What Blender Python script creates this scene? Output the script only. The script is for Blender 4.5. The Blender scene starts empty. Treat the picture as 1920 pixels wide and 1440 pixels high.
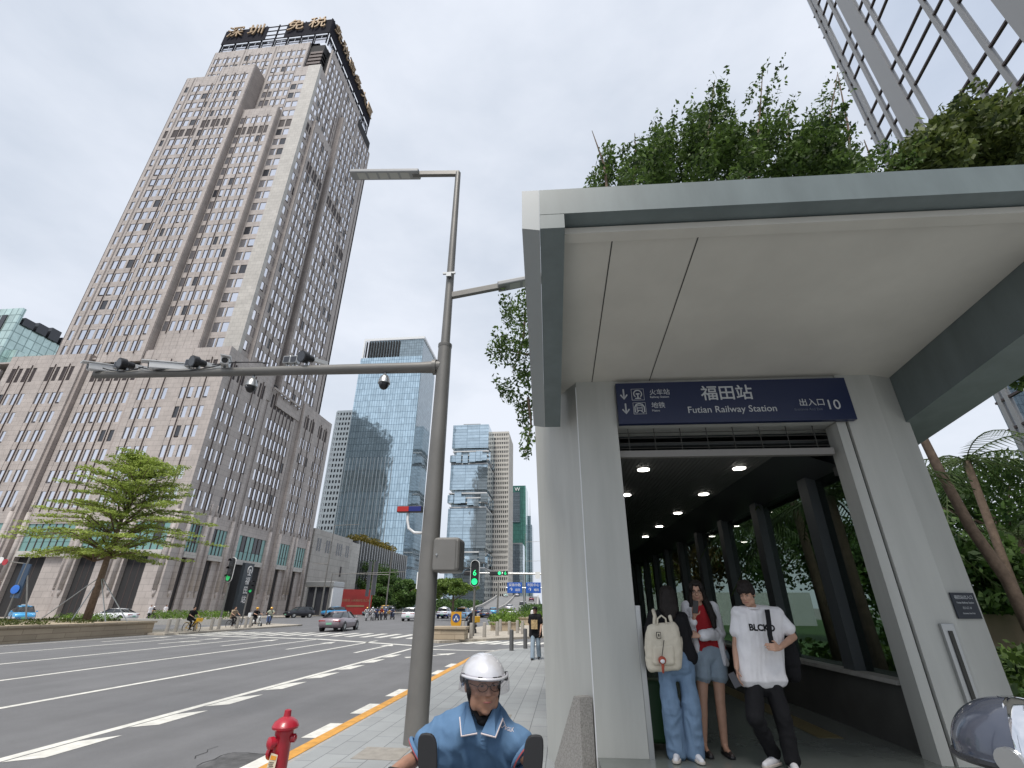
import bpy, bmesh, math, random
import numpy as np
from mathutils import Vector, Matrix, noise
random.seed(7); RNG = np.random.default_rng(7)
SC = bpy.context.scene
COL = SC.collection
R = math.radians
# ------------------------------------------------------------------ camera
CAM_H = 1.7; F_PX = 883.0; PITCH = R(25.3); YAW = R(6.0); ROLL = R(0.3)
_fh = Vector((-math.sin(YAW), math.cos(YAW), 0)); _r = Vector((math.cos(YAW), math.sin(YAW), 0)); _u = Vector((0, 0, 1))
FW = _fh * math.cos(PITCH) + _u * math.sin(PITCH); _up = -_fh * math.sin(PITCH) + _u * math.cos(PITCH)
RT = _r * math.cos(ROLL) + _up * math.sin(ROLL); UP = _up * math.cos(ROLL) - _r * math.sin(ROLL)
CO = Vector((0, 0, CAM_H))
cd = bpy.data.cameras.new('camera'); cam = bpy.data.objects.new('camera', cd); COL.objects.link(cam)
cam.matrix_world = Matrix(((RT.x, UP.x, -FW.x, CO.x), (RT.y, UP.y, -FW.y, CO.y), (RT.z, UP.z, -FW.z, CO.z), (0, 0, 0, 1)))
cd.sensor_width = 36; cd.lens = 36 * F_PX / 1920; cd.clip_start = .05; cd.clip_end = 6000
SC.camera = cam
SC.render.resolution_x = 1024; SC.render.resolution_y = 768
SC.view_settings.view_transform = 'Standard'; SC.view_settings.look = 'None'
SC.view_settings.exposure = 0.6; SC.view_settings.gamma = 1
try:
    SC.cycles.max_bounces = 7; SC.cycles.transparent_max_bounces = 24; SC.cycles.caustics_reflective = False; SC.cycles.caustics_refractive = False
except Exception: pass
# ------------------------------------------------------------------ world, sun
SUN_EL, SUN_AZ = R(62), R(188)     # azimuth clockwise from +Y
W = bpy.data.worlds.new('World'); SC.world = W; W.use_nodes = True
nt = W.node_tree; nt.nodes.clear(); L = nt.links.new
out = nt.nodes.new('ShaderNodeOutputWorld'); bg = nt.nodes.new('ShaderNodeBackground'); bg.inputs[1].default_value = 0.1
sky = nt.nodes.new('ShaderNodeTexSky'); sky.sky_type = 'NISHITA'; sky.sun_disc = False; sky.sun_elevation = SUN_EL; sky.sun_rotation = SUN_AZ
sky.dust_density = 3; sky.air_density = 1.2
tc = nt.nodes.new('ShaderNodeTexCoord'); mp = nt.nodes.new('ShaderNodeMapping'); mp.inputs['Scale'].default_value = (1, 1, 2.2)
nz = nt.nodes.new('ShaderNodeTexNoise'); nz.inputs['Scale'].default_value = 1.7; nz.inputs['Detail'].default_value = 6; nz.inputs['Roughness'].default_value = .55
rp = nt.nodes.new('ShaderNodeValToRGB')
rp.color_ramp.elements[0].position = .33; rp.color_ramp.elements[0].color = (4.1, 4.55, 5.25, 1)
rp.color_ramp.elements[1].position = .66; rp.color_ramp.elements[1].color = (5.9, 6.2, 6.8, 1)
mx = nt.nodes.new('ShaderNodeMix'); mx.data_type = 'RGBA'; mx.inputs[0].default_value = .93
L(tc.outputs['Generated'], mp.inputs[0]); L(mp.outputs[0], nz.inputs['Vector']); L(nz.outputs[0], rp.inputs[0])
L(sky.outputs[0], mx.inputs[6]); L(rp.outputs[0], mx.inputs[7]); L(mx.outputs[2], bg.inputs[0]); L(bg.outputs[0], out.inputs[0])
sd = bpy.data.lights.new('sun', 'SUN'); sd.energy = 2.3; sd.angle = R(20); sd.color = (1, .95, .88)
so = bpy.data.objects.new('sun', sd); COL.objects.link(so)
_sv = Vector((math.sin(SUN_AZ) * math.cos(SUN_EL), math.cos(SUN_AZ) * math.cos(SUN_EL), math.sin(SUN_EL)))
so.rotation_euler = _sv.to_track_quat('Z', 'Y').to_euler()
# ------------------------------------------------------------------ where a pixel of the photograph meets a plane
def ray(x, y): return RT * ((x - 960) / F_PX) + UP * ((720 - y) / F_PX) + FW
def G(x, y, z=0.0): d = ray(x, y); return CO + d * ((z - CAM_H) / d.z)
def AY(x, y, Y): d = ray(x, y); return CO + d * (Y / d.y)
def AX(x, y, X): d = ray(x, y); return CO + d * (X / d.x)
def AD(x, y, D): d = ray(x, y); return CO + d * (D / math.hypot(d.x, d.y))
def PJ(p):
    v = Vector(p) - CO; w = v.dot(FW)
    if w < .01: return None
    return (960 + F_PX * v.dot(RT) / w, 720 - F_PX * v.dot(UP) / w)
# ------------------------------------------------------------------ helpers
class MB:
    def __init__(s): s.v = []; s.f = []; s.m = []
    def add(s, vs, fs, mi=0):
        b = len(s.v); s.v += [tuple(p) for p in vs]; s.f += [tuple(b + i for i in f) for f in fs]; s.m += [mi] * len(fs); return s
    def box(s, x0, x1, y0, y1, z0, z1, mi=0):
        if x0 > x1: x0, x1 = x1, x0
        if y0 > y1: y0, y1 = y1, y0
        if z0 > z1: z0, z1 = z1, z0
        return s.add([(x0, y0, z0), (x1, y0, z0), (x1, y1, z0), (x0, y1, z0), (x0, y0, z1), (x1, y0, z1), (x1, y1, z1), (x0, y1, z1)],
                     [(0, 3, 2, 1), (4, 5, 6, 7), (0, 1, 5, 4), (1, 2, 6, 5), (2, 3, 7, 6), (3, 0, 4, 7)], mi)
    def fbox(s, fr, a0, a1, d0, d1, z0, z1, mi=0):
        o, u, n = fr; P = lambda a, d, z: o + u * a + n * d + Vector((0, 0, z))
        return s.add([P(a0, d0, z0), P(a1, d0, z0), P(a1, d1, z0), P(a0, d1, z0), P(a0, d0, z1), P(a1, d0, z1), P(a1, d1, z1), P(a0, d1, z1)],
                     [(0, 3, 2, 1), (4, 5, 6, 7), (0, 1, 5, 4), (1, 2, 6, 5), (2, 3, 7, 6), (3, 0, 4, 7)], mi)
    def quad(s, a, b, c, d, mi=0): return s.add([a, b, c, d], [(0, 1, 2, 3)], mi)
    def prism(s, poly, z0, z1, mi=0):
        n = len(poly)
        return s.add([(x, y, z0) for x, y in poly] + [(x, y, z1) for x, y in poly],
                     [tuple(range(n - 1, -1, -1)), tuple(range(n, 2 * n))] + [(i, (i + 1) % n, n + (i + 1) % n, n + i) for i in range(n)], mi)
    def extr(s, pts, vec, mi=0):        # planar polygon of 3D points extruded by vec
        n = len(pts); vec = Vector(vec); p2 = [Vector(p) + vec for p in pts]
        return s.add(list(pts) + p2, [tuple(range(n - 1, -1, -1)), tuple(range(n, 2 * n))] + [(i, (i + 1) % n, n + (i + 1) % n, n + i) for i in range(n)], mi)
    def cyl(s, p0, p1, r0, r1=None, n=12, mi=0, caps=True):
        return s.tube([p0, p1], [r0, r0 if r1 is None else r1], n, mi, caps)
    def tube(s, path, rad, n=8, mi=0, caps=True):
        path = [Vector(p) for p in path]
        if not isinstance(rad, (list, tuple)): rad = [rad] * len(path)
        vs = []; ref = None
        for i, p in enumerate(path):
            t = (path[min(i + 1, len(path) - 1)] - path[max(i - 1, 0)]).normalized()
            if ref is None: ref = Vector((1, 0, 0)) if abs(t.x) < .8 else Vector((0, 1, 0))
            a = (ref - t * ref.dot(t)).normalized(); ref = a; b = t.cross(a)
            vs += [p + (a * math.cos(2 * math.pi * k / n) + b * math.sin(2 * math.pi * k / n)) * rad[i] for k in range(n)]
        m = len(path)
        fs = [(i * n + k, i * n + (k + 1) % n, (i + 1) * n + (k + 1) % n, (i + 1) * n + k) for i in range(m - 1) for k in range(n)]
        if caps: fs += [tuple(range(n - 1, -1, -1)), tuple(range((m - 1) * n, m * n))]
        return s.add(vs, fs, mi)
    def loft(s, secs, n=16, mi=0, axis='z'):   # (centre, rx, ry) sections, closed ends
        vs = []
        for c, rx, ry in secs:
            for k in range(n):
                a = 2 * math.pi * k / n; q = (rx * math.cos(a), ry * math.sin(a))
                o = {'z': (q[0], q[1], 0), 'y': (q[0], 0, q[1]), 'x': (0, q[0], q[1])}[axis]
                vs.append((c[0] + o[0], c[1] + o[1], c[2] + o[2]))
        m = len(secs)
        fs = [(i * n + k, i * n + (k + 1) % n, (i + 1) * n + (k + 1) % n, (i + 1) * n + k) for i in range(m - 1) for k in range(n)]
        fs += [tuple(range(n - 1, -1, -1)), tuple(range((m - 1) * n, m * n))]
        return s.add(vs, fs, mi)
    def lathe(s, prof, c=(0, 0, 0), n=20, mi=0): return s.loft([((c[0], c[1], c[2] + z), r, r) for r, z in prof], n, mi)
    def ell(s, c, r, rot=None, nu=14, nv=9, mi=0):
        if not isinstance(r, (list, tuple)): r = (r, r, r)
        M = rot or Matrix.Identity(3); vs = [Vector((0, 0, -r[2]))]; c = Vector(c)
        for j in range(1, nv):
            t = -math.pi / 2 + math.pi * j / nv
            vs += [Vector((r[0] * math.cos(t) * math.cos(2 * math.pi * k / nu), r[1] * math.cos(t) * math.sin(2 * math.pi * k / nu), r[2] * math.sin(t))) for k in range(nu)]
        vs.append(Vector((0, 0, r[2]))); e = len(vs) - 1
        fs = [(0, 1 + (k + 1) % nu, 1 + k) for k in range(nu)]
        for j in range(nv - 2):
            b = 1 + j * nu; fs += [(b + k, b + (k + 1) % nu, b + nu + (k + 1) % nu, b + nu + k) for k in range(nu)]
        b = 1 + (nv - 2) * nu; fs += [(b + k, b + (k + 1) % nu, e) for k in range(nu)]
        return s.add([c + M @ p for p in vs], fs, mi)
    def cap(s, p0, r0, p1, r1, n=12, mi=0):      # tapered capsule
        p0, p1 = Vector(p0), Vector(p1); t = (p1 - p0).normalized(); pa = []; ra = []
        for a in (-80, -50, -20): pa.append(p0 + t * r0 * math.sin(R(a))); ra.append(r0 * math.cos(R(a)))
        for a in (20, 50, 80): pa.append(p1 + t * r1 * math.sin(R(a))); ra.append(r1 * math.cos(R(a)))
        return s.tube(pa, ra, n, mi)
    def limb(s, pts, n=12, mi=0):
        for (a, ra), (b, rb) in zip(pts, pts[1:]): s.cap(a, ra, b, rb, n, mi)
        return s
    def mesh(s, name, mats, smooth=False):
        me = bpy.data.meshes.new(name); me.from_pydata(s.v, [], s.f)
        if not isinstance(mats, (list, tuple)): mats = [mats]
        for m in mats: me.materials.append(m)
        if len(mats) > 1: me.polygons.foreach_set('material_index', s.m)
        if smooth: me.polygons.foreach_set('use_smooth', [True] * len(me.polygons))
        me.update(); return me
    def build(s, name, mats, parent=None, smooth=False, world=False, bevel=0, seg=2, label=None, sharp=None):
        o = bpy.data.objects.new(name, s.mesh(name, mats, smooth)); COL.objects.link(o)
        return fin(o, parent, world, bevel, seg, label, sharp)
def fin(o, parent=None, world=False, bevel=0, seg=2, label=None, sharp=None):
    if parent is not None:
        o.parent = parent
        if world:
            M = parent.matrix_basis.copy(); p = parent.parent
            while p is not None: M = p.matrix_basis @ M; p = p.parent
            o.data.transform(M.inverted())
    if bevel or sharp:
        bm = bmesh.new(); bm.from_mesh(o.data)
        if bevel:
            bmesh.ops.remove_doubles(bm, verts=bm.verts, dist=1e-5)
            es = [e for e in bm.edges if len(e.link_faces) == 2 and e.calc_face_angle(0) > R(30)]
            bmesh.ops.bevel(bm, geom=es, offset=bevel, segments=seg, affect='EDGES', profile=.5, clamp_overlap=True)
        bm.to_mesh(o.data); bm.free()
    if sharp:
        o.data.polygons.foreach_set('use_smooth', [True] * len(o.data.polygons)); o.data.set_sharp_from_angle(angle=R(sharp))
    if label: o['label'] = label
    return o
def tag(o, label=None, cat=None, group=None, kind=None):
    if label: o['label'] = label
    if cat: o['category'] = cat
    if group: o['group'] = group
    if kind: o['kind'] = kind
    return o
def thing(name, label, cat, loc=(0, 0, 0), rz=0, group=None):
    o = bpy.data.objects.new(name, None); COL.objects.link(o); o.location = loc; o.rotation_euler = (0, 0, rz); o.empty_display_size = .2
    return tag(o, label, cat, group)
def S(name, mb, m, **k): return tag(mb.build(name, m, **k), kind='structure')
def copy_tree(o, loc=None, rz=None, label=None, parent=None):
    c = o.copy(); COL.objects.link(c); c.parent = parent
    if loc is not None: c.location = loc
    if rz is not None: c.rotation_euler = (0, 0, rz)
    if label: c['label'] = label
    for ch in o.children: copy_tree(ch, parent=c)
    return c
# ------------------------------------------------------------------ materials
def mat(name, col, rough=.6, metal=0, var=0, vs=3.0, bump=0, bs=40.0, spec=.5, coat=0, emit=None, es=0, stretch=None, var2=None, trans=0):
    m = bpy.data.materials.new(name); m.use_nodes = True; t = m.node_tree; b = t.nodes['Principled BSDF']
    b.inputs['Base Color'].default_value = (*col, 1); b.inputs['Roughness'].default_value = rough; b.inputs['Metallic'].default_value = metal
    b.inputs['Specular IOR Level'].default_value = spec; b.inputs['Coat Weight'].default_value = coat
    if trans: b.inputs['Transmission Weight'].default_value = trans
    if emit: b.inputs['Emission Color'].default_value = (*emit, 1); b.inputs['Emission Strength'].default_value = es
    if var or bump:
        g = t.nodes.new('ShaderNodeNewGeometry'); src = g.outputs['Position']
        if stretch:
            mpn = t.nodes.new('ShaderNodeMapping'); mpn.inputs['Scale'].default_value = stretch; t.links.new(src, mpn.inputs[0]); src = mpn.outputs[0]
    if var:
        n = t.nodes.new('ShaderNodeTexNoise'); n.inputs['Scale'].default_value = vs; n.inputs['Detail'].default_value = 5; n.inputs['Roughness'].default_value = .6; t.links.new(src, n.inputs['Vector'])
        r = t.nodes.new('ShaderNodeValToRGB'); r.color_ramp.elements[0].position = .3; r.color_ramp.elements[1].position = .7
        lo = tuple(c * (1 - var) for c in col); hi = var2 or tuple(min(1, c * (1 + var)) for c in col)
        r.color_ramp.elements[0].color = (*lo, 1); r.color_ramp.elements[1].color = (*hi, 1)
        t.links.new(n.outputs[0], r.inputs[0]); t.links.new(r.outputs[0], b.inputs['Base Color'])
    if bump:
        n2 = t.nodes.new('ShaderNodeTexNoise'); n2.inputs['Scale'].default_value = bs; n2.inputs['Detail'].default_value = 4; t.links.new(src, n2.inputs['Vector'])
        bp = t.nodes.new('ShaderNodeBump'); bp.inputs['Strength'].default_value = bump; bp.inputs['Distance'].default_value = .01
        t.links.new(n2.outputs[0], bp.inputs['Height']); t.links.new(bp.outputs[0], b.inputs['Normal'])
    return m
def tiled(name, col, bw, bh, mortar=.012, mcol=None, rough=.7, var=.1, flat=False, offset=.5, bumpy=.3, grain=0, rot=0):
    """stone or paving with joints; walls map (x+y, z), floors (x, y)"""
    m = mat(name, col, rough); t = m.node_tree; b = t.nodes['Principled BSDF']
    g = t.nodes.new('ShaderNodeNewGeometry'); sp = t.nodes.new('ShaderNodeSeparateXYZ'); t.links.new(g.outputs['Position'], sp.inputs[0])
    cb = t.nodes.new('ShaderNodeCombineXYZ')
    if flat: t.links.new(sp.outputs[1], cb.inputs[0]); t.links.new(sp.outputs[0], cb.inputs[1])
    else:
        ad = t.nodes.new('ShaderNodeMath'); t.links.new(sp.outputs[0], ad.inputs[0]); t.links.new(sp.outputs[1], ad.inputs[1])
        t.links.new(ad.outputs[0], cb.inputs[0]); t.links.new(sp.outputs[2], cb.inputs[1])
    br = t.nodes.new('ShaderNodeTexBrick'); br.inputs['Scale'].default_value = 1; br.inputs['Brick Width'].default_value = bw; br.inputs['Row Height'].default_value = bh
    br.inputs['Mortar Size'].default_value = mortar; br.offset = offset; br.inputs['Mortar Smooth'].default_value = .1
    br.inputs['Color1'].default_value = (*[c * (1 - var) for c in col], 1); br.inputs['Color2'].default_value = (*[c * (1 + var) for c in col], 1)
    br.inputs['Mortar'].default_value = (*(mcol or [c * .5 for c in col]), 1)
    t.links.new(cb.outputs[0], br.inputs['Vector'])
    n = t.nodes.new('ShaderNodeTexNoise'); n.inputs['Scale'].default_value = .35; n.inputs['Detail'].default_value = 8; n.inputs['Roughness'].default_value = .7; t.links.new(g.outputs['Position'], n.inputs['Vector'])
    r = t.nodes.new('ShaderNodeMapRange'); r.inputs[1].default_value = .3; r.inputs[2].default_value = .7; r.inputs[3].default_value = .84; r.inputs[4].default_value = 1.12; t.links.new(n.outputs[0], r.inputs[0])
    mu = t.nodes.new('ShaderNodeMix'); mu.data_type = 'RGBA'; mu.blend_type = 'MULTIPLY'; mu.inputs[0].default_value = 1
    t.links.new(br.outputs[0], mu.inputs[6]); t.links.new(r.outputs[0], mu.inputs[7]); res = mu.outputs[2]
    if grain:
        n3 = t.nodes.new('ShaderNodeTexNoise'); n3.inputs['Scale'].default_value = 120; n3.inputs['Detail'].default_value = 3; t.links.new(g.outputs['Position'], n3.inputs['Vector'])
        r3 = t.nodes.new('ShaderNodeMapRange'); r3.inputs[1].default_value = .3; r3.inputs[2].default_value = .7; r3.inputs[3].default_value = 1 - grain; r3.inputs[4].default_value = 1 + grain; t.links.new(n3.outputs[0], r3.inputs[0])
        m3 = t.nodes.new('ShaderNodeMix'); m3.data_type = 'RGBA'; m3.blend_type = 'MULTIPLY'; m3.inputs[0].default_value = 1
        t.links.new(res, m3.inputs[6]); t.links.new(r3.outputs[0], m3.inputs[7]); res = m3.outputs[2]
    t.links.new(res, b.inputs['Base Color'])
    bp = t.nodes.new('ShaderNodeBump'); bp.inputs['Strength'].default_value = bumpy; bp.inputs['Distance'].default_value = .01; bp.invert = True
    t.links.new(br.outputs['Fac'], bp.inputs['Height']); t.links.new(bp.outputs[0], b.inputs['Normal'])
    return m
def leafmat(name, c1, c2, vs=1.2, tr=.35):
    m = bpy.data.materials.new(name); m.use_nodes = True; t = m.node_tree; t.nodes.clear()
    o = t.nodes.new('ShaderNodeOutputMaterial'); g = t.nodes.new('ShaderNodeNewGeometry')
    n = t.nodes.new('ShaderNodeTexNoise'); n.inputs['Scale'].default_value = vs; n.inputs['Detail'].default_value = 3; t.links.new(g.outputs['Position'], n.inputs['Vector'])
    ad = t.nodes.new('ShaderNodeMath'); ad.operation = 'MULTIPLY_ADD'; ad.inputs[1].default_value = .5; t.links.new(g.outputs['Random Per Island'], ad.inputs[0]); t.links.new(n.outputs[0], ad.inputs[2])
    r = t.nodes.new('ShaderNodeValToRGB'); r.color_ramp.elements[0].position = .45; r.color_ramp.elements[1].position = 1.0
    r.color_ramp.elements[0].color = (*c1, 1); r.color_ramp.elements[1].color = (*c2, 1); t.links.new(ad.outputs[0], r.inputs[0])
    d = t.nodes.new('ShaderNodeBsdfPrincipled'); d.inputs['Roughness'].default_value = .55; d.inputs['Specular IOR Level'].default_value = .35; tl = t.nodes.new('ShaderNodeBsdfTranslucent'); ms = t.nodes.new('ShaderNodeMixShader'); ms.inputs[0].default_value = tr
    t.links.new(r.outputs[0], d.inputs['Base Color']); t.links.new(r.outputs[0], tl.inputs[0]); t.links.new(d.outputs[0], ms.inputs[1]); t.links.new(tl.outputs[0], ms.inputs[2]); t.links.new(ms.outputs[0], o.inputs[0])
    return m
def glassmat(name, tint, refl=.15, rough=.01):
    m = bpy.data.materials.new(name); m.use_nodes = True; t = m.node_tree; t.nodes.clear()
    o = t.nodes.new('ShaderNodeOutputMaterial'); tr = t.nodes.new('ShaderNodeBsdfTransparent'); tr.inputs[0].default_value = (*tint, 1)
    gl = t.nodes.new('ShaderNodeBsdfGlossy'); gl.inputs['Roughness'].default_value = rough; fr = t.nodes.new('ShaderNodeLayerWeight'); fr.inputs[0].default_value = .5
    pw = t.nodes.new('ShaderNodeMath'); pw.operation = 'POWER'; pw.inputs[1].default_value = 3.5; t.links.new(fr.outputs['Facing'], pw.inputs[0])
    ma = t.nodes.new('ShaderNodeMath'); ma.operation = 'MULTIPLY_ADD'; ma.inputs[1].default_value = refl; ma.inputs[2].default_value = .04; t.links.new(pw.outputs[0], ma.inputs[0])
    ms = t.nodes.new('ShaderNodeMixShader'); t.links.new(ma.outputs[0], ms.inputs[0]); t.links.new(tr.outputs[0], ms.inputs[1]); t.links.new(gl.outputs[0], ms.inputs[2]); t.links.new(ms.outputs[0], o.inputs[0])
    return m
M = {}
M['asphalt'] = mat('asphalt', (.165, .166, .172), .85, var=.10, vs=1.0, bump=.6, bs=90, stretch=(1.1, .06, 1))
def speckle(m, sc=180, amt=.34, patch=.10):
    t = m.node_tree; b = t.nodes['Principled BSDF']; src = b.inputs['Base Color'].links[0].from_socket; g = t.nodes.new('ShaderNodeNewGeometry')
    for s_, a, lo, hi in ((sc, amt, .3, .7), (.45, patch, .35, .6)):
        n = t.nodes.new('ShaderNodeTexNoise'); n.inputs['Scale'].default_value = s_; n.inputs['Detail'].default_value = 6; n.inputs['Roughness'].default_value = .7; t.links.new(g.outputs['Position'], n.inputs['Vector'])
        r = t.nodes.new('ShaderNodeMapRange'); r.inputs[1].default_value = lo; r.inputs[2].default_value = hi; r.inputs[3].default_value = 1 - a; r.inputs[4].default_value = 1 + a * .5; t.links.new(n.outputs[0], r.inputs[0])
        mu = t.nodes.new('ShaderNodeMix'); mu.data_type = 'RGBA'; mu.blend_type = 'MULTIPLY'; mu.inputs[0].default_value = 1; t.links.new(src, mu.inputs[6]); t.links.new(r.outputs[0], mu.inputs[7]); src = mu.outputs[2]
    t.links.new(src, b.inputs['Base Color'])
speckle(M['asphalt'])
M['paint'] = mat('road paint', (.66, .65, .60), .7, var=.18, vs=6)
M['kerbyellow'] = mat('yellow kerb paint', (.62, .31, .06), .65, var=.25, vs=6)
M['kerb'] = mat('granite kerb', (.36, .35, .33), .8, var=.15, vs=8)
M['pave'] = tiled('grey paving slabs', (.31, .325, .33), .62, .31, .006, (.15, .155, .16), .75, .06, flat=True, bumpy=.2, grain=.12)
M['islandpave'] = tiled('island paving', (.42, .38, .32), .4, .4, .006, None, .8, .08, flat=True)
M['stone'] = tiled('tower stone', (.45, .408, .387), 1.35, .85, .018, (.24, .22, .21), .7, .05)
M['stonelight'] = tiled('pale tower stone', (.51, .49, .46), 1.2, .85, .02, (.3, .29, .28), .6, .05)
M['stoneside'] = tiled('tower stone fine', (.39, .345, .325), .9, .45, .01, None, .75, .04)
M['fin'] = mat('bronze fin', (.075, .055, .052), .5, .3)
M['winmirror'] = mat('mirror window', (.76, .77, .82), .04, .95)
M['windark'] = mat('dark window', (.035, .037, .045), .12, 0, spec=.7)
M['wingreen'] = mat('green window', (.20, .36, .34), .1, .2)
M['louvre'] = mat('dark louvre', (.045, .035, .036), .6)
M['core'] = mat('dark core', (.03, .03, .032), .9)
M['black'] = mat('black plastic', (.014, .014, .016), .4)
M['rubber'] = mat('rubber', (.02, .02, .021), .8)
M['white'] = mat('white paint metal', (.74, .75, .76), .35, var=.05)
M['chrome'] = mat('chrome', (.8, .8, .82), .08, 1)
M['steel'] = mat('brushed steel', (.42, .43, .43), .35, .8)
M['polegrey'] = mat('grey pole paint', (.17, .165, .155), .45, .25, var=.12, vs=1.5, bump=.08, bs=20)
M['skin'] = mat('skin', (.46, .27, .19), .55, var=.08, vs=14)
M['skin2'] = mat('tanned skin', (.40, .215, .14), .5, var=.1, vs=14)
M['hair'] = mat('dark hair', (.013, .010, .009), .62, spec=.25, bump=.5, bs=130, stretch=(1, 1, .15))
M['lip'] = mat('lips', (.34, .13, .11), .5)
M['eyewhite'] = mat('eye white', (.36, .32, .30), .3)
M['eyedark'] = mat('eye dark', (.02, .014, .012), .2)
M['gold'] = mat('gold lettering', (.34, .24, .14), .5, .3)
M['letters'] = mat('white lettering', (.8, .8, .8), .5)
M['granite'] = mat('granite', (.3, .285, .265), .6, var=.35, vs=60)
M['bark'] = mat('bark', (.16, .115, .085), .9, var=.3, vs=9, bump=.7, bs=30)
M['leafdark'] = leafmat('dark leaves', (.018, .042, .010), (.13, .21, .045), 2.5)
M['leafmid'] = leafmat('mid leaves', (.022, .055, .014), (.12, .21, .05), .35)
M['leaflight'] = leafmat('light leaves', (.16, .22, .04), (.44, .54, .13), .8, .4)
M['hedge'] = leafmat('hedge leaves', (.06, .12, .015), (.2, .32, .05), 1.5)
def text(body, size, m, parent, place, ext=.004, align='CENTER', name='lettering', label=None, world=True, bold=0):
    """flat lettering; place = 4x4 matrix with local x reading direction, y up, z towards the reader"""
    cu = bpy.data.curves.new(name, 'FONT'); cu.body = body; cu.size = size; cu.align_x = align; cu.align_y = 'CENTER'; cu.extrude = ext; cu.resolution_u = 3; cu.offset = bold
    t = bpy.data.objects.new('tmp', cu); COL.objects.link(t); bpy.context.view_layer.update()
    dg = bpy.context.evaluated_depsgraph_get(); me = bpy.data.meshes.new_from_object(t.evaluated_get(dg)); bpy.data.objects.remove(t); bpy.data.curves.remove(cu)
    me.transform(place); me.materials.clear(); me.materials.append(m)
    o = bpy.data.objects.new(name, me); COL.objects.link(o)
    return fin(o, parent, world, label=label)
def PL(c, u, n):      # placement: centre, reading direction, normal
    u = Vector(u).normalized(); n = Vector(n).normalized(); v = n.cross(u)
    return Matrix(((u.x, v.x, n.x, c[0]), (u.y, v.y, n.y, c[1]), (u.z, v.z, n.z, c[2]), (0, 0, 0, 1)))
def area_px(q):
    ps = [PJ(p) for p in q]
    if any(p is None for p in ps): return 0
    cx = sum(p[0] for p in ps) / 4; cy = sum(p[1] for p in ps) / 4
    if not (-20 < cx < 1940 and -20 < cy < 1460): return 0
    return abs(sum(ps[i][0] * ps[(i + 1) % 4][1] - ps[(i + 1) % 4][0] * ps[i][1] for i in range(4))) / 2
def windows(wins, parent, nmax=100, name='window'):
    """wins: (quad, material): the largest in the picture become parts, the rest one part"""
    wins = sorted(wins, key=lambda w: -area_px(w[0])); mats = []
    for q, m in wins[:nmax]: MB().quad(*q).build(name, m, parent, world=True)
    mb = MB()
    for q, m in wins[nmax:]:
        if m not in mats: mats.append(m)
        mb.quad(*q, mi=mats.index(m))
    if mb.f: tag(mb.build('windows', mats, parent, world=True), kind='stuff')
# foliage
def leafmesh(name, clumps, size, m, parent=None, flat=0.0, aspect=.5, world=True, droop=0.0):
    """clumps: (centre, (rx,ry,rz), count): small leaf faces scattered through each clump"""
    V = []; n = 0
    for c, r, k in clumps:
        d = RNG.normal(size=(k, 3)); d /= np.linalg.norm(d, axis=1)[:, None] + 1e-9; d *= (RNG.random((k, 1)) ** .42)
        p = d * np.array(r) + np.array(c)
        a = RNG.normal(size=(k, 3)); a[:, 2] = a[:, 2] * (1 - flat) - droop; a /= np.linalg.norm(a, axis=1)[:, None]
        b = RNG.normal(size=(k, 3)); b[:, 2] *= (1 - flat); b -= a * (a * b).sum(1)[:, None]; b /= np.linalg.norm(b, axis=1)[:, None] + 1e-9
        s = size * (.6 + .8 * RNG.random((k, 1)))
        V.append(np.stack([p - a * s * .5, p + b * s * aspect * .5, p + a * s * .5, p - b * s * aspect * .5], 1)); n += k
    V = np.concatenate(V).reshape(-1, 3)
    me = bpy.data.meshes.new(name); me.vertices.add(4 * n); me.vertices.foreach_set('co', V.astype(np.float32).ravel())
    me.loops.add(4 * n); me.loops.foreach_set('vertex_index', np.arange(4 * n, dtype=np.int32)); me.polygons.add(n)
    me.polygons.foreach_set('loop_start', np.arange(0, 4 * n, 4, dtype=np.int32)); me.polygons.foreach_set('loop_total', np.full(n, 4, np.int32))
    me.materials.append(m); me.update(calc_edges=True)
    o = bpy.data.objects.new(name, me); COL.objects.link(o); return fin(o, parent, world)
# ================================================================== the setting
RZ = -.12
g = MB(); g.box(-1500, 1500, -600, 3000, RZ - .6, RZ - .016)
S('ground', g, mat('ground', (.2, .2, .19), .9, var=.2, vs=.05))
g = MB(); g.box(-46, 3.0, -40, 200, RZ - .3, RZ); g.box(-400, -46.01, 26, 64, RZ - .3, RZ)
S('road', g, M['asphalt'])
# far side pavement in front of the stone tower, and beyond
g = MB(); g.box(-160, -46.5, 63.2, 160, RZ - .3, 0.004); g.box(-160, -46.5, -40, 46, RZ - .3, 0.002)
S('far_pavement', g, M['islandpave'])
# pavement on the near side with rounded corner
poly = [(-3.35, -30), (40, -30), (40, 24.8), (-1.0, 24.8), (-2.0, 24.4), (-2.8, 23.3), (-3.2, 21.7), (-3.35, 19.8)]
g = MB(); g.prism(poly, RZ - .3, 0); S('pavement', g, M['pave'])
g = MB(); g.box(-3.6, -3.351, -30, 19.8, RZ - .2, -.004)
k = [(-3.6, 19.81), (-3.43, 21.8), (-3.0, 23.5), (-2.1, 24.65), (-1.0, 25.05), (40, 25.05)]; k2 = [(-3.351, 19.81), (-3.201, 21.7), (-2.801, 23.3), (-2.001, 24.401), (-1.0, 24.801), (40, 24.801)]
for i in range(5): g.prism([k[i], k2[i], k2[i + 1], k[i + 1]][::-1], RZ - .2, -.004)
S('kerb', g, M['kerb'])
g = MB(); g.box(-3.606, -3.42, -30, 19.8, -.06, .003); S('yellow_kerb_line', g, M['kerbyellow'])
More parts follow.
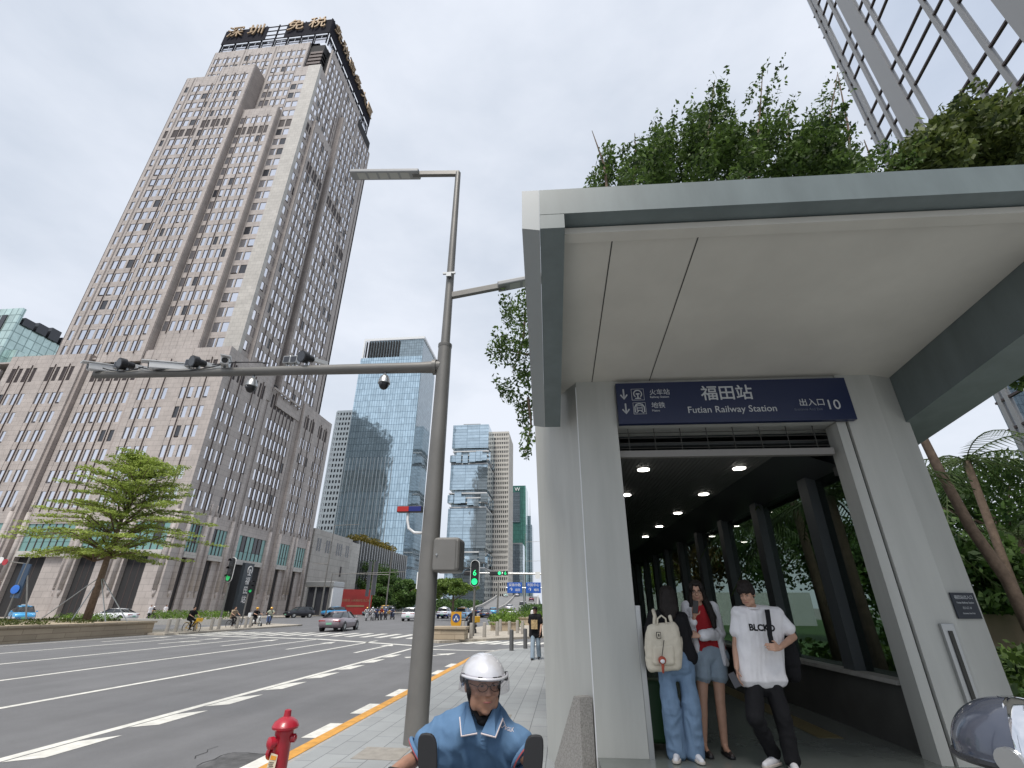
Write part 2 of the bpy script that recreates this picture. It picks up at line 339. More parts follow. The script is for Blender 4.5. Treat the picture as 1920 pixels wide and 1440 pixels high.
# lane paint, each a thin sheet on the asphalt
g = MB(); z = RZ + .004
def sheet(poly): g.add([(x, y, z) for x, y in poly], [tuple(range(len(poly)))])
def sh(x0, x1, y0, y1): sheet([(x0, y0), (x1, y0), (x1, y1), (x0, y1)])
for X, y1 in ((-7.32, 30), (-10.92, 30), (-14.83, 30.6), (-18.85, 31), (-22.9, 31)): sh(X - .085, X + .085, -20, y1)
sh(-27.0, -26.85, -20, 33.2)
sheet([(-26.5, 33.2), (-26.5, 33.6), (-14.8, 31.0), (-7.5, 26.8), (-7.5, 26.35), (-14.9, 30.5)])
g.build('lane_lines', M['paint'])['kind'] = 'structure'
g = MB()
for y0 in (6.75, 8.68, 10.5, 12.5, 14.5, 16.5, 18.5, 20.5): sheet([(-7.2, y0), (-6.86, y0 + .25), (-6.86, y0 + 1.45), (-7.2, y0 + 1.05)])
for y0 in (6.5, 8.4, 10.2, 12.1, 14.0, 15.9, 17.8): sh(-4.08, -3.74, y0, y0 + 1.0)
g.build('edge_dashes', M['paint'])['kind'] = 'structure'
g = MB()
def arrow(x, y, l=4.6, turn=0):
    sh(x - .08, x + .08, y, y + l - 1.3); sheet([(x - .33, y + l - 1.3), (x + .33, y + l - 1.3), (x, y + l)])
    if turn: sheet([(x + .08, y + 1.2), (x + .75, y + 1.9), (x + .75, y + 2.3), (x + .08, y + 1.6)])
for x, y, t in ((-24.9, 26.4, 0), (-20.9, 25.6, 1), (-16.9, 24.8, 0), (-12.8, 23.5, 0), (-9.05, 22.3, 0)): arrow(x, y, 5.2, t)
sheet([(-6.4, 20.8), (-5.2, 22.0), (-5.5, 22.3), (-4.75, 22.9), (-4.9, 21.9), (-5.0, 22.05), (-6.2, 20.5)])
g.build('lane_arrows', M['paint'])['kind'] = 'structure'
g = MB()
for i in range(17): x = -25.6 + i * 1.12; sh(x, x + .48, 33.6 + (0 if i < 9 else -(i - 9) * .30), 37.8 - (0 if i < 9 else (i - 9) * .22))
for i in range(12): x = -25 + i * 1.5; sh(x, x + .5, 88, 92)
for i in range(6): q = Vector((-5.7 + i * .72, 28.6 - i * .1)); sheet([(q.x, q.y), (q.x + .42, q.y - .22), (q.x + 1.3, q.y + 2.2), (q.x + .88, q.y + 2.42)])
g.build('crosswalk', M['paint'])['kind'] = 'structure'
g = MB(); sheet([(-6.7, 26.2), (-6.5, 26.2), (-5.0, 31.2), (-5.2, 31.3)]); sheet([(-7.4, 24.6), (-6.9, 24.9), (-4.0, 24.3), (-1, 25.6), (-1, 25.4), (-4.0, 24.1)])
g.build('slip_lane_lines', M['paint'])['kind'] = 'structure'
# asphalt patch and gully by the hydrant
g = MB(); z = RZ + .003; sh(-4.62, -3.7, 6.5, 7.5); S('asphalt_patch', g, mat('old asphalt', (.09, .09, .092), .9, var=.4, vs=6, bump=.8, bs=50))
# island between the slip lane and the main road
g = MB(); g.prism([(-7.6, 28.9), (-6.9, 28.5), (-5.9, 29.6), (-1.8, 34.2), (1.5, 37.5), (2.5, 46), (-3.2, 62), (-7.8, 62), (-8.2, 40), (-7.9, 30.2)], RZ - .2, 0)
S('traffic_island', g, M['islandpave'])
# left hand refuge
g = MB(); g.prism([(-27.2, 32.6), (-26.2, 32.4), (-25.9, 34), (-26.0, 50), (-30.5, 52), (-31, 34)], RZ - .2, 0); S('refuge_island', g, M['islandpave'])
# the road climbing to the flyover
g = MB()
def strip(pts, lx, rx, th=.5):
    for (y0, z0, a0, b0), (y1, z1, a1, b1) in zip(pts, pts[1:]):
        g.add([(a0, y0, z0), (b0, y0, z0), (b1, y1, z1), (a1, y1, z1)], [(0, 1, 2, 3)])
ramp = [(88, RZ + .01, -21, -6.5), (110, .25, -21.5, -7), (150, 1.7, -24, -8), (200, 4.0, -28, -10.5), (250, 6.2, -33, -13), (300, 6.6, -38, -15), (420, 5.0, -48, -20)]
for (y0, z0, a0, b0), (y1, z1, a1, b1) in zip(ramp, ramp[1:]):
    g.add([(a0, y0, z0), (b0, y0, z0), (b1, y1, z1), (a1, y1, z1), (a0, y0, z0 - 9), (b0, y0, z0 - 9), (b1, y1, z1 - 9), (a1, y1, z1 - 9)], [(0, 1, 2, 3), (0, 3, 7, 4), (1, 5, 6, 2)])
S('flyover_road', g, mat('pale worn asphalt', (.2, .2, .2), .85, var=.15, vs=.3))
g = MB()
for t0, w in ((0, .5), (1, .5), (.42, .35)):
    for (y0, z0, a0, b0), (y1, z1, a1, b1) in zip(ramp[:5], ramp[1:5]):
        x0 = a0 + (b0 - a0) * t0; x1 = a1 + (b1 - a1) * t0; q = w / 2
        g.add([(x0 - q, y0, z0 - .1), (x0 + q, y0, z0 - .1), (x1 + q, y1, z1 - .1), (x1 - q, y1, z1 - .1), (x0 - q, y0, z0 + .7), (x0 + q, y0, z0 + .7), (x1 + q, y1, z1 + .7), (x1 - q, y1, z1 + .7)],
              [(4, 5, 6, 7), (0, 1, 5, 4), (1, 2, 6, 5), (3, 0, 4, 7)])
o = g.build('flyover_parapet', M['kerb']); tag(o, 'pale concrete parapets along the road climbing to the flyover', 'parapet')
# lawn on the right
g = MB(); g.box(5.6, 80, 9.5, 24.6, .0, .06); g.box(-1, 80, 25.2, 90, RZ, .03); tag(g.build('lawn', mat('grass', (.045, .10, .02), .9, var=.4, vs=1.5, bump=.6, bs=30)), kind='stuff')
# ================================================================== the stone tower
T = thing('office_tower', 'tall stepped pinkish grey stone tower with gold characters on a dark roof frame', 'tower', (-75, 85, 0))
FL = lambda Y: (Vector((0, Y, 0)), Vector((1, 0, 0)), Vector((0, -1, 0)))      # faces the viewer
FR = lambda X: (Vector((X, 0, 0)), Vector((0, 1, 0)), Vector((1, 0, 0)))       # faces the avenue
ws = MB(); fins = MB(); wins = []          # stone, bronze fins, window list
DP = .55
def bay(fr, a0, a1, z0, z1, n, rows, edge=.5, pier=.62, fin_every=2, light=False, d0=0.0, ledge=False, groove=True):
    mi = 1 if light else 0; e0, e1 = edge if isinstance(edge, tuple) else (edge, edge)
    if e0: ws.fbox(fr, a0, a0 + e0, d0 - DP, d0, z0, z1, mi)
    if e1: ws.fbox(fr, a1 - e1, a1, d0 - DP, d0, z0, z1, mi)
    b0, b1 = a0 + e0, a1 - e1; w = (b1 - b0 + pier) / n
    for i in range(n - 1):
        c = b0 + (i + 1) * w - pier; ws.fbox(fr, c, c + pier, d0 - DP, d0 - .03, z0, z1, mi)
    rows = sorted(rows); zc = z0
    for zb, zt, kind in rows:
        ws.fbox(fr, b0, b1, d0 - DP, d0 - .06, zc, zb, mi); zc = zt
    ws.fbox(fr, b0, b1, d0 - DP, d0 - .06, zc, z1, mi)
    o, u, nn = fr
    for zb, zt, kind in rows:
        for i in range(n):
            c0 = b0 + i * w; c1 = c0 + w - pier; p = lambda a, z: o + u * a + nn * (d0 - .15) + Vector((0, 0, z))
            m = kind
            if kind == 'w': m = 'windark' if random.random() < .06 else 'winmirror'
            wins.append(((p(c0, zb), p(c1, zb), p(c1, zt), p(c0, zt)), M[m]))
            if kind == 'w' and random.random() < .05:      # an open sash
                fins.fbox(fr, c0 + .1, c1 - .1, d0 - .40, d0 + .05, zb + .1, zb + .16)
    if fin_every and rows:
        zb, zt = rows[0][0] - .6, rows[-1][1] + .5
        for i in range(n - 1):
            if (i % fin_every) == 0:
                c = b0 + (i + 1) * w - pier / 2; fins.fbox(fr, c - .055, c + .055, d0 - .02, d0 + .12, zb, zt)
    if groove and z1 - z0 > 20:
        for a in (a0 + .05, a1 - .17): fins.fbox(fr, a, a + .10, d0 - .02, d0 + .015, z0, z1 - .4)
    if ledge: ws.fbox(fr, a0 - .1, a1 + .1, d0 + .003, d0 + .22, z1 - .5, z1 - .2, mi)
def rws(top, n, h=2.15, dark=()): return [(top - 3.37 * k - h - (.5 if k in dark else 0), top - 3.37 * k, 'louvre' if k in dark else 'w') for k in range(n)]
core = MB()
# --- shaft, viewer side. row tops at 90.05 + 3.37k
TOP = 90.05 + 3.37 * 14        # 137.2
core.box(-90.3, -58.9, 70.7, 97.5, 43, 139.6)
for a0, a1 in ((-90.6, -81.6), (-81.6, -72.5), (-72.5, -62.9)):
    bay(FL(70), a0, a1, 108, 140.3, 6, rws(TOP, 8, 2.2), (.7, .7), .45, 2)
wing_rows = rws(90.05 + 3.37 * 10, 24, 2.15, (5,))
core.box(-92.9, -82, 69.4, 98, 30, 127.2)
bay(FL(68.8), -94.0, -91.6, 40, 127.6, 1, wing_rows, (.9, .6), .6, 0)
bay(FL(68.8), -91.6, -81.9, 40, 127.6, 5, wing_rows, (.7, .7), .5, 2)
# bay C and bay D push forward
core.box(-81.4, -73.2, 66.8, 71, 40, 125.6)
bay(FL(66.2), -81.8, -72.7, 40.6, 126, 6, rws(90.05 + 3.37 * 9.6, 24, 2.15, (5,)), (.85, 1.1), .48, 2, ledge=False)
ws.box(-73.26, -72.702, 66.755, 70.9, 40, 126, 2); ws.box(-81.8, -81.25, 66.755, 68.79, 40, 126, 2)
core.box(-72.3, -64.3, 68.1, 71, 40, 109.6)
bay(FL(67.5), -72.69, -63.7, 40, 110, 6, rws(90.05 + 3.37 * 5, 18, 2.15, (1,)), (.3, 1.0), .48, 2)
ws.box(-64.26, -63.702, 68.055, 71, 40, 110, 2)
# corner wing E with the pale pier
core.box(-63.2, -58.0, 69.4, 72, 40, 126.8)
E_rows = rws(90.05 + 3.37 * 10, 24, 2.1, (5,))
bay(FL(68.8), -63.7, -60.3, 40, 127.3, 2, E_rows, (.25, .05), .3, 0, groove=False)
ws.box(-60.3, -57.0, 68.8, 68.8 + .8, 40, 127.5, 1); ws.box(-57.6, -57.003, 69.601, 69.75, 40, 127.4, 1)
bay(FR(-57.0), 69.75, 72.3, 40, 127.2, 2, E_rows, (.1, .1), .25, 0, groove=False)
ws.box(-63, -57.6, 69.62, 72.2, 126.7, 127.1)
# louvred plant boxes at the cut corner
for i in range(6): fins.box(-62.8 + .1 * i, -58.9, 70.4, 73.3, 128 + i * 1.5, 128.9 + i * 1.5)
ws.box(-62.9, -58.3, 73.4, 74.0, 127.2, 140.2)
# --- avenue side
core.box(-60, -57.9, 72.5, 100.6, 43, 139)
for a0, a1, n in ((72.4, 81.5, 6), (81.5, 91.0, 6)):
    bay(FR(-57.5), a0, a1, 105, 140.1, n, rws(TOP, 9, 2.2), (.5, .6), .55, 2)
bay(FR(-57.5), 91.0, 101, 40, 134.5, 6, rws(TOP - 3.37, 28, 2.2, (13,)), (1.0, .6), .5, 2)
core.box(-58.4, -56.9, 72.1, 79.8, 40, 109.3)
bay(FR(-56.3), 71.7, 80.0, 38, 109.8, 6, rws(90.05 + 3.37 * 5, 19, 2.2, (3,)), (.9, .4), .45, 2)
ws.box(-58, -56.855, 71.7, 72.2, 40, 109.8, 2)
bay(FR(-57.5), 80.0, 82.0, 40, 105, 1, [], (.5, .5), .5, 0)
core.box(-58.4, -56.9, 82.4, 91.0, 40, 125)
bay(FR(-56.3), 82.0, 91.4, 38, 125.5, 6, rws(90.05 + 3.37 * 10, 25, 2.2, (8,)), (.9, .5), .5, 2)
ws.box(-58, -56.855, 82.0, 82.5, 40, 125.5, 2)
# --- podium wings
PR = [(32.85, 34.95), (29.4, 31.4), (26.0, 28.0), (22.7, 24.7), (19.25, 21.25), (15.3, 17.9)]
def podrows(dark=()): return [(a, b, 'w') for i, (a, b) in enumerate(PR)] + [(37.2, 40.0, 'louvre')]
def wing(fr, a0, a1, groups, light=False, z1=42.5):
    w = (a1 - a0) / groups
    for i in range(groups): bay(fr, a0 + i * w, a0 + (i + 1) * w, 14.0, z1, 4, podrows(), (w * .16, w * .16), .6, 1 if 0 else 2, groove=False)
core.box(-71.3, -56.7, 66.6, 104.5, 0, 42.0); core.box(-98, -83.9, 66.6, 104, 0, 42.0); core.box(-84, -71, 67.6, 80, 0, 40)
wing(FL(65.9), -71.8, -56.56, 2); wing(FL(65.9), -98.6, -83.75, 2); wing(FL(65.9), -114, -98.6, 2, z1=36.3)
core.box(-113.5, -98, 66.6, 90, 0, 36)
wing(FR(-56.0), 65.9, 78.3, 2); wing(FR(-56.0), 91.8, 104.6, 2)
ws.box(-72.4, -71.8, 66.2, 70, 0, 42.5, 2); ws.box(-83.75, -83.15, 66.2, 70, 0, 42.5, 2); ws.box(-72, -56.02, 104.6, 105.1, 0, 42.5)
ws.box(-57.2, -56.56, 78.31, 79.6, 0, 42.5, 2); ws.box(-57.2, -56.56, 90.4, 91.79, 0, 42.5, 2)
bay(FL(66.9), -83.15, -72.4, 14, 40.6, 6, podrows(), (1.0, 1.0), .7, 1)
bay(FR(-56.5), 79.6, 90.4, 14, 41, 7, podrows(), (1.0, 1.0), .55, 1)
ws.fbox(FR(-56.0), 79.7, 90.3, .02, .3, 40.6, 41.0)
# roof slabs
ws.box(-113.9, -57.2, 66.7, 104, 41.6, 41.9); ws.box(-92, -58.8, 72, 97, 139.4, 139.8); ws.box(-92.8, -82, 69.4, 97, 127.0, 127.3)
ws.box(-94, -57.5, 97.6, 101, 0, 127); ws.box(-93.9, -93.4, 69.36, 97.5, 30, 127.3)
# --- street storeys: glass band, white ledge, piers with half round shafts, deep doorways
grn = []; pil = []; M['shopglass'] = mat('shop glass', (.05, .065, .06), .08, spec=.9)
def base(fr, a0, a1, npan, door=True, pw=1.3):
    ws.fbox(fr, a0, a0 + pw, -1.2, 0, 0, 14.0); ws.fbox(fr, a1 - pw, a1, -1.2, 0, 0, 14.0)
    ws.fbox(fr, a0 + pw, a1 - pw, -.6, -.05, 12.9, 13.99); ws.fbox(fr, a0 + pw, a1 - pw, -.9, .12, 8.1, 8.9, 1)
    o, u, n = fr; b0, b1 = a0 + pw, a1 - pw; w = (b1 - b0) / npan; p = lambda a, z, d=-.18: o + u * a + n * d + Vector((0, 0, z))
    for i in range(npan):
        for z0, z1, m in ((8.9, 10.2, 'wingreen'), (10.25, 12.9, 'wingreen' if random.random() < .8 else 'windark')):
            grn.append(((p(b0 + i * w, z0), p(b0 + (i + 1) * w, z0), p(b0 + (i + 1) * w, z1), p(b0 + i * w, z1)), M[m]))
        if i: fins.fbox(fr, b0 + i * w - .07, b0 + i * w + .07, -.4, -.10, 8.9, 13.2)
    ws.fbox(fr, b1 - (b1 - b0) * .42, b1, -1.2, -.45, 0, 8.1, 0)
    for i in range(3):
        c0 = b0 + (b1 - b0) * .58 * i / 3; c1 = b0 + (b1 - b0) * .58 * (i + 1) / 3
        grn.append(((p(c0, 0, -.8), p(c1, 0, -.8), p(c1, 8.1, -.8), p(c0, 8.1, -.8)), M['shopglass'])); fins.fbox(fr, c1 - .06, c1 + .06, -.8, -.68, 0, 8.1)
    for a in (a0 + pw * .5, a1 - pw * .5):
        q = o + u * a + n * .05; pc = MB(); pil.append(pc); pc.cyl(q + Vector((0, 0, 3.6)), q + Vector((0, 0, 14.6)), .34, n=10); pc.cyl(q + Vector((0, 0, 14.6)), q + Vector((0, 0, 16.4)), .2, .12, 8); pc.cyl(q + Vector((0, 0, 2.7)), q + Vector((0, 0, 3.6)), .1, .3, 8)
for a0, a1 in ((-64.2, -56.01), (-71.8, -64.21), (-91.1, -83.75), (-98.6, -91.11), (-106, -98.61), (-114, -106.01)): base(FL(65.9), a0, a1, 5)
base(FL(66.9), -83.15, -72.4, 7)
for a0, a1 in ((67.11, 72.3), (72.31, 78.3), (91.8, 98.2), (98.21, 104.6)): base(FR(-56.0), a0, a1, 4)
base(FR(-56.5), 79.6, 90.4, 7)
ws.build('wall', [M['stone'], M['stonelight'], M['stoneside']], T, world=True)
core.build('core_wall', M['core'], T, world=True); fins.build('fin_strips', M['fin'], T, world=True)
for pc in pil: pc.build('half_column', M['stone'], T, world=True, smooth=True)
windows(wins + grn, T)
# --- crown: glass attic, dark sign panels on posts, gold characters
cr = MB(); gl = []
for z0, z1 in ((140.4, 142.0), (142.2, 144.0)):
    for i in range(16):
        a0 = -89.8 + i * 1.95; gl.append(((Vector((a0, 70.6, z0)), Vector((a0 + 1.85, 70.6, z0)), Vector((a0 + 1.85, 70.6, z1)), Vector((a0, 70.6, z1))), M['winmirror']))
    for i in range(14):
        b0 = 71 + i * 1.95; gl.append(((Vector((-58.7, b0, z0)), Vector((-58.7, b0 + 1.85, z0)), Vector((-58.7, b0 + 1.85, z1)), Vector((-58.7, b0, z1))), M['winmirror']))
mb = MB(); mats = [M['winmirror']]
for q, m in gl: mb.quad(*q)
tag(mb.build('attic_glass', mats, T, world=True), kind='stuff')
for i in range(9): a = -89.9 + i * 3.9; cr.box(a - .12, a + .12, 70.2, 70.5, 139.8, 151.2)
for i in range(8): b = 71 + i * 3.9; cr.box(-58.6, -58.3, b - .12, b + .12, 139.8, 151.2)
for x0, x1 in ((-90.1, -77.2), (-71.6, -58.2)): cr.box(x0, x1, 70.0, 70.19, 144, 150.3)
cr.box(-58.29, -58.1, 70.0, 98.4, 144, 150.3)
for zz in (144.2, 146, 148, 150): cr.box(-77.2, -71.6, 70.05, 70.18, zz - .18, zz + .18)
for zz in (142.1, 144.05): cr.box(-90, -58.5, 70.51, 70.56, zz - .1, zz + .1); cr.box(-58.68, -58.62, 71, 98, zz - .1, zz + .1)
cr.build('sign_frame', mat('dark sign panel', (.02, .02, .028), .9, spec=.1), T, world=True)
ab = MB(); ab.box(-88, -62, 72, 95, 139.9, 143.5); ab.build('attic_wall', M['core'], T, world=True)
for ch, x in (('深', -86.6), ('圳', -80.4), ('免', -68.6), ('税', -62.2)):
    text(ch, 5.2, M['gold'], T, PL((x, 69.6, 148.3), (1, 0, 0), (0, -1, 0)), .15)
for i, ch in enumerate('免税商务大厦'): text(ch, 4.4, M['gold'], T, PL((-57.6, 73 + i * 4.6, 148.6), (0, 1, 0), (1, 0, 0)), .15)
# --- station sign slab by the avenue entrance
p = AX(522, 1152, -54.6)
sl = thing('station_sign', 'tall dark sign slab with white railway emblem at the foot of the stone tower', 'sign', (-54.6, 82.4, 0))
g = MB(); g.box(-.3, .3, -1.3, 1.3, 0, 8.3); g.build('slab', mat('dark slab', (.035, .045, .055), .35), sl, bevel=.04)
for i, ch in enumerate('福田站'): text(ch, 1.3, M['letters'], sl, PL((.31, .3, 5.4 - i * 1.45), (0, 1, 0), (1, 0, 0)), .01, world=False)
g = MB(); c = [(0.32, .3 + .62 * math.sin(a), 7.2 - .62 * math.cos(a)) for a in [R(40 + 280 * k / 16) for k in range(17)]]
g.tube(c, .08, 6); g.box(.31, .36, .2, .4, 6.4, 7.2); g.box(.31, .36, -.15, .75, 6.35, 6.5); g.box(.31, .36, .0, .6, 7.15, 7.3); g.build('emblem', M['letters'], sl)
# stone annex and the dark low block beyond it
A = thing('annex_building', 'low pale stone annex with small slot windows beside the tower', 'building', (-65, 118, 0))
g = MB(); g.box(-80, -56.0, 106, 127, 0, 17.7); g.box(-80, -56.3, 127.01, 133, 0, 17.2, 1); g.build('wall', [tiled('annex stone', (.43, .41, .385), 2.2, 1.5, .03, None, .7, .05), M['stonelight']], A, world=True)
for c, k in ((109.0, 2), (114.0, 3), (119.8, 3), (124.6, 2)):
    for i in range(k): b = c + (i - k / 2) * 1.15; g = MB(); g.box(-56.05, -55.985, b, b + .75, 13.0, 15.8); g.build('window', M['windark'], A, world=True)
for b, z in ((121.6, 8.2), (121, 3.5)): g = MB(); g.box(-56.05, -55.985, b, b + 1.0, z, z + 2.4); g.build('window', M['louvre'], A, world=True)
D = thing('glass_pavilion', 'low dark glazed block with vertical fins and planting on its roof', 'building', (-70, 150, 0))
g = MB(); g.box(-85, -57.5, 133.02, 180, 0, 18.2); g.build('wall', M['windark'], D, world=True)
for i in range(22): g = MB(); b = 134 + i * 2.1; g.box(-57.5, -57.1, b, b + .35, 0, 18.4); g.build('fin', M['steel'], D, world=True)
leafmesh('roof_planting', [((-60, 136 + 3.2 * i, 19 + (i % 3) * .4), (2.4, 2.2, 1.5), 260) for i in range(11)], .7, leafmat('autumn leaves', (.07, .08, .01), (.36, .27, .06), 1), D)
# metro entrance across the junction with its grey canopy and the red hoarding
K = thing('metro_canopy', 'small grey flat roofed station entrance with glass doors across the junction', 'station entrance', (-47.7, 98, 0))
g = MB(); g.box(-50.6, -44.8, 95.8, 100.7, 5.0, 6.0); g.build('roof', M['steel'], K, world=True, bevel=.1)
for a in (-50.3, -48.6, -46.9, -45.4): g = MB(); g.box(a, a + .3, 96, 96.3, 0, 4.99); g.build('frame', M['steel'], K, world=True)
g = MB(); g.box(-50.2, -45.2, 96.4, 96.5, 0, 4.99); g.build('glass_front', M['windark'], K, world=True)
g = MB(); g.box(-45.1, -44.9, 96, 100.6, 0, 4.99); g.build('side_wall', M['white'], K, world=True)
Hd = thing('hoarding', 'long red hoarding with cream lettering across the junction', 'hoarding', (-45.0, 107, 0), R(-56))
g = MB(); g.box(-.15, .15, -3.7, 3.7, 0, 4.9); g.build('panel', mat('red hoarding', (.30, .03, .028), .5, var=.25, vs=.4), Hd)
text('福田枢纽 人民美好生活之城', .52, M['gold'], Hd, PL((.16, .2, 2.7), (0, 1, 0), (1, 0, 0)), .01, world=False)
g = MB(); g.box(.15, .2, -1.5, 2.2, 1.5, 1.8); g.build('caption_band', M['gold'], Hd)
# ================================================================== the station entrance
P = thing('station_entrance', 'station entrance with grey canopy, pale pillars and navy sign above its dark corridor', 'station entrance', (.3, 6.3, 0))
B = lambda mb, name, m, **k: mb.build(name, m, P, world=True, **k)
M['panel'] = mat('pale wall panel', (.45, .455, .43), .5, var=.09, vs=1.6, bump=.05, bs=200, stretch=(2.2, 2.2, .25))
M['soffit'] = mat('soffit panel', (.56, .54, .49), .6, var=.09, vs=.8)
M['canopy'] = mat('grey green canopy', (.135, .165, .168), .42, var=.12, vs=1.5, stretch=(2.5, 2.5, .6))
M['canopylit'] = mat('lit canopy edge', (.30, .325, .335), .42, var=.05, vs=.8)  # brighter light on the chamfered strip, put into a paler canopy colour
M['seam'] = mat('dark joint', (.05, .05, .045), .8)
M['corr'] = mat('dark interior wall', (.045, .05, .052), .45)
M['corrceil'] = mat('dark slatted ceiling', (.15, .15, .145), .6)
M['navy'] = mat('navy sign', (.010, .018, .06), .35)
YF, YP, ZF = 3.3, 6.3, .25
# pillars: a front face and a splayed outer face
g = MB(); pb = [(.30, YP), (.84, YP), (.84, YP + 1.2), (-.16, YP + 1.2), (-.235, YP + 1.0)]; ptp = pb[:3] + [(-.28, YP + 1.2), (-.345, YP + 1.0)]; g.add([(x, y, 0) for x, y in pb] + [(x, y, 5) for x, y in ptp], [(4, 3, 2, 1, 0), (5, 6, 7, 8, 9)] + [(i, (i + 1) % 5, 5 + (i + 1) % 5, 5 + i) for i in range(5)]); B(g, 'pillar', M['panel'])
g = MB(); g.box(3.935, 4.2, YP + .42, 6.95, 3.40, 4.2); B(g, 'lintel', M['corr'])
g = MB(); g.box(.285, .298, YP - .004, YP + .02, 0, 4.6); B(g, 'corner_trim', M['white'])
g = MB(); g.prism([(3.93, YP), (4.40, YP), (4.80, YP + .12), (4.80, YP + 1.0), (4.1, YP + .4), (3.93, YP + .32)], 0.0, 5.0); B(g, 'pillar', M['panel'])
g = MB(); g.box(.841, .90, YP - .01, YP + .10, 0, 1.72); B(g, 'rail_post', M['steel'], bevel=.006)
g = MB(); g.box(3.78, 3.90, YP + .02, YP + .30, .2, 3.99); B(g, 'shutter_guide', M['panel'])
g = MB(); g.box(3.901, 3.929, YP + .05, YP + .3, .2, 3.99); B(g, 'shutter_guide', M['seam'])
# lintel and canopy
g = MB(); g.box(.8405, 3.9295, YP + .02, YP + .5, 4.0, 4.9); B(g, 'lintel', M['panel'])
zc = lambda y: 4.68 + (4.97 - 4.68) * (YP - y) / (YP - 3.52)
g = MB(); xs = [.06, .534, 1.36, 2.25, 3.1, 3.95, 4.735]
for i in range(6): g.add([(xs[i], 3.52, zc(3.52)), (xs[i + 1], 3.52, zc(3.52)), (xs[i + 1], YP + .6, zc(YP + .6)), (xs[i], YP + .6, zc(YP + .6))], [(0, 3, 2, 1)])
B(g, 'soffit', M['soffit'])
for x in xs[1:3]:
    g = MB(); g.add([(x - .006, 3.53, zc(3.53) - .004), (x + .006, 3.53, zc(3.53) - .004), (x + .006, YP, zc(YP) - .004), (x - .006, YP, zc(YP) - .004)], [(0, 3, 2, 1)]); B(g, 'panel_joint', M['seam'])
# front fascia (returns under to the soffit), side beams that deepen towards the pillars
g = MB(); g.extr([(-.17, YF, 4.99), (-.17, YF, 5.30), (-.17, YF + .5, 5.34), (-.17, YF + .5, 5.05), (-.17, YF + .215, 4.985)], (6.6, 0, 0)); B(g, 'fascia', M['canopy'])
g = MB(); g.extr([(.06, YF + .17, 4.90), (.06, YF + .17, 4.97), (.06, YF + .3, 4.97), (.06, YF + .3, 4.90)], (4.66, 0, 0)); B(g, 'fascia_lip', M['soffit'])
g = MB(); y1 = YP + .25
def beam(x0, x1, zf, zb, ztop, m, name, y0=YF, chamf=0):
    g = MB(); d = chamf
    g.add([(x0, y0, zf + d), (x1, y0, zf), (x1, y1, zb), (x0, y1, zb + d), (x0, y0, ztop), (x1, y0, ztop), (x1, y1, ztop + .05), (x0, y1, ztop + .05)],
          [(0, 3, 2, 1), (4, 5, 6, 7), (0, 1, 5, 4), (1, 2, 6, 5), (2, 3, 7, 6), (3, 0, 4, 7)]); B(g, name, m)
beam(-.335, -.172, 4.81, 4.08, 5.31, M['canopylit'], 'edge_beam', YF + .01, .03)
beam(-.1695, .055, 4.82, 4.085, 4.984, M['canopy'], 'edge_beam')
g = MB(); g.add([(4.74, YF + .5, 4.34), (5.36, YF + .5, 4.34), (5.36, y1 + .9, 3.86), (4.74, y1 + .9, 3.86), (4.74, YF + .5, 5.06), (5.36, YF + .5, 5.06), (5.36, y1 + .9, 5.06), (4.74, y1 + .9, 5.06)],
          [(0, 3, 2, 1), (4, 5, 6, 7), (0, 1, 5, 4), (1, 2, 6, 5), (2, 3, 7, 6), (3, 0, 4, 7)]); B(g, 'edge_beam', M['canopy'])
g = MB(); g.box(-.16, 6.3, YF + .5, 7.8, 5.05, 5.2); g.box(-.2, 4.7, YP + 1.21, 25, 4.2, 4.7); B(g, 'roof', M['canopy'])
# sign
g = MB(); g.box(.855, 4.0, YP - .09, YP - .004, 3.985, 4.605); sg = B(g, 'sign_board', M['navy'], bevel=.006)
yf = YP - .094
def st(body, x, z, size, al='LEFT', m='signwhite', bold=0): return text(body, size, M[m], sg, PL((x, yf, z), (1, 0, 0), (0, -1, 0)), .003, al, bold=bold)
M['signwhite'] = mat('sign lettering', (.5, .52, .54), .5); M['signdim'] = mat('dim sign lettering', (.12, .14, .2), .5)
st('福田站', 2.02, 4.40, .235, bold=.002); st('Futian Railway Station', 1.80, 4.165, .135)
st('火车站', 1.315, 4.445, .095); st('Railway Station', 1.315, 4.375, .043); st('地铁', 1.32, 4.245, .095); st('Metro', 1.32, 4.17, .043)
st('出入口', 3.30, 4.235, .115); st('Entrance And Exit', 3.22, 4.14, .05, 'LEFT', 'signdim'); st('10', 3.64, 4.195, .20)
def icon(segs, name):
    g = MB()
    for a in segs: g.tube([(p[0], yf, p[1]) for p in a[0]], a[1], 4)
    g.build(name, M['signwhite'], sg, world=True)
def arrow_down(x, z): icon([([(x, z + .075), (x, z - .065)], .011), ([(x - .045, z - .01), (x, z - .075), (x + .045, z - .01)], .011)], 'arrow')
for x, z in ((.955, 4.43), (.965, 4.21)): arrow_down(x, z)
def sq(x, z, r): return [(x - r, z - r), (x + r, z - r), (x + r, z + r), (x - r, z + r), (x - r, z - r)]
icon([(sq(1.15, 4.42, .085), .004), ([(1.15 + .055 * math.sin(R(a)), 4.43 - .055 * math.cos(R(a))) for a in range(40, 325, 20)], .008), ([(1.15, 4.43), (1.15, 4.365)], .009), ([(1.11, 4.362), (1.19, 4.362)], .008), ([(1.125, 4.43), (1.175, 4.43)], .01)], 'railway_icon')
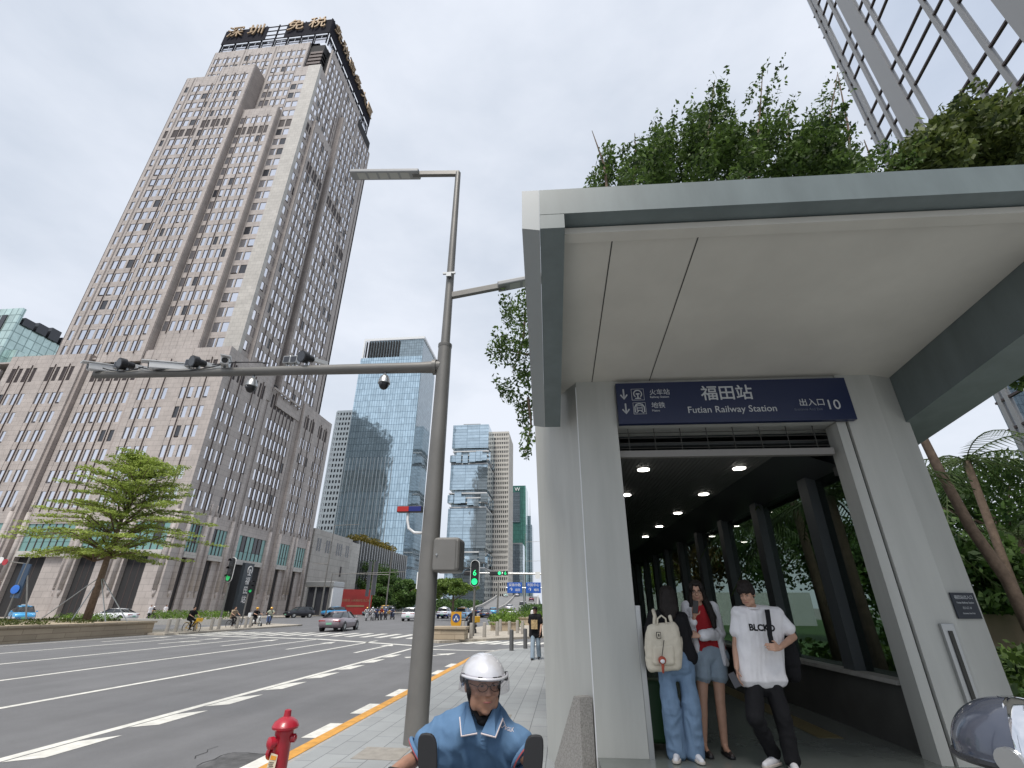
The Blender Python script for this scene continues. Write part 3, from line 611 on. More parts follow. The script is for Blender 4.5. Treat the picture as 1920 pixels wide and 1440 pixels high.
icon([(sq(1.155, 4.21, .085), .004), ([(1.09, 4.15), (1.09, 4.23), (1.115, 4.27), (1.155, 4.28), (1.195, 4.27), (1.22, 4.23), (1.22, 4.15)], .009), (sq(1.155, 4.215, .036), .007), ([(1.12, 4.215), (1.19, 4.215)], .006), ([(1.135, 4.17), (1.105, 4.14)], .007), ([(1.175, 4.17), (1.205, 4.14)], .007)], 'metro_icon')
# rolled security grille under the sign
gr = MB()
for i in range(4): z = 3.70 + i * .075; gr.box(.845, 3.69, YP + .14, YP + .152, z, z + .008)
for i in range(8): x = 1.0 + i * .36; gr.box(x, x + .009, YP + .139, YP + .153, 3.66, 3.99)
B(gr, 'security_grille', M['seam'])
g = MB(); g.box(.845, 3.70, YP + .11, YP + .19, 3.57, 3.66); B(g, 'grille_bar', mat('grille bar', (.22, .21, .2), .5))
# corridor
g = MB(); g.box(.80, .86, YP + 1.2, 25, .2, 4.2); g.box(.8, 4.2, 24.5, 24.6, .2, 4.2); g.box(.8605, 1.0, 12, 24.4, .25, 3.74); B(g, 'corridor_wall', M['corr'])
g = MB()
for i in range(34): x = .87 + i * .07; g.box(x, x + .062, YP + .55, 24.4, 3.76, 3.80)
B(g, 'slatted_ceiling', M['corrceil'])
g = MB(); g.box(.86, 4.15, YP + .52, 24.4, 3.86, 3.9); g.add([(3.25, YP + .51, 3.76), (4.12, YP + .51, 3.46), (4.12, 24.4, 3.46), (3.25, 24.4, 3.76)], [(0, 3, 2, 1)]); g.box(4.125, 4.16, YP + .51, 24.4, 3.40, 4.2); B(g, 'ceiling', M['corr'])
M['lampglow'] = mat('lamp disc', (.9, .9, .9), .4, emit=(1, .95, .86), es=8)
for x, ys in ((1.43, (7.75, 9.7, 17.5)), (2.96, (7.75, 9.7, 11.8, 13.9, 16.0))):
    for y in ys:
        g = MB(); g.cyl((x, y, 3.738), (x, y, 3.748), .095, n=16); l = B(g, 'downlight', M['lampglow']); g = MB(); g.lathe([(.11, 0), (.125, .004), (.12, .008)], (x, y, 3.7485), 16); g.build('rim', M['steel'], l, world=True)
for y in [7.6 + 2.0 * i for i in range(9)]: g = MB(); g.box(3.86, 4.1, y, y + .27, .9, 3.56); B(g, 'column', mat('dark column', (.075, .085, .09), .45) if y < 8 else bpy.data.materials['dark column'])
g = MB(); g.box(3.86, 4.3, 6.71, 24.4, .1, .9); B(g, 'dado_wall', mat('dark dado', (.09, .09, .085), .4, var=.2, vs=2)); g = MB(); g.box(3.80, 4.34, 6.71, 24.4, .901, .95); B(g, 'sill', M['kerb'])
M['tint'] = glassmat('tinted glass', (.52, .58, .55), .4)
ys = [6.65] + [7.6 + 2.0 * i for i in range(9)] + [24.4]
for a, b in zip(ys, ys[1:]): g = MB(); g.box(4.0, 4.012, a + (.27 if a > 7.5 else .0), b, .951, 3.55); B(g, 'glass_pane', M['tint'])
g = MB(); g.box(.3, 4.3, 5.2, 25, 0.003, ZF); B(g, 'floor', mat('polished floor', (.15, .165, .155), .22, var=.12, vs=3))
g = MB(); g.box(3.1, 3.4, 7.4, 24, ZF + .001, ZF + .006); B(g, 'tactile_strip', mat('tactile yellow', (.13, .105, .045), .7))
# granite wedge, plaque and recessed guide on the pillars
d = Vector((-.535, 1.0, 0)).normalized(); nrm = Vector((-d.y, d.x, 0)); nrm = nrm if nrm.y < 0 else -nrm
c0 = Vector((.288, YP - .01, 0)); pt = lambda u, z: c0 + d * u + Vector((0, 0, z)) + nrm * .02
g = MB(); g.extr([pt(0, 0), pt(.62, 0), pt(.62, .08), pt(.12, .80), pt(0, .80)], nrm * .16); B(g, 'granite_block', M['granite'])
dr = Vector((.40, .12, 0)).normalized(); nr = Vector((dr.y, -dr.x, 0)); q0 = Vector((4.40, YP, 0))
pq = lambda u, z, o=.012: q0 + dr * u + nr * o + Vector((0, 0, z))
g = MB(); g.extr([pq(.02, 1.60), pq(.36, 1.60), pq(.36, 1.87), pq(.02, 1.87)], nr * .015); pl = B(g, 'plaque', mat('slate plaque', (.012, .017, .028), .4))
for k, (t_, s_) in enumerate((('福田站出入口', .045), ('Futian Railway Station', .028), ('出入口 10', .03), ('Entrance And Exit', .024))): text(t_, s_, M['signwhite'], pl, PL(pq(.19, 1.82 - k * .055, .029), dr, nr), .001)
g = MB(); g.box(4.19, 4.33, YP - .05, YP - .004, .35, 1.55); B(g, 'flood_rail', M['steel'], bevel=.008); g = MB(); g.box(4.24, 4.28, YP - .062, YP - .051, .36, 1.48); B(g, 'flood_rail', M['seam'])
P.rotation_euler.z = R(1.8); P.location.x -= .02
# planting on the canopy roof
def roofbush(name, label, pts, Y, m, size, n, stems):
    b = thing(name, label, 'shrub', tuple(AY(stems[0][0], stems[0][1], Y)[:2]) + (5.2,), group=None)
    cl = [(tuple(AY(x, y, Y + random.uniform(-.7, .7))), (r * Y / 883 * .95, .5, r * Y / 883 * .95), int(n * r * r / 900)) for x, y, r in pts]
    leafmesh('foliage', cl, size, m, b, aspect=.5, droop=.35)
    g = MB()
    for x, y, x2, y2 in stems: p, q = AY(x, y + 25, Y), AY(x2, y2, Y); g.tube([p, (p + q) / 2 + Vector((.08, .05, 0)), q], [.03, .02, .006], 5)
    g.build('stem', M['bark'], b, world=True); return b
def fill(x0, x1, prof, base, r, k):
    out = []
    for i in range(k):
        x = random.uniform(x0, x1); t = np.interp(x, [p[0] for p in prof], [p[1] for p in prof]); yb = np.interp(x, [p[0] for p in base], [p[1] for p in base])
        rr = random.uniform(r * .5, r); y = random.uniform(min(t + rr * .95, yb + 10), yb + 20); out.append((x, y, rr))
    return out
base_l = [(960, 365), (1920, 300)]
roofbush('roof_shrub', 'large dense dark green shrub rising above the middle of the canopy edge', fill(1215, 1590, [(1215, 240), (1300, 200), (1335, 165), (1370, 190), (1425, 150), (1450, 170), (1470, 235), (1530, 215), (1560, 200), (1590, 310)], base_l, 42, 110) + [(random.uniform(1225, 1585), 0, 0) for _ in range(0)] + [(x + random.uniform(-12, 12), y + random.uniform(2, 30), random.uniform(7, 13)) for x, y in ((1220, 250), (1240, 215), (1262, 222), (1290, 195), (1318, 178), (1335, 152), (1352, 165), (1402, 175), (1420, 140), (1445, 145), (1462, 165), (1470, 205), (1500, 225), (1530, 195), (1555, 180), (1568, 160), (1580, 230), (1590, 270), (1575, 205), (1545, 165)) for _ in range(2)], 6.3, M['leafdark'], .085, 240, [(1300, 330, 1340, 150), (1400, 330, 1430, 135), (1520, 320, 1570, 140), (1460, 330, 1480, 200)])
M['leafolive'] = bpy.data.materials['olive leaves'] if 'olive leaves' in bpy.data.materials else None
roofbush('roof_shrub', 'small dark shrub trailing over the left end of the canopy edge', fill(1100, 1230, [(1100, 335), (1130, 280), (1190, 265), (1230, 250)], base_l, 28, 30), 6.0, M['leafdark'], .08, 240, [(1180, 345, 1190, 250), (1140, 345, 1110, 245)])
roofbush('roof_shrub', 'olive green shrub with long leaves above the right end of the canopy', fill(1690, 1925, [(1690, 270), (1760, 235), (1800, 185), (1860, 190), (1925, 195)], base_l, 36, 80) + [(x + random.uniform(-14, 14), y + random.uniform(4, 30), random.uniform(8, 14)) for x, y in ((1700, 250), (1725, 240), (1750, 225), (1775, 195), (1800, 172), (1815, 180), (1850, 182), (1880, 185), (1910, 182)) for _ in range(3)], 6.6, leafmat('olive leaves', (.028, .05, .012), (.15, .19, .045), 2.5), .125, 210, [(1740, 305, 1800, 170), (1850, 300, 1880, 185)])
roofbush('roof_shrub', 'low straggling shrub between the two larger shrubs on the canopy', fill(1580, 1700, [(1580, 305), (1640, 285), (1700, 275)], base_l, 20, 22), 6.1, M['leafdark'], .075, 200, [(1640, 315, 1620, 262), (1600, 320, 1570, 135)])
roofbush('trailing_shrub', 'dark leafy shrub hanging down beside the left canopy beam', [(985, 575, 30), (960, 600, 26), (985, 640, 34), (955, 660, 28), (985, 700, 32), (955, 735, 24), (985, 760, 28), (940, 640, 20), (925, 665, 16), (990, 820, 16), (985, 845, 14), (950, 570, 20), (935, 720, 12), (985, 790, 18)], 8.2, M['leafdark'], .08, 330, [(985, 560, 960, 700), (990, 640, 925, 650), (990, 720, 985, 850)])
# ================================================================== camera pole on the near kerb
PX, PY = -2.12, 7.75
Q = thing('traffic_pole', 'tall grey traffic pole carrying surveillance cameras on a long arm over the road', 'pole', (PX, PY, 0))
def qb(mb, name, m, parent=None, **k): return mb.build(name, m, parent or Q, world=True, **k)
g = MB(); g.tube([(PX, PY, 0), (PX, PY, 6.2)], [.165, .125], 24); g.lathe([(.125, 6.2), (.133, 6.22), (.133, 6.28), (.09, 6.31)], (PX, PY, 0), 24); g.tube([(PX, PY, 6.3), (PX, PY, 10.95)], [.088, .062], 20)
qb(g, 'pole', M['polegrey'], sharp=40)
E_ = AY(180, 703, PY); g = MB(); g.tube([(PX - .05, PY, 5.80), (PX - .45, PY, 5.805), E_], [.125, .105, .075], 18); g.lathe([(.0, 0), (.16, .001), (.16, .03), (.0, .031)], (0, 0, 0), 18) if 0 else None
qb(g, 'camera_arm', M['polegrey'], sharp=40)
g = MB(); g.tube([(PX - .13, PY, 5.80), (PX - .20, PY, 5.80)], [.15, .15], 20); qb(g, 'arm_flange', M['polegrey'], sharp=40)
# two lamp arms
def lamp(p0, p1, w=.16):
    p0, p1 = Vector(p0), Vector(p1); d = (p1 - p0).normalized(); s = Vector((-d.y, d.x, 0)).normalized(); u = d.cross(s); u = u if u.z > 0 else -u
    def bx(a, b, w, h): g = MB(); q = [p0 + d * a + s * i * w + u * j * h for i, j in ((-.5, -.5), (.5, -.5), (.5, .5), (-.5, .5))]; g.extr(q, d * (b - a)); return g
    L_ = (p1 - p0).length; o = qb(bx(0, L_ * .42, .09, .13), 'lamp_arm', M['polegrey'], bevel=.01)
    o = qb(bx(L_ * .36, L_, .26, .10), 'lamp_head', mat('lamp housing', (.33, .335, .34), .45), bevel=.02)
    for i in range(5):
        a = L_ * .45 + i * L_ * .1; g = MB(); q = [p0 + d * (a + e) + s * k * .09 - u * .052 for e, k in ((0, -1), (L_ * .08, -1), (L_ * .08, 1), (0, 1))]; g.quad(*q); g.build('lamp_lens', mat('lens', (.5, .5, .47), .3) if 'lens' not in bpy.data.materials else bpy.data.materials['lens'], o, world=True)
lamp((PX + .03, PY, 10.93), (-4.78, PY, 11.2)); lamp((PX + .05, PY, 7.43), (.55, PY + .25, 8.05))
g = MB(); g.box(PX - .13, PX + .13, PY - .13, PY - .09, 7.9, 7.94); g.box(PX - .05, PX + .05, PY - .15, PY - .1, 7.82, 7.92); qb(g, 'bracket', M['steel'])
# control box, small red and blue warning lamp on a bent tube
bl, br_ = AY(812, 1012, PY), AY(866, 1075, PY)
g = MB(); g.box(PX + .10, PX + .53, PY - .22, PY + .22, 2.17, 2.68); cb = qb(g, 'control_box', M['polegrey'], bevel=.06, seg=3); g = MB(); g.box(PX + .13, PX + .47, PY - .232, PY - .221, 2.2, 2.65); g.build('door', M['polegrey'], cb, world=True, bevel=.01); g = MB(); g.cyl((PX + .18, PY - .25, 2.42), (PX + .18, PY - .231, 2.42), .015, n=10); g.build('lock', M['steel'], cb, world=True)
g = MB(); g.tube([(PX - .1, PY, 2.77), (PX - .28, PY, 2.78), (PX - .38, PY - .01, 2.85), (PX - .41, PY - .01, 2.98), (PX - .41, PY - .01, 3.1)], .022, 8); qb(g, 'bent_tube', M['white'], smooth=True)
g = MB(); g.box(-2.71, -2.29, PY - .07, PY + .05, 3.1, 3.2); wl = qb(g, 'warning_lamp', M['black'], bevel=.01)
g = MB(); g.box(-2.70, -2.51, PY - .074, PY - .07, 3.11, 3.19); g.build('red_lens', mat('red lens', (.42, .02, .015), .3), wl, world=True); g = MB(); g.box(-2.505, -2.30, PY - .074, PY - .07, 3.11, 3.19); g.build('blue_lens', mat('blue lens', (.012, .02, .16), .3), wl, world=True)
# bullet cameras, flash lamps and domes along the arm
def arm_z(x): t = (x - PX) / (E_.x - PX); return 5.80 + (E_.z - 5.80) * t + .115 - .035 * t
def bullet(px, py, l=.55, yaw=35, white=True):
    c = AY(px, py, PY - .1); x, z0 = c.x, arm_z(c.x); dz = max(.06, c.z - z0 - .05); a = R(yaw); d = Vector((-math.sin(a), -math.cos(a), -.22)).normalized(); s = Vector((d.y, -d.x, 0)).normalized(); u = s.cross(d); u = u if u.z > 0 else -u
    b = Vector((x, PY, z0 + dz)); q = [b - d * l * .45 + s * i * .075 + u * j * .07 for i, j in ((-1, -1), (1, -1), (1, 1), (-1, 1))]
    g = MB(); g.extr(q, d * l * .9); cm = qb(g, 'camera', M['white'] if white else M['steel'], bevel=.015)
    q = [b - d * l * .5 + s * i * .09 + u * j for i, j in ((-1, .072), (1, .072), (1, .09), (-1, .09))]; g = MB(); g.extr(q, d * l * 1.12); g.build('sun_shield', M['white'], cm, world=True)
    g = MB(); g.tube([b + d * l * .45, b + d * l * .47], [.055, .055], 12); g.build('lens', M['black'], cm, world=True)
    g = MB(); g.tube([(x, PY, z0 - .02), b - u * .068], [.03, .03], 8); g.build('bracket', M['steel'], cm, world=True)
def flash(px, py):
    c = AY(px, py, PY - .1); x, z0 = c.x, arm_z(c.x); b = Vector((x, PY, max(z0 + .13, c.z))); d = Vector((-.35, -.93, -.2)).normalized()
    g = MB(); g.tube([b - d * .1, b + d * .03, b + d * .05, b + d * .16], [.07, .08, .115, .12], 18); cm = qb(g, 'flash_lamp', M['black'], sharp=40); g = MB(); g.tube([b + d * .162, b + d * .165], [.10, .10], 16); g.build('lens', mat('lamp glass', (.05, .055, .065), .1) if 'lamp glass' not in bpy.data.materials else bpy.data.materials['lamp glass'], cm, world=True)
    g = MB(); g.extr([b - d * .1 + Vector(o) for o in ((-.05, 0, -.04), (.05, 0, -.04), (.05, 0, .04), (-.05, 0, .04))], -d * .35); g.build('housing', M['white'], cm, world=True); g = MB(); g.cyl((x, PY, z0 - .02), b, .03, n=8); g.build('bracket', M['steel'], cm, world=True)
def led(px, py):
    c = AY(px, py, PY - .1); x, z0 = c.x, arm_z(c.x); g = MB(); g.box(x - .075, x + .075, PY - .06, PY + .06, z0 + .04, z0 + .2); cm = qb(g, 'led_lamp', M['steel'], bevel=.012); g = MB(); g.box(x - .055, x + .055, PY - .066, PY - .061, z0 + .06, z0 + .18); g.build('lens', M['windark'], cm, world=True); g = MB(); g.cyl((x, PY, z0 - .02), (x, PY, z0 + .05), .02, n=6); g.build('bracket', M['steel'], cm, world=True)
for p in ((190, 683, .6, 30), (308, 684, .7, 45), (418, 672, .6, -35)): bullet(*p)
for p in ((232, 681), (368, 677), (573, 667)): flash(*p)
for p in ((212, 690), (347, 686), (534, 676), (547, 676)): led(*p)
for px in (474, 721):
    c = AY(px, 712, PY); x = c.x; z = arm_z(x) - .2
    g = MB(); g.cyl((x, PY, z + .02), (x, PY, z - .08), .025, n=8); g.lathe([(.03, -.05), (.075, -.09), (.105, -.17), (.11, -.22), (.115, -.235)], (x, PY, z), 20); cm = qb(g, 'dome_camera', M['steel'], smooth=True)
    g = MB(); g.ell((x, PY, z - .24), (.095, .095, .12), nu=18, nv=10); g.build('dome', M['black'], cm, world=True, smooth=True); g = MB(); g.ell((x - .03, PY - .075, z - .27), (.035, .03, .035)); g.build('lens', M['windark'], cm, world=True, smooth=True)
def wire(a, b, sag): 
    a, b = Vector(a), Vector(b); return [a.lerp(b, t / 8) - Vector((0, 0, sag * 4 * (t / 8) * (1 - t / 8))) for t in range(9)]
for x0, x1, s_ in ((-8.4, -6.6, .12), (-6.8, -5.6, -.04), (-9.2, -8.3, .08)): g = MB(); g.tube(wire((x0, PY - .1, arm_z(x0) + .02), (x1, PY - .1, arm_z(x1) + .02), s_), .012, 5); qb(g, 'cable', M['black'])
# ================================================================== far towers
def grid(name, col, pw, ph, line=.06, lcol=(.04, .05, .06), metal=.85, rough=.06, var=.12):
    m = tiled(name, col, pw, ph, line, lcol, rough, var, offset=0, bumpy=.0); m.node_tree.nodes['Principled BSDF'].inputs['Metallic'].default_value = metal
    t = m.node_tree; g = t.nodes.new('ShaderNodeNewGeometry'); n = t.nodes.new('ShaderNodeTexNoise'); n.inputs['Scale'].default_value = .16; t.links.new(g.outputs['Position'], n.inputs['Vector'])
    bp = t.nodes.new('ShaderNodeBump'); bp.inputs['Strength'].default_value = .25; bp.inputs['Distance'].default_value = .25; t.links.new(n.outputs[0], bp.inputs['Height']); t.links.new(bp.outputs[0], t.nodes['Principled BSDF'].inputs['Normal']); return m
M['blueglass'] = grid('blue curtain wall', (.53, .67, .75), 1.5, 3.9, .11, (.16, .24, .3))
M['greyglass'] = grid('grey curtain wall', (.30, .37, .41), 1.5, 1.9, .12, (.16, .2, .22), .6)
M['paleglass'] = grid('pale hazed curtain wall', (.56, .68, .75), 8.5, 2.1, .16, (.3, .38, .43))  # pale blue glass, colour lightened further to stand in for haze
M['greenglass'] = grid('green curtain wall', (.16, .42, .36), 1.6, 3.6, .12, (.1, .22, .2), .7)
M['mintglass'] = grid('mint curtain wall', (.60, .76, .72), 3.0, 4.0, .22, (.30, .40, .38), .5)
M['concrete'] = mat('pale concrete', (.56, .54, .50), .8, var=.08, vs=.2)  # beige concrete with distance haze lightened into its colour
b = thing('glass_tower', 'tall blue mirror glass tower mirroring a dark stepped building', 'tower', (-102, 265, 0))
g = MB(); g.box(-122, -82.6, 250, 280, 0, 142.5); g.build('wall', [M['blueglass']], b, world=True)
g = MB(); g.box(-82.59, -82.3, 250.3, 280, 0, 142.5); g.build('side_wall', M['greyglass'], b, world=True)
g = MB(); g.box(-118, -82.6, 250.5, 280, 142.5, 155); g.build('crown', M['greyglass'], b, world=True)
g = MB(); g.box(-121.5, -82, 250, 250.4, 155, 156.6); g.box(-82.5, -82, 250.4, 280, 155, 156.6); g.box(-121.6, -120.6, 250.02, 251, 142.5, 155); g.build('crown_frame', M['white'], b, world=True)
for i in range(13): g = MB(); x = -119.6 + i * 1.75; g.box(x, x + .8, 249.6, 250.49, 143, 154); g.build('louvre', M['core'], b, world=True)
for i in range(14): g = MB(); x = -121 + i * 2.1; g.box(x - .1, x + .1, 249.7, 249.99, 0, 78 - 0 * i); g.build('fin', M['steel'], b, world=True)
b = thing('mirrored_block', 'dark stepped tower opposite the blue glass tower, seen only as its reflection', 'tower', (-224, 5, 0))
g = MB()
for x0, x1, z in ((-262, -229, 202), (-228.9, -215, 196), (-214.9, -203, 187), (-202.9, -194, 180), (-193.9, -185, 171)): g.box(x0, x1, 14, 20, 0, z)
g.build('wall', tiled('dark banded wall', (.05, .06, .075), 2, 3.6, .5, (.11, .13, .15), .4, .3, offset=0), b, world=True); g = MB(); g.box(-262, -185, 20.1, 20.6, 112, 133); g.build('dark_band', M['core'], b, world=True)
def frame_tower(name, label, x0, x1, y0, y1, h, nx, nz, mfr, depth=.7, bar=.45, cat='tower', glass='windark', side=True):
    b = thing(name, label, cat, ((x0 + x1) / 2, (y0 + y1) / 2, 0)); g = MB(); g.box(x0 + depth, x1 - depth, y0 + depth, y1, 0, h - 1); g.build('glass_wall', M[glass], b, world=True); g = MB()
    wx = (x1 - x0) / nx; wz = h / nz
    for i in range(nx + 1): x = x0 + i * wx; g.box(x - wx * bar / 2, x + wx * bar / 2, y0, y0 + depth, 0, h)
    for k in range(nz + 1): z = k * wz; g.box(x0, x1, y0 + .05, y0 + depth - .01, z - wz * bar / 2, z + wz * bar / 2)
    if side:
        n = max(2, int((y1 - y0) / wx))
        for i in range(n + 1): y = y0 + depth + .01 + i * (y1 - y0 - depth) / n; g.box(x1 - depth, x1, y, y + wx * bar, 0, h)
        for k in range(nz + 1): z = k * wz; g.box(x1 - depth, x1 - .05, y0 + depth + .01, y1, z - wz * bar / 2, z + wz * bar / 2)
    g.box(x0 + .3, x1 - .3, y0 + .3, y1, h - .9, h - .2); g.build('frame', mfr, b, world=True); return b
frame_tower('office_block', 'slim blue grey gridded block behind the left edge of the blue glass tower', -143, -123, 272, 300, 116, 10, 34, mat('blue grey frame', (.31, .36, .40), .6))
frame_tower('office_block', 'beige concrete gridded tower beside the stacked terraced tower', -50.2, -36.8, 330, 361, 119, 10, 36, M['concrete'], .8, .42)
b = thing('terraced_tower', 'pale blue glass tower cut by bands of projecting terrace boxes', 'tower', (-60, 317, 0))
z1s = ((0, 22), (34, 58), (70, 86.5), (98, 114.5))
for z0, z1 in z1s: g = MB(); g.box(-72, -47.3, 300, 334, z0, z1); g.build('glass_block', M['paleglass'], b, world=True)
g = MB(); g.box(-70.5, -48.5, 301.5, 332, 20, 100); g.build('core_wall', M['greyglass'], b, world=True); g = MB(); g.box(-66, -54, 305, 320, 114.5, 117); g.build('plant_room', M['steel'], b, world=True)
random.seed(5)
for z0, z1 in ((22, 34), (58, 70), (86.5, 98)):
    for k in range(4): g = MB(); z = z0 + .4 + k * (z1 - z0) / 4; g.box(-72.3 + random.random(), -46.8 - random.random(), 299.6 + random.random(), 333, z, z + .7); g.build('terrace_slab', M['white'], b, world=True)
    for k in range(6):
        w = random.uniform(3, 6); x = -72.5 + k * 4.3; z = z0 + random.uniform(.5, 4); g = MB(); g.box(x, min(x + w, -46.4), 298.8 - random.random(), 304, z, z + random.uniform(4, 7)); g.build('terrace_box', M['paleglass'], b, world=True)
    for k in range(3): y = 303 + k * 9; z = z0 + random.uniform(.5, 4); g = MB(); g.box(-49, -46.2, y, y + 6, z, z + 6); g.build('terrace_box', M['paleglass'], b, world=True)
b = thing('green_tower', 'green glass tower with a pale front panel and white rooftop mark', 'tower', (-37, 435, 0))
g = MB(); g.box(-43.2, -31.4, 420, 450, 0, 100); g.build('wall', M['greenglass'], b, world=True); g = MB(); g.box(-43, -36.4, 419.3, 419.99, 68, 94); g.build('front_panel', M['paleglass'], b, world=True); text('W', 4.6, M['letters'], b, PL((-38.8, 419.2, 96.5), (1, 0, 0), (0, -1, 0)), .1)
b = thing('slim_tower', 'slender grey glass tower right of the green tower with a spire', 'tower', (-31, 470, 0))
g = MB(); g.box(-35.2, -28.6, 460, 480, 0, 72); g.box(-33.6, -29.6, 459, 459.99, 0, 80); g.build('wall', M['greyglass'], b, world=True); g = MB(); g.tube([(-30.5, 462, 72), (-30.5, 462, 98)], [.4, .1], 6); g.build('spire', M['steel'], b, world=True)
b = thing('low_block', 'short pale glass block in front of the green tower', 'building', (-40, 405, 0))
g = MB(); g.box(-43, -32, 395, 415, 0, 47); g.build('wall', M['paleglass'], b, world=True); g = MB(); g.box(-42.6, -32.4, 394.7, 394.99, 47, 48); g.build('parapet', M['steel'], b, world=True)
b = thing('mint_tower', 'mint green glass tower with stepped top beyond the left edge of the stone tower', 'tower', (-280, 160, 0))
g = MB(); g.box(-340, -232, 150, 151.5, 0, 119.5); g.box(-340, -232.01, 151.5, 182, 0, 112); g.build('wall', M['mintglass'], b, world=True)
for i in range(5): y = 153 + i * 5.6; g = MB(); g.box(-232.0, -228.6, y, y + 3.2, 0, 100 - (i % 2) * 6); g.build('bay', M['mintglass'], b, world=True)
for i in range(5): y = 152 + i * 5.6; g = MB(); g.box(-236, -231, y, y + 4.4, 112.01, 115.5 + (i % 3)); g.build('roof_plant', M['windark'], b, world=True)
for i in range(8): g = MB(); x = -268 + i * 4; g.box(x, x + 2.4, 149.6, 149.99, 108, 116); g.build('louvre', M['windark'], b, world=True)
# the big glass tower in the top right corner
dv = Vector((math.sin(R(7.6)), math.cos(R(7.6)), 0)); nv = Vector((-dv.y, dv.x, 0)); nv = nv if nv.x < 0 else -nv; o0 = Vector((17.2, 0, 0))
def onp(x, y): d = ray(x, y); t = (o0 - CO).dot(nv) / d.dot(nv); p = CO + d * t; return (p - o0).dot(dv), p.z
fr = (o0, dv, nv); us = {k: onp(x, y)[0] for k, (x, y) in dict(far=(1556, 75), pier0=(1619, 100), pier1=(1653, 100), m1=(1676, 100), m2=(1791, 100), m3=(1838, 75)).items()}
uz = onp(1700, 100)
b = thing('corner_tower', 'towering mirror glass facade with pale mullions rising above the canopy', 'tower', tuple(o0 + dv * us['pier0']))
ZT = 95; M['mirror'] = mat('mirror facade', (.80, .84, .90), .02, 1, bump=.01, bs=.4)
uf, un = us['far'] + .5, us['m3'] - 22
g = MB(); g.fbox(fr, un, uf, -22, -.07, 3, ZT); g.build('glass_wall', M['mirror'], b, world=True)
M['mull'] = mat('pale mullion', (.36, .36, .36), .45, .2)
def vert(u0, u1, d, nm='mullion', m='mull'): g = MB(); g.fbox(fr, u0, u1, -.069, d * .3, 0, ZT); g.build(nm, M[m], b, world=True)
lo, hi = sorted((us['pier0'], us['pier1'])); vert(lo, hi, .12, 'pier')
mw = .2
for k in ('m1', 'm2', 'm3'): vert(us[k] - mw / 2, us[k] + mw / 2, .06)
st_ = us['m1'] - us['m2']; u = us['m3'] - st_
while u > un: vert(u - mw / 2, u + mw / 2, .06); u -= st_
vert(us['m3'] - 2.4, us['m3'] - 1.2, .1, 'pier')
for uu in (hi + .55, hi + 1.7, uf - .3): vert(uu - .12, uu + .12, .05)
for k in range(int(ZT / 6)):
    for j in range(3): z = 3 + k * 6 + j * 1.3; g = MB(); g.fbox(fr, un, uf, -.068, .0, z - .05, z + .05); g.build('transom', M['fin'], b, world=True)
# ================================================================== trees and planting
random.seed(11)
def trunkmb(g, base, top, r, limbs, spread, n=9):
    base, top = Vector(base), Vector(top); g.tube([base, base.lerp(top, .5) + Vector((random.uniform(-.1, .1), random.uniform(-.1, .1), 0)), top], [r, r * .8, r * .5], n)
    for i in range(limbs):
        a = 2 * math.pi * i / limbs + random.random(); s = base.lerp(top, random.uniform(.55, .98)); e = s + Vector((math.cos(a) * spread, math.sin(a) * spread, spread * random.uniform(.35, 1.0)))
        g.tube([s, s.lerp(e, .5) + Vector((0, 0, .12 * spread)), e], [r * .42, r * .28, r * .1], 6)
def tree(name, label, base, h, rx, m, n=9000, leaf=.22, trunk=.35, r=.2, clumps=26, group=None, ry=None, sq=1.0):
    t = thing(name, label, 'tree', base, 0, group); g = MB(); ht = h * trunk; trunkmb(g, (0, 0, 0), (0, 0, h * .62), r, 7, rx * .7); g.build('trunk', M['bark'], t, smooth=True)
    cl = []; rz = (h - ht) / 2; cz = ht + rz; ry = ry or rx
    for i in range(clumps):
        d = Vector((random.gauss(0, 1), random.gauss(0, 1), random.gauss(0, 1))).normalized() * random.uniform(.45, .92); k = random.uniform(.22, .42)
        cl.append(((d.x * rx, d.y * ry, cz + d.z * rz * sq), (rx * k, ry * k, rz * k * .75), int(n / clumps)))
    leafmesh('crown', cl, leaf, m, t, world=False, aspect=.55); return t
# left planter: rough stone wall, ground cover and the tiered tree with its props
g = MB(); g.box(-37, -27.9, 6, 33.3, RZ, .60); g.box(-37.05, -27.8, 5.9, 33.4, .601, .70)
pw = thing('planter_wall', 'long low beige stone planter wall along the left edge of the road', 'planter', (-30, 20, 0)); g.build('wall', tiled('planter stone', (.40, .33, .24), 1.6, .26, .012, (.22, .17, .12), .85, .12), pw, world=True)
leafmesh('ground_cover', [((-32.4 + random.uniform(-4, 4), y, .74), (.6, .6, .13), 120) for y in np.arange(7, 33, .35)], .13, leafmat('dull ground cover', (.03, .05, .01), (.13, .15, .04), 1.5))['kind'] = 'stuff'
T3 = thing('tiered_tree', 'yellow green tree with flat tiered branches propped by stakes in the planter', 'tree', (-31.8, 32, .70)); b0 = Vector((-31.8, 32, .7))
Y3 = 32.0; tiers = [(1047, 90, 330, 175, 1052), (1016, 30, 385, 205, 1040), (982, 75, 385, 218, 1012), (953, 105, 352, 226, 985), (924, 140, 355, 240, 960), (900, 168, 356, 250, 935), (878, 205, 338, 258, 905), (862, 228, 295, 266, 885)]
g = MB(); pth = [b0, AY(192, 1075, Y3), AY(205, 1035, Y3), AY(222, 990, Y3), AY(243, 935, Y3), AY(268, 862, Y3)]; g.tube(pth, [.26, .2, .17, .13, .08, .02], 9); cl = []
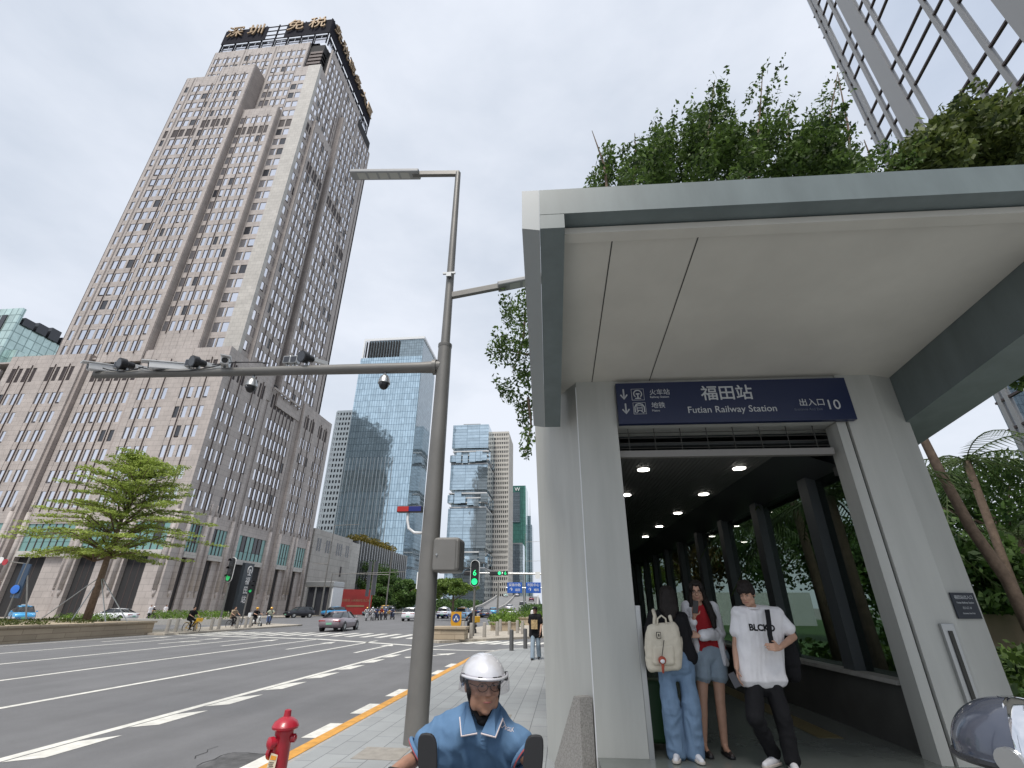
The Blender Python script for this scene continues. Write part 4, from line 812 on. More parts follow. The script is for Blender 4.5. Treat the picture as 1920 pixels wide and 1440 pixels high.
for (yt, xl, xr, xt, yr) in tiers:
    L_, R_ = AY(xl, yt, Y3), AY(xr, yt + 4, Y3); s = AY(xt, yr, Y3); c = (L_ + R_) / 2; rad = (R_ - L_).length / 2 * .86; nb = 11
    for i in range(nb):
        a = 2 * math.pi * i / nb + random.uniform(-.2, .2); q = rad * random.uniform(.7, 1.05)
        e = Vector((c.x * .5 + s.x * .5 + math.cos(a) * q, Y3 + math.sin(a) * q, L_.z + random.uniform(-.25, .3)))
        if math.cos(a) > .9: e.x = R_.x - .9
        if math.cos(a) < -.9: e.x = L_.x + .9
        m_ = s.lerp(e, .45) + Vector((0, 0, .16 * q)); g.tube([s, m_, e], [.06, .04, .012], 5)
        for k in range(9):
            f = .25 + .75 * k / 8; p = s.lerp(m_, f * 2) if f < .5 else m_.lerp(e, f * 2 - 1); w = .30 + .5 * (1 - abs(f - .6))
            cl.append(((p.x + random.uniform(-.3, .3), p.y + random.uniform(-.4, .4), p.z + .06), (w, w, .09), 64))
g.build('trunk', M['bark'], T3, world=True, smooth=True)
leafmesh('crown', cl, .15, M['leaflight'], T3, flat=.55, aspect=.55)
for (x, y, z) in ((70, 1166, .7), (130, 1172, .7), (200, 1161, .72), (240, 1164, .7)):
    p = AY(x, y, Y3 - .6 + random.uniform(-1, 1.2)); p.z = .66; t_ = AY(190, 1080, Y3); g = MB(); g.tube([p, t_], .035, 6)
    tag(g.build('tree_stake', M['steel']), 'slim grey stake propping the tiered tree in the planter', 'stake', 'stakes propping the tiered tree')
def hedge(name, label, x0, x1, y0, y1, z0, z1, m='hedge', n=900, leaf=.14):
    cl = []; nx = max(1, int((x1 - x0) / .8)); ny = max(1, int((y1 - y0) / .8))
    for i in range(nx):
        for j in range(ny): cl.append(((x0 + (i + .5) * (x1 - x0) / nx, y0 + (j + .5) * (y1 - y0) / ny, (z0 + z1) / 2), (.65, .65, (z1 - z0) / 2), max(20, int(n / nx / ny))))
    return tag(leafmesh(name, cl, leaf, M[m]), label, 'hedge')
q = G(120, 1163, .2); hedge('hedge', 'bright clipped hedge behind the tiered tree on the left refuge', -47.5, -42, 44, 46, 0, 1.0, n=1800, leaf=.16)
hedge('hedge', 'long bright clipped hedge behind the cyclists on the left refuge', -43, -35, 50, 52, .3, 1.25, n=2600, leaf=.16)
g = MB(); g.box(-48, -34.6, 49.6, 52.4, RZ, .35); tag(g.build('hedge_planter', M['kerb']), 'low pale planter kerb under the long hedge behind the cyclists', 'planter')
# trees across the junction
def ptree(name, label, px, ptop, hw, Y, m, pbase=None, **k):
    p = AY(px, ptop, Y); rx = hw * Y / 883 * 1.02; return tree(name, label, (p.x, Y, 0), p.z, rx, m, **k)
GA = 'dark trees massed across the junction'
for px, pt, hw, Y, lb in ((690, 1046, 44, 142, 'rounded dark green tree, tallest of the mass left of the pole'), (728, 1068, 36, 128, 'dark green tree touching the pole in the mass across the junction'), (655, 1078, 26, 146, 'small dark tree beside the red hoarding'), (768, 1085, 30, 104, 'dark green tree just behind the grey camera pole'), (712, 1092, 34, 120, 'low spreading dark tree in front of the mass left of the pole')):
    ptree('street_tree', lb, px, pt, hw, Y, M['leafmid'], n=13000, leaf=.42, clumps=46, r=.35, trunk=.12, group=GA)
for px, pt, hw, Y, lb in ((852, 1076, 36, 72, 'light green tree right of the grey pole, beneath the far towers'), (818, 1084, 22, 80, 'light green tree half hidden by the control box'), (800, 1092, 24, 92, 'small light tree behind the grey pole')):
    ptree('street_tree', lb, px, pt, hw, Y, leafmat('fresh leaves', (.05, .10, .015), (.20, .29, .06), .6) if 'fresh leaves' not in bpy.data.materials else bpy.data.materials['fresh leaves'], n=7000, leaf=.3, clumps=26, r=.2, trunk=.42, sq=.8, group='light green trees by the flyover')
hedge('embankment_shrubs', 'green shrubs along the flyover embankment beyond the light green trees', -34, -27, 120, 170, .2, 3.6, m='leafmid', n=5000, leaf=.5)
hedge('verge_shrubs', 'olive shrubs on the verge beside the climbing road near the pale pillar', -7, -3, 78, 120, 0, 2.2, m='leafmid', n=4000, leaf=.35)
# median planters on the island
def planter(label, x0, x1, y0, y1, hz=.55, top=1.15):
    t = thing('planter', label, 'planter', ((x0 + x1) / 2, (y0 + y1) / 2, 0), 0, 'stone planters on the island'); g = MB(); g.box(x0, x1, y0, y1, .002, hz); g.box(x0 - .08, x1 + .08, y0 - .08, y1 + .08, hz + .001, hz + .1); g.build('wall', bpy.data.materials['planter stone'], t, world=True)
    cl = [((random.uniform(x0, x1), random.uniform(y0, y1), random.uniform(hz, top - .2)), (.6, .6, .4), 110) for i in range(14)]; leafmesh('shrubs', cl, .2, M['hedge'], t)
planter('small stone planter with bright green shrub behind the traffic light', -5.9, -3.9, 41, 44, .5, 1.2); planter('long stone planter topped with bright shrubs further along the island', -6.8, -2.4, 54, 58, .6, 1.5)
# greenery right of the entrance and beyond its glass
def palm(label, base, h, lean, n=16, L_=2.6, r=.14):
    t = thing('palm_tree', label, 'palm', base, 0, 'palms beside the entrance'); top = Vector((lean[0], lean[1], h)); g = MB(); g.tube([(0, 0, 0), top * .5 + Vector((-lean[0] * .1, 0, 0)), top], [r, r * .8, r * .7], 9); g.build('trunk', M['bark'], t, smooth=True)
    for i in range(n):
        a = 2 * math.pi * i / n + random.uniform(-.2, .2); el = random.uniform(-.1, .9); g = MB(); pts = []
        for k in range(9): s = k / 8; pts.append(top + Vector((math.cos(a) * L_ * s * math.cos(el * (1 - s)), math.sin(a) * L_ * s * math.cos(el * (1 - s)), L_ * (math.sin(el) * s - .75 * s * s))))
        g.tube(pts, [.02] * 5 + [.012] * 4, 4); side = Vector((-math.sin(a), math.cos(a), 0))
        for k in range(1, 26):
            s = k / 26; i0 = min(7, int(s * 8)); p = pts[i0].lerp(pts[i0 + 1], s * 8 - i0); d = (pts[i0 + 1] - pts[i0]).normalized(); ll = .62 * math.sin(math.pi * (.12 + .86 * s)) + .08
            for sg_ in (-1, 1):
                e = p + (side * sg_ * .75 + d * .55 + Vector((0, 0, -.45))).normalized() * ll; w = d * .022
                g.add([p - w, p + w, e], [(0, 1, 2)])
        g.build('frond', M['leafpalm'], t)
    return t
M['leafpalm'] = leafmat('palm leaves', (.02, .04, .012), (.11, .16, .05), 2)
def pbase(px, py, Y): p = AY(px, py, Y); return (p.x, Y, .05), p.z
for lb, px, py, Y, ln, L_ in (('palm with drooping fronds right of the right pillar', 1800, 868, 15.5, (.2, 0), 3.0), ('tall palm close behind the first tinted pane', 1560, 930, 10.6, (.1, .3), 2.4), ('palm behind the second tinted pane with feathery fronds', 1490, 900, 13.2, (-.1, .2), 2.6), ('short palm low at the far right edge behind the pillar', 1905, 1010, 20, (.1, 0), 2.4), ('palm far along the glazed corridor', 1420, 985, 19, (0, .2), 2.4)):
    bs, z = pbase(px, py, Y); palm(lb, bs, z, ln, L_=L_)
# leaning trunk
t = thing('leaning_tree', 'thin dark leaning tree trunk beside the right pillar', 'tree', (0, 0, 0)); Yl = 10.5; pts = [AY(1700, 760, Yl), AY(1760, 880, Yl - .2), AY(1820, 990, Yl), AY(1890, 1090, Yl + .1), AY(1945, 1185, Yl)]; pts[-1].z = .05; t.location = pts[-1]
top = pts[0] + Vector((-.6, .2, 2.6)); g = MB(); g.tube([top] + pts, [.05, .075, .085, .1, .11, .14], 9); g.build('trunk', M['bark'], t, world=True, smooth=True)
cl = [(tuple(top + Vector((random.uniform(-2.2, 2.6), random.uniform(-.6, 2), random.uniform(-.6, 1.6)))), (.6, .6, .4), 260) for i in range(16)] + [(tuple(AY(x, y, 10)), (.22, .3, .16), 120) for x, y in ((1850, 712), (1890, 700), (1915, 715), (1920, 690), (1870, 700))]; leafmesh('crown', cl, .13, M['leafdark'], t)
GB = 'broad trees on the lawn beyond the entrance'
for lb, x, y, h, rx in (('broad tree filling the far right edge behind the palm', 22, 27, 9.5, 4.6), ('leafy tree between the palm and the far right edge', 17, 30, 9.0, 4.2), ('large green tree seen through the middle panes', 13.5, 34, 9.8, 4.3), ('reddish brown leaved tree seen through the far panes', 9.2, 37, 9.5, 2.6), ('yellow green tree at the end of the glazed corridor', 8.2, 47, 11, 3), ('tree right of the glass tower base on the lawn', 29, 33, 10, 5), ('low dark tree under the right canopy beam', 12.6, 19, 4.6, 2.4)):
    mm = leafmat('russet leaves', (.05, .035, .01), (.22, .15, .05), 1) if 'reddish' in lb else (M['leaflight'] if 'yellow' in lb else M['leafmid']); tree('lawn_tree', lb, (x, y, .05), h, rx, mm, n=9000, leaf=.27, clumps=36, trunk=.2, group=GB)
hedge('shrub_bed', 'dark shrub bed on the lawn outside the tinted panes', 6.2, 12, 10, 16, .05, 1.0, m='leafdark', n=4200, leaf=.2)
hedge('shrub_bed', 'dense undergrowth behind the palms right of the entrance', 12, 34, 20, 24, .05, 2.4, m='leafmid', n=9000, leaf=.26)
g = MB(); g.box(11, 40, 18.0, 18.3, .05, 1.55); tag(g.build('garden_wall', mat('brown wall', (.20, .15, .11), .8, var=.15, vs=1)), 'low brown garden wall behind the leaning trunk', 'wall')
g = MB(); g.box(5.5, 26, 58, 58.3, 0, 3.2); tag(g.build('site_fence', M['white']), 'white site fence seen through the far panes of the corridor', 'fence')
# ================================================================== vehicles
random.seed(21)
def paint(name, col): return bpy.data.materials.get(name) or mat(name, col, .28, .25, coat=.6)
M['carglass'] = mat('car glass', (.02, .024, .028), .06, 0, spec=.8); M['tail'] = mat('tail lamp', (.3, .02, .02), .25); M['headl'] = mat('head lamp', (.6, .62, .64), .15, .3); M['plate'] = mat('green plate', (.18, .45, .30), .4); M['plateblue'] = mat('blue plate', (.03, .08, .32), .4)
def ssec(x, zb, zs, w, n=None):   # body cross-section at station x
    return [(x, -w * .86, zb), (x, -w * .985, zb + .10), (x, -w, zb + (zs - zb) * .5), (x, -w * .965, zs - .06), (x, -w * .88, zs), (x, 0, zs + .025), (x, w * .88, zs), (x, w * .965, zs - .06), (x, w, zb + (zs - zb) * .5), (x, w * .985, zb + .10), (x, w * .86, zb)]
def skin_secs(g, secs, mi=0):
    n = len(secs[0]); b = []
    for s_ in secs: b += s_
    fs = [(i * n + k, i * n + (k + 1) % n, (i + 1) * n + (k + 1) % n, (i + 1) * n + k) for i in range(len(secs) - 1) for k in range(n)]
    fs += [tuple(range(n - 1, -1, -1)), tuple(range((len(secs) - 1) * n, len(secs) * n))]; g.add(b, fs, mi)
KINDS = dict(
 sedan=dict(L=4.8, W=.93, H=1.42, body=[(-2.4, .42, .78, .74), (-2.25, .3, .92, .86), (-1.6, .24, .98, .93), (-.6, .22, .95, .92), (.6, .22, .93, .92), (1.4, .24, .88, .92), (2.0, .26, .78, .86), (2.32, .34, .66, .76), (2.4, .42, .58, .66)], cab=[(-1.95, .97, .99, .70, .66), (-1.1, .95, 1.36, .80, .56), (-.3, .95, 1.42, .82, .58), (.4, .94, 1.38, .82, .57), (1.3, .88, .93, .76, .7)], wx=(-1.45, 1.45), r=.34),
 suv=dict(L=4.7, W=.94, H=1.66, body=[(-2.35, .45, .9, .8), (-2.25, .34, 1.08, .9), (-1.5, .28, 1.1, .94), (0, .26, 1.08, .94), (1.3, .28, 1.04, .93), (2.05, .3, .96, .88), (2.3, .38, .82, .8), (2.35, .45, .7, .72)], cab=[(-2.2, 1.06, 1.1, .78, .72), (-1.9, 1.06, 1.58, .82, .62), (-.6, 1.06, 1.66, .84, .64), (.3, 1.06, 1.62, .84, .63), (1.25, 1.02, 1.07, .8, .74)], wx=(-1.4, 1.4), r=.36),
 van=dict(L=4.6, W=.9, H=1.95, body=[(-2.3, .4, 1.0, .84), (-2.2, .3, 1.1, .89), (0, .28, 1.1, .9), (1.5, .28, 1.05, .89), (2.15, .32, .92, .84), (2.3, .42, .75, .76)], cab=[(-2.22, 1.06, 1.12, .83, .8), (-2.1, 1.06, 1.88, .85, .74), (0, 1.06, 1.95, .86, .76), (1.0, 1.06, 1.86, .86, .72), (1.85, 1.0, 1.06, .82, .76)], wx=(-1.4, 1.45), r=.32))
def car(label, loc, rz, kind, col, roof=None, lower=None, name='parked_car', cat='car', group='cars around the junction', plate='plate', taxi=False):
    k = KINDS[kind]; t = thing(name, label, cat, loc, rz, group); mb_ = paint('car paint %s' % (str(col)), col)
    g = MB(); skin_secs(g, [ssec(*s_) for s_ in k['body']]); body = g.build('body', mb_, t); bevel = None
    body.data.polygons.foreach_set('use_smooth', [True] * len(body.data.polygons)); body.data.set_sharp_from_angle(angle=R(50))
    if lower:
        g = MB(); skin_secs(g, [[(x, y * 1.006, min(z, .62)) for x, y, z in ssec(x_, zb, max(zs, .66), w)] for x_, zb, zs, w in k['body']]); g.build('lower_panel', paint('car paint %s' % str(lower), lower), t)
    g = MB(); skin_secs(g, [[(x, -wb, z0), (x, -(wb + wr) / 2 - .02, (z0 + z1) / 2), (x, -wr, z1 - .03), (x, 0, z1), (x, wr, z1 - .03), (x, (wb + wr) / 2 + .02, (z0 + z1) / 2), (x, wb, z0)] for x, z0, z1, wb, wr in k['cab']]); o = g.build('windows', M['carglass'], t); o.data.polygons.foreach_set('use_smooth', [True] * len(o.data.polygons)); o.data.set_sharp_from_angle(angle=R(40))
    c = k['cab']; g = MB(); rs = [c[1], c[2], c[3]]; g2 = [[(x, -wr * .99, z1 - .028), (x, -wr * .8, z1 + .006), (x, 0, z1 + .016), (x, wr * .8, z1 + .006), (x, wr * .99, z1 - .028)] for x, z0, z1, wb, wr in rs]; skin_secs(g, g2); g.build('roof', paint('car paint %s' % str(roof), roof) if roof else mb_, t, smooth=True)
    for sgn in (-1, 1):
        g = MB()
        for a, b_ in ((c[0], c[1]), (c[3], c[4])): g.tube([(a[0], sgn * (a[3] if a is c[0] else a[4]), a[1] if a is c[0] else a[2]), (b_[0], sgn * (b_[4] if b_ is c[1] else b_[3]), b_[2] if b_ is c[1] else b_[1])], .035, 5)
        g.tube([(c[2][0], sgn * c[2][4], c[2][2] - .02), (c[2][0] - .1, sgn * (c[2][3] + .005), c[2][1])], .03, 5); g.build('pillars', M['black'] if not roof else mb_, t)
        g = MB(); g.ell((c[3][0] + .55, sgn * (k['W'] + .06), c[3][1] + .06), (.07, .1, .06)); g.build('mirror', mb_, t, smooth=True)
        zt = k['body'][-3][2] - .12; g = MB(); g.box(k['L'] / 2 - .38, k['L'] / 2 - .06, sgn * .52, sgn * .78, zt - .1, zt + .02); g.build('headlight', M['headl'], t, bevel=.03)
        zt = k['body'][1][2] - .12; g = MB(); g.box(-k['L'] / 2 - .004, -k['L'] / 2 + .3, sgn * .3, sgn * (k['W'] * .9), zt - .09, zt); g.build('taillight', M['tail'], t, bevel=.02)
        for x in k['wx']:
            y = sgn * (k['W'] - .12); g = MB(); g.cyl((x, sgn * (k['W'] - .2), k['r']), (x, sgn * (k['W'] + .004), k['r']), k['r'] + .055, n=20); g.build('arch', M['black'], t)
            r = k['r']; g = MB(); g.tube([(x, y - sgn * .09, r), (x, y - sgn * .1, r), (x, y + sgn * .11, r), (x, y + sgn * .135, r)], [r * .7, r, r, r * .8], 20); w_ = g.build('wheel', M['rubber'], t, sharp=40)
            g = MB(); g.cyl((x, y + sgn * .1, r), (x, y + sgn * .14, r), r * .62, r * .58, 16); [g.tube([(x, y + sgn * .142, r), (x + math.cos(a) * r * .58, y + sgn * .142, r + math.sin(a) * r * .58)], .02, 4) for a in [R(72 * i) for i in range(5)]]; g.build('rim', M['steel'], w_)
    for sgn, z in ((-1, .5), (1, .45)): g = MB(); x = sgn * (k['L'] / 2 + .005); g.box(x - .02, x + .02, -.22, .22, z, z + .14); g.build('plate', M[plate], t)
    if taxi: g = MB(); g.box(c[2][0] - .1, c[2][0] + .1, -.3, .3, k['H'] + .0, k['H'] + .14); g.build('roof_sign', M['headl'], t, bevel=.03)
    return t
def at(px, py, z=RZ): p = G(px, py, z); return Vector((p.x, p.y, z))
car('mauve electric sedan with a green plate crossing the zebra', (-18.3, 41.3, RZ), R(94), 'sedan', (.25, .205, .23), name='sedan')
car('black car with a green plate waiting by the stone tower entrance', (-43.6, 82, RZ), R(-120), 'suv', (.012, .013, .02), name='black_car')
car('sky blue taxi with white nose beside the black car', (-43.2, 94, RZ), R(-115), 'suv', (.05, .32, .62), lower=(.75, .76, .78), name='taxi', taxi=True, plate='plateblue')
car('grey blue car partly hidden behind the mauve sedan', (-40.5, 106, RZ), R(-100), 'sedan', (.12, .16, .22), name='grey_car')
car('yellow and white van behind the mauve sedan', (-38.2, 108, RZ), R(-95), 'van', (.72, .40, .05), name='yellow_van', cat='van')
car('white crossover seen from behind just left of the grey pole', (-20.9, 70, RZ), R(92), 'suv', (.78, .79, .82), name='white_car', plate='plate')
car('white taxi with blue lower body right of the grey pole', (-20.2, 86.5, RZ), R(90), 'suv', (.72, .76, .82), lower=(.02, .05, .4), name='taxi', taxi=True)
car('pale blue taxi with an orange roof behind the motorbike', (-14.6, 74, RZ), R(90), 'suv', (.30, .55, .78), roof=(.7, .36, .1), name='taxi', taxi=True, plate='plateblue')
car('dark grey sedan queueing right of the traffic light post', (-14.1, 92, RZ), R(90), 'sedan', (.05, .055, .06), name='grey_car', plate='plateblue')
car('dark sedan further ahead of the grey sedan', (-17.8, 108, .15), R(91), 'sedan', (.03, .035, .05), name='dark_car', plate='plateblue')
car('blue taxi ahead between the dark grey and white sedans', (-14.4, 104, .1), R(90), 'sedan', (.06, .34, .58), name='taxi', plate='plateblue')
car('white sedan behind the island planters', (-10.4, 99, .0), R(90), 'sedan', (.76, .77, .79), name='white_car', plate='plateblue')
car('white sedan higher up the climbing road', (-13.4, 125, .8), R(92), 'sedan', (.74, .75, .78), name='white_car', plate='plateblue')
car('white van near the pale pillar on the climbing road', (-10.4, 128, .9), R(92), 'van', (.78, .79, .8), name='white_van', cat='van', plate='plateblue')
car('dark red car climbing towards the flyover', (-12.4, 190, 3.6), R(95), 'sedan', (.16, .02, .03), name='red_car', plate='plateblue')
car('pale mint car at the crest of the flyover', (-27.5, 238, 5.8), R(97), 'sedan', (.5, .68, .62), name='mint_car', plate='plateblue')
car('silver car at the crest right of the mint car', (-23.0, 246, 6.15), R(97), 'sedan', (.55, .56, .58), name='silver_car', plate='plateblue')
p = at(190, 1166); car('white sedan behind the tree trunk in front of the stone tower', (p.x + .5, p.y + 1, RZ), R(183), 'sedan', (.80, .81, .82), name='white_car')
p = at(35, 1168); car('blue and white taxi by the left edge of the picture', (p.x, p.y, RZ), R(-35), 'suv', (.06, .36, .68), lower=(.78, .78, .8), name='taxi', taxi=True)
# ================================================================== street furniture
GBo = 'grey bollards at the pavement corner'; 
def bollard(loc, label, group, h=.78, r=.085, m='kerb'):
    g = MB(); g.lathe([(r, 0), (r, h - .06), (r * .94, h - .02), (r * .5, h)], (0, 0, 0), 14); o = g.build('bollard', M[m], sharp=40); o.location = loc; return tag(o, label, 'bollard', group)
M['bolgrey'] = mat('dark bollard', (.12, .12, .122), .5, .3)
for px, py, lb in ((959, 1220, 'dark grey bollard at the pavement corner, nearer the road'), (985, 1216, 'dark grey bollard at the pavement corner, nearer the pedestrian')): bollard(at(px, py, 0), lb, GBo, .8, .09, 'bolgrey')
M['bolstone'] = mat('stone bollard', (.33, .31, .28), .75, var=.1, vs=5)
for px, py in ((883, 1197), (908, 1195), (932, 1192), (955, 1190), (938, 1184), (970, 1187), (980, 1189), (868, 1190), (862, 1186)): bollard(at(px, py, 0), 'pale stone bollard standing on the paved traffic island', 'stone bollards on the traffic island', .82, .11, 'bolstone')
for px, py in ((303, 1186), (317, 1187), (350, 1184), (381, 1182), (396, 1181), (436, 1178), (456, 1177), (468, 1176)): p = at(px, py, 0); p.x = -26.6; p.y = 33 + (px - 303) * .056; bollard(p, 'pale stone bollard along the left refuge by the cyclists', 'stone bollards on the left refuge', .85, .12, 'bolstone')
for i in range(9): bollard((-47.2, 58 + i * 1.6, 0), 'short pale bollard on the kerb in front of the stone tower', 'bollards in front of the stone tower', .85, .1, 'bolstone')
# stone block with the shield sign
t = thing('stone_planter', 'weathered beige stone block planter at the tip of the traffic island', 'planter', (-6.6, 30.0, 0)); g = MB(); g.box(-.9, .9, -.55, .55, 0, .5); g.build('base', bpy.data.materials['planter stone'], t, bevel=.04); g = MB(); g.box(-.98, .98, -.62, .62, .501, .66); g.build('cap', bpy.data.materials['planter stone'], t, bevel=.03)
p = AY(855, 1165, 31.4); t = thing('keep_sign', 'yellow shield sign with blue disc and white arrows behind the stone block', 'road sign', (p.x, 31.4, 0))
g = MB(); s_ = .32; z0 = p.z; g.extr([(-s_, 0, z0 + .52), (-s_, 0, z0 - .1), (-s_ * .8, 0, z0 - .28), (0, 0, z0 - .6), (s_ * .8, 0, z0 - .28), (s_, 0, z0 - .1), (s_, 0, z0 + .52)], (0, .03, 0)); g.build('panel', mat('sign yellow', (.60, .30, .015), .45), t)
g = MB(); g.cyl((0, -.004, z0 + .18), (0, -.012, z0 + .18), .24, n=24); dsc = g.build('disc', mat('sign blue', (.02, .06, .22), .4), t)
g = MB()
for sx in (-1, 1): g.tube([(0, -.018, z0 + .3), (sx * .09, -.018, z0 + .08)], .02, 4); g.add([(sx * .03, -.02, z0 + .12), (sx * .12, -.02, z0 + .0), (sx * .14, -.02, z0 + .14)], [(0, 1, 2)])
g.build('arrows', M['letters'], t); g = MB(); g.cyl((0, .05, 0), (0, .05, z0 + .4), .035, n=10); g.build('post', M['steel'], t)
# traffic lights
M['green'] = mat('green lamp', (.05, .5, .2), .4, emit=(.01, .75, .22), es=1.1); M['greendim'] = mat('dim green lamp', (.02, .3, .1), .4, emit=(.02, .6, .15), es=.4); M['lampoff'] = mat('lamp off', (.02, .02, .022), .25)
def lightbox(t, z, w=.52, h=1.6, y=-.06, lamps=3, on=2, digits=None, rim=True, dim=False):
    r = w / 2; prof = [(r * math.cos(R(a)), z + h / 2 - r + r * math.sin(R(a))) for a in range(0, 181, 20)] + [(r * math.cos(R(a)), z - h / 2 + r + r * math.sin(R(a))) for a in range(180, 361, 20)]
    def sheet_(k, y0, d, m, nm):
        g = MB(); c = z; g.extr([(x * k if k != 1 else x, y0, c + (zz - c) * (1 - (1 - k) * w / h)) for x, zz in prof], (0, d, 0)); return g.build(nm, m, t)
    hd = sheet_(1.16, y, .03, M['white'] if rim else M['black'], 'backboard'); hs = sheet_(1.0, y - .10, .1, M['black'], 'housing')
    for i in range(lamps):
        zz = z + h / 2 - r - i * (h - 2 * r) / (lamps - 1)
        if digits and i == 1: text(digits, .5, M['green'], hs, PL((0, y - .112, zz), (1, 0, 0), (0, -1, 0)), .005, name='digit', world=False); continue
        g = MB(); g.cyl((0, y - .10, zz), (0, y - .115, zz), r * .72, n=18); g.build('lamp', (M['greendim'] if dim else M['green']) if i == on else M['lampoff'], hs)
        g = MB(); g.add([(r * .8 * math.cos(R(a)), y - .1 - d, zz + r * .8 * math.sin(R(a))) for d in (0, .22) for a in range(20, 161, 20)], [(j, j + 1, j + 9, j + 8) for j in range(7)]); g.build('visor', M['black'], hs)
def signal(label, px, pyt, pyb, Y, rz=0, dim=False, **k):
    a, b = AY(px, pyt, Y), AY(px, pyb, Y); t = thing('traffic_light', label, 'traffic light', (b.x, Y, 0), rz, 'traffic lights at the junction'); h = a.z - b.z; lightbox(t, (a.z + b.z) / 2, h * .34, h, dim=dim, **k)
    g = MB(); g.cyl((0, .05, 0), (0, .05, a.z), .075, n=12); g.build('post', M['polegrey'], t); return t
signal('traffic light on the island post showing a green countdown digit', 890, 1051, 1099, 33.2, 0, digits='6')
signal('white rimmed traffic light with green lamp before the stone tower', 429, 1046, 1091, 38.5, R(-20), dim=True)
t = signal('small side facing traffic light on a thin post by the tower doorway', 466, 1088, 1112, 52, R(70), rim=False, dim=True)
# overhead arm with horizontal heads
p0, p1 = AY(1012, 1076, 52), AY(872, 1074, 52); t = thing('signal_gantry', 'long arm over the far lanes holding two horizontal green traffic lights', 'traffic light', (p0.x + .6, 52, 0)); g = MB(); g.tube([(p0.x + .6, 52, p0.z), p1], [.10, .06], 8); g.tube([(p0.x + .6, 52, 0), (p0.x + .6, 52, p0.z + .5)], [.16, .12], 10); g.build('arm', M['steel'], t, world=True)
for px, dg in ((882, None), (930, '6')):
    c = AY(px, 1075, 51.9); g = MB(); g.box(c.x - .62, c.x + .62, 51.6, 51.85, c.z - .22, c.z + .22); h_ = g.build('signal_head', M['black'], t, world=True, bevel=.08)
    for i, m_ in enumerate(('lampoff', 'lampoff', 'green')): g = MB(); g.cyl((c.x - .4 + i * .4, 51.6, c.z), (c.x - .4 + i * .4, 51.58, c.z), .16, n=14); g.build('lamp', M[m_], h_, world=True)
    if dg: g = MB(); g.box(c.x + .75, c.x + 1.25, 51.65, 51.85, c.z - .22, c.z + .22); d_ = g.build('countdown', M['black'], t, world=True); text(dg, .46, M['green'], d_, PL((c.x + 1.0, 51.64, c.z), (1, 0, 0), (0, -1, 0)), .005, name='digit')
c = AY(1008, 1078, 51.8); g = MB(); g.box(c.x - .25, c.x + .25, 51.75, 51.8, c.z - .35, c.z + .3); s_ = g.build('plate_sign', M['white'], t, world=True); g = MB(); g.lathe([(.16, 0), (.19, 0), (.19, .02), (.16, .02)], (0, 0, 0), 16); 
# blue direction signs on a gantry up the climbing road
c0, c1 = AY(965, 1102, 120), AY(1000, 1102, 120); t = thing('road_sign_gantry', 'grey gantry carrying two blue direction signs with white lettering', 'road sign', ((c0.x + c1.x) / 2, 120, 0)); g = MB(); xm = (c0.x + c1.x) / 2; g.tube([(xm, 120.2, 0), (xm, 120.2, c0.z + 3)], .2, 8); g.tube([(c0.x - 2, 120.2, c0.z), (c1.x + 3, 120.2, c0.z)], .12, 6); g.build('post', M['steel'], t, world=True)
for c, tx in ((c0, '深南中路'), (c1, '市民中心')):
    g = MB(); g.box(c.x - 1.75, c.x + 1.75, 119.9, 120.0, c.z - 1.15, c.z + 1.15); s_ = g.build('sign_panel', mat('road sign blue', (.02, .10, .42), .4) if 'road sign blue' not in bpy.data.materials else bpy.data.materials['road sign blue'], t, world=True, bevel=.05)
    text(tx, .72, M['letters'], s_, PL((c.x, 119.88, c.z + .55), (1, 0, 0), (0, -1, 0)), .01); text('↑', 1.1, M['letters'], s_, PL((c.x - .8, 119.88, c.z - .45), (1, 0, 0), (0, -1, 0)), .01); text('福田', .6, M['letters'], s_, PL((c.x + .7, 119.88, c.z - .5), (1, 0, 0), (0, -1, 0)), .01)
# street lamps and camera poles across the junction
def lamppost(label, px, pyb, Y, h, arm, group='thin poles across the junction'):
    p = AY(px, pyb, Y); t = thing('street_lamp', label, 'pole', (p.x, Y, 0), 0, group); g = MB(); g.tube([(0, 0, 0), (.1, 0, h)], [.14, .07], 8); g.build('post', M['polegrey'], t)
    for z, l in arm: g = MB(); g.tube([(.05, 0, z), (l, 0, z + abs(l) * .03)], [.06, .04], 6); g.build('arm', M['polegrey'], t)
    return t
lamppost('street lamp with right pointing head before the stone annex', 600, 1150, 88, 15.5, ((15.4, 5), (8.6, -3.0)))
lamppost('camera post with long arm reaching over the hoarding', 611, 1150, 84, 6.8, ((6.6, 13),))
lamppost('thin post standing before the dark tree mass', 722, 1150, 84, 11.5, ((6.5, -6),))
lamppost('slender white mast beside the blue direction signs', 985, 1120, 150, 22, ((14, 6), (19.5, 6)))
lamppost('dark double headed post on the island beside the planter', 932, 1165, 62, 4.4, ((4.3, .5), (4.3, -.5)))
p = AY(690, 1150, 88); t = thing('road_sign', 'pair of dark sign panels seen edge on above the scooters', 'road sign', (p.x, 88, 0)); g = MB(); g.box(-.9, -.35, -.1, .1, 3.2, 9); g.box(.2, .8, -.1, .1, 3.4, 9); g.build('panel', M['windark'], t); g = MB(); g.cyl((0, .2, 0), (0, .2, 9), .12, n=8); g.build('post', M['polegrey'], t)
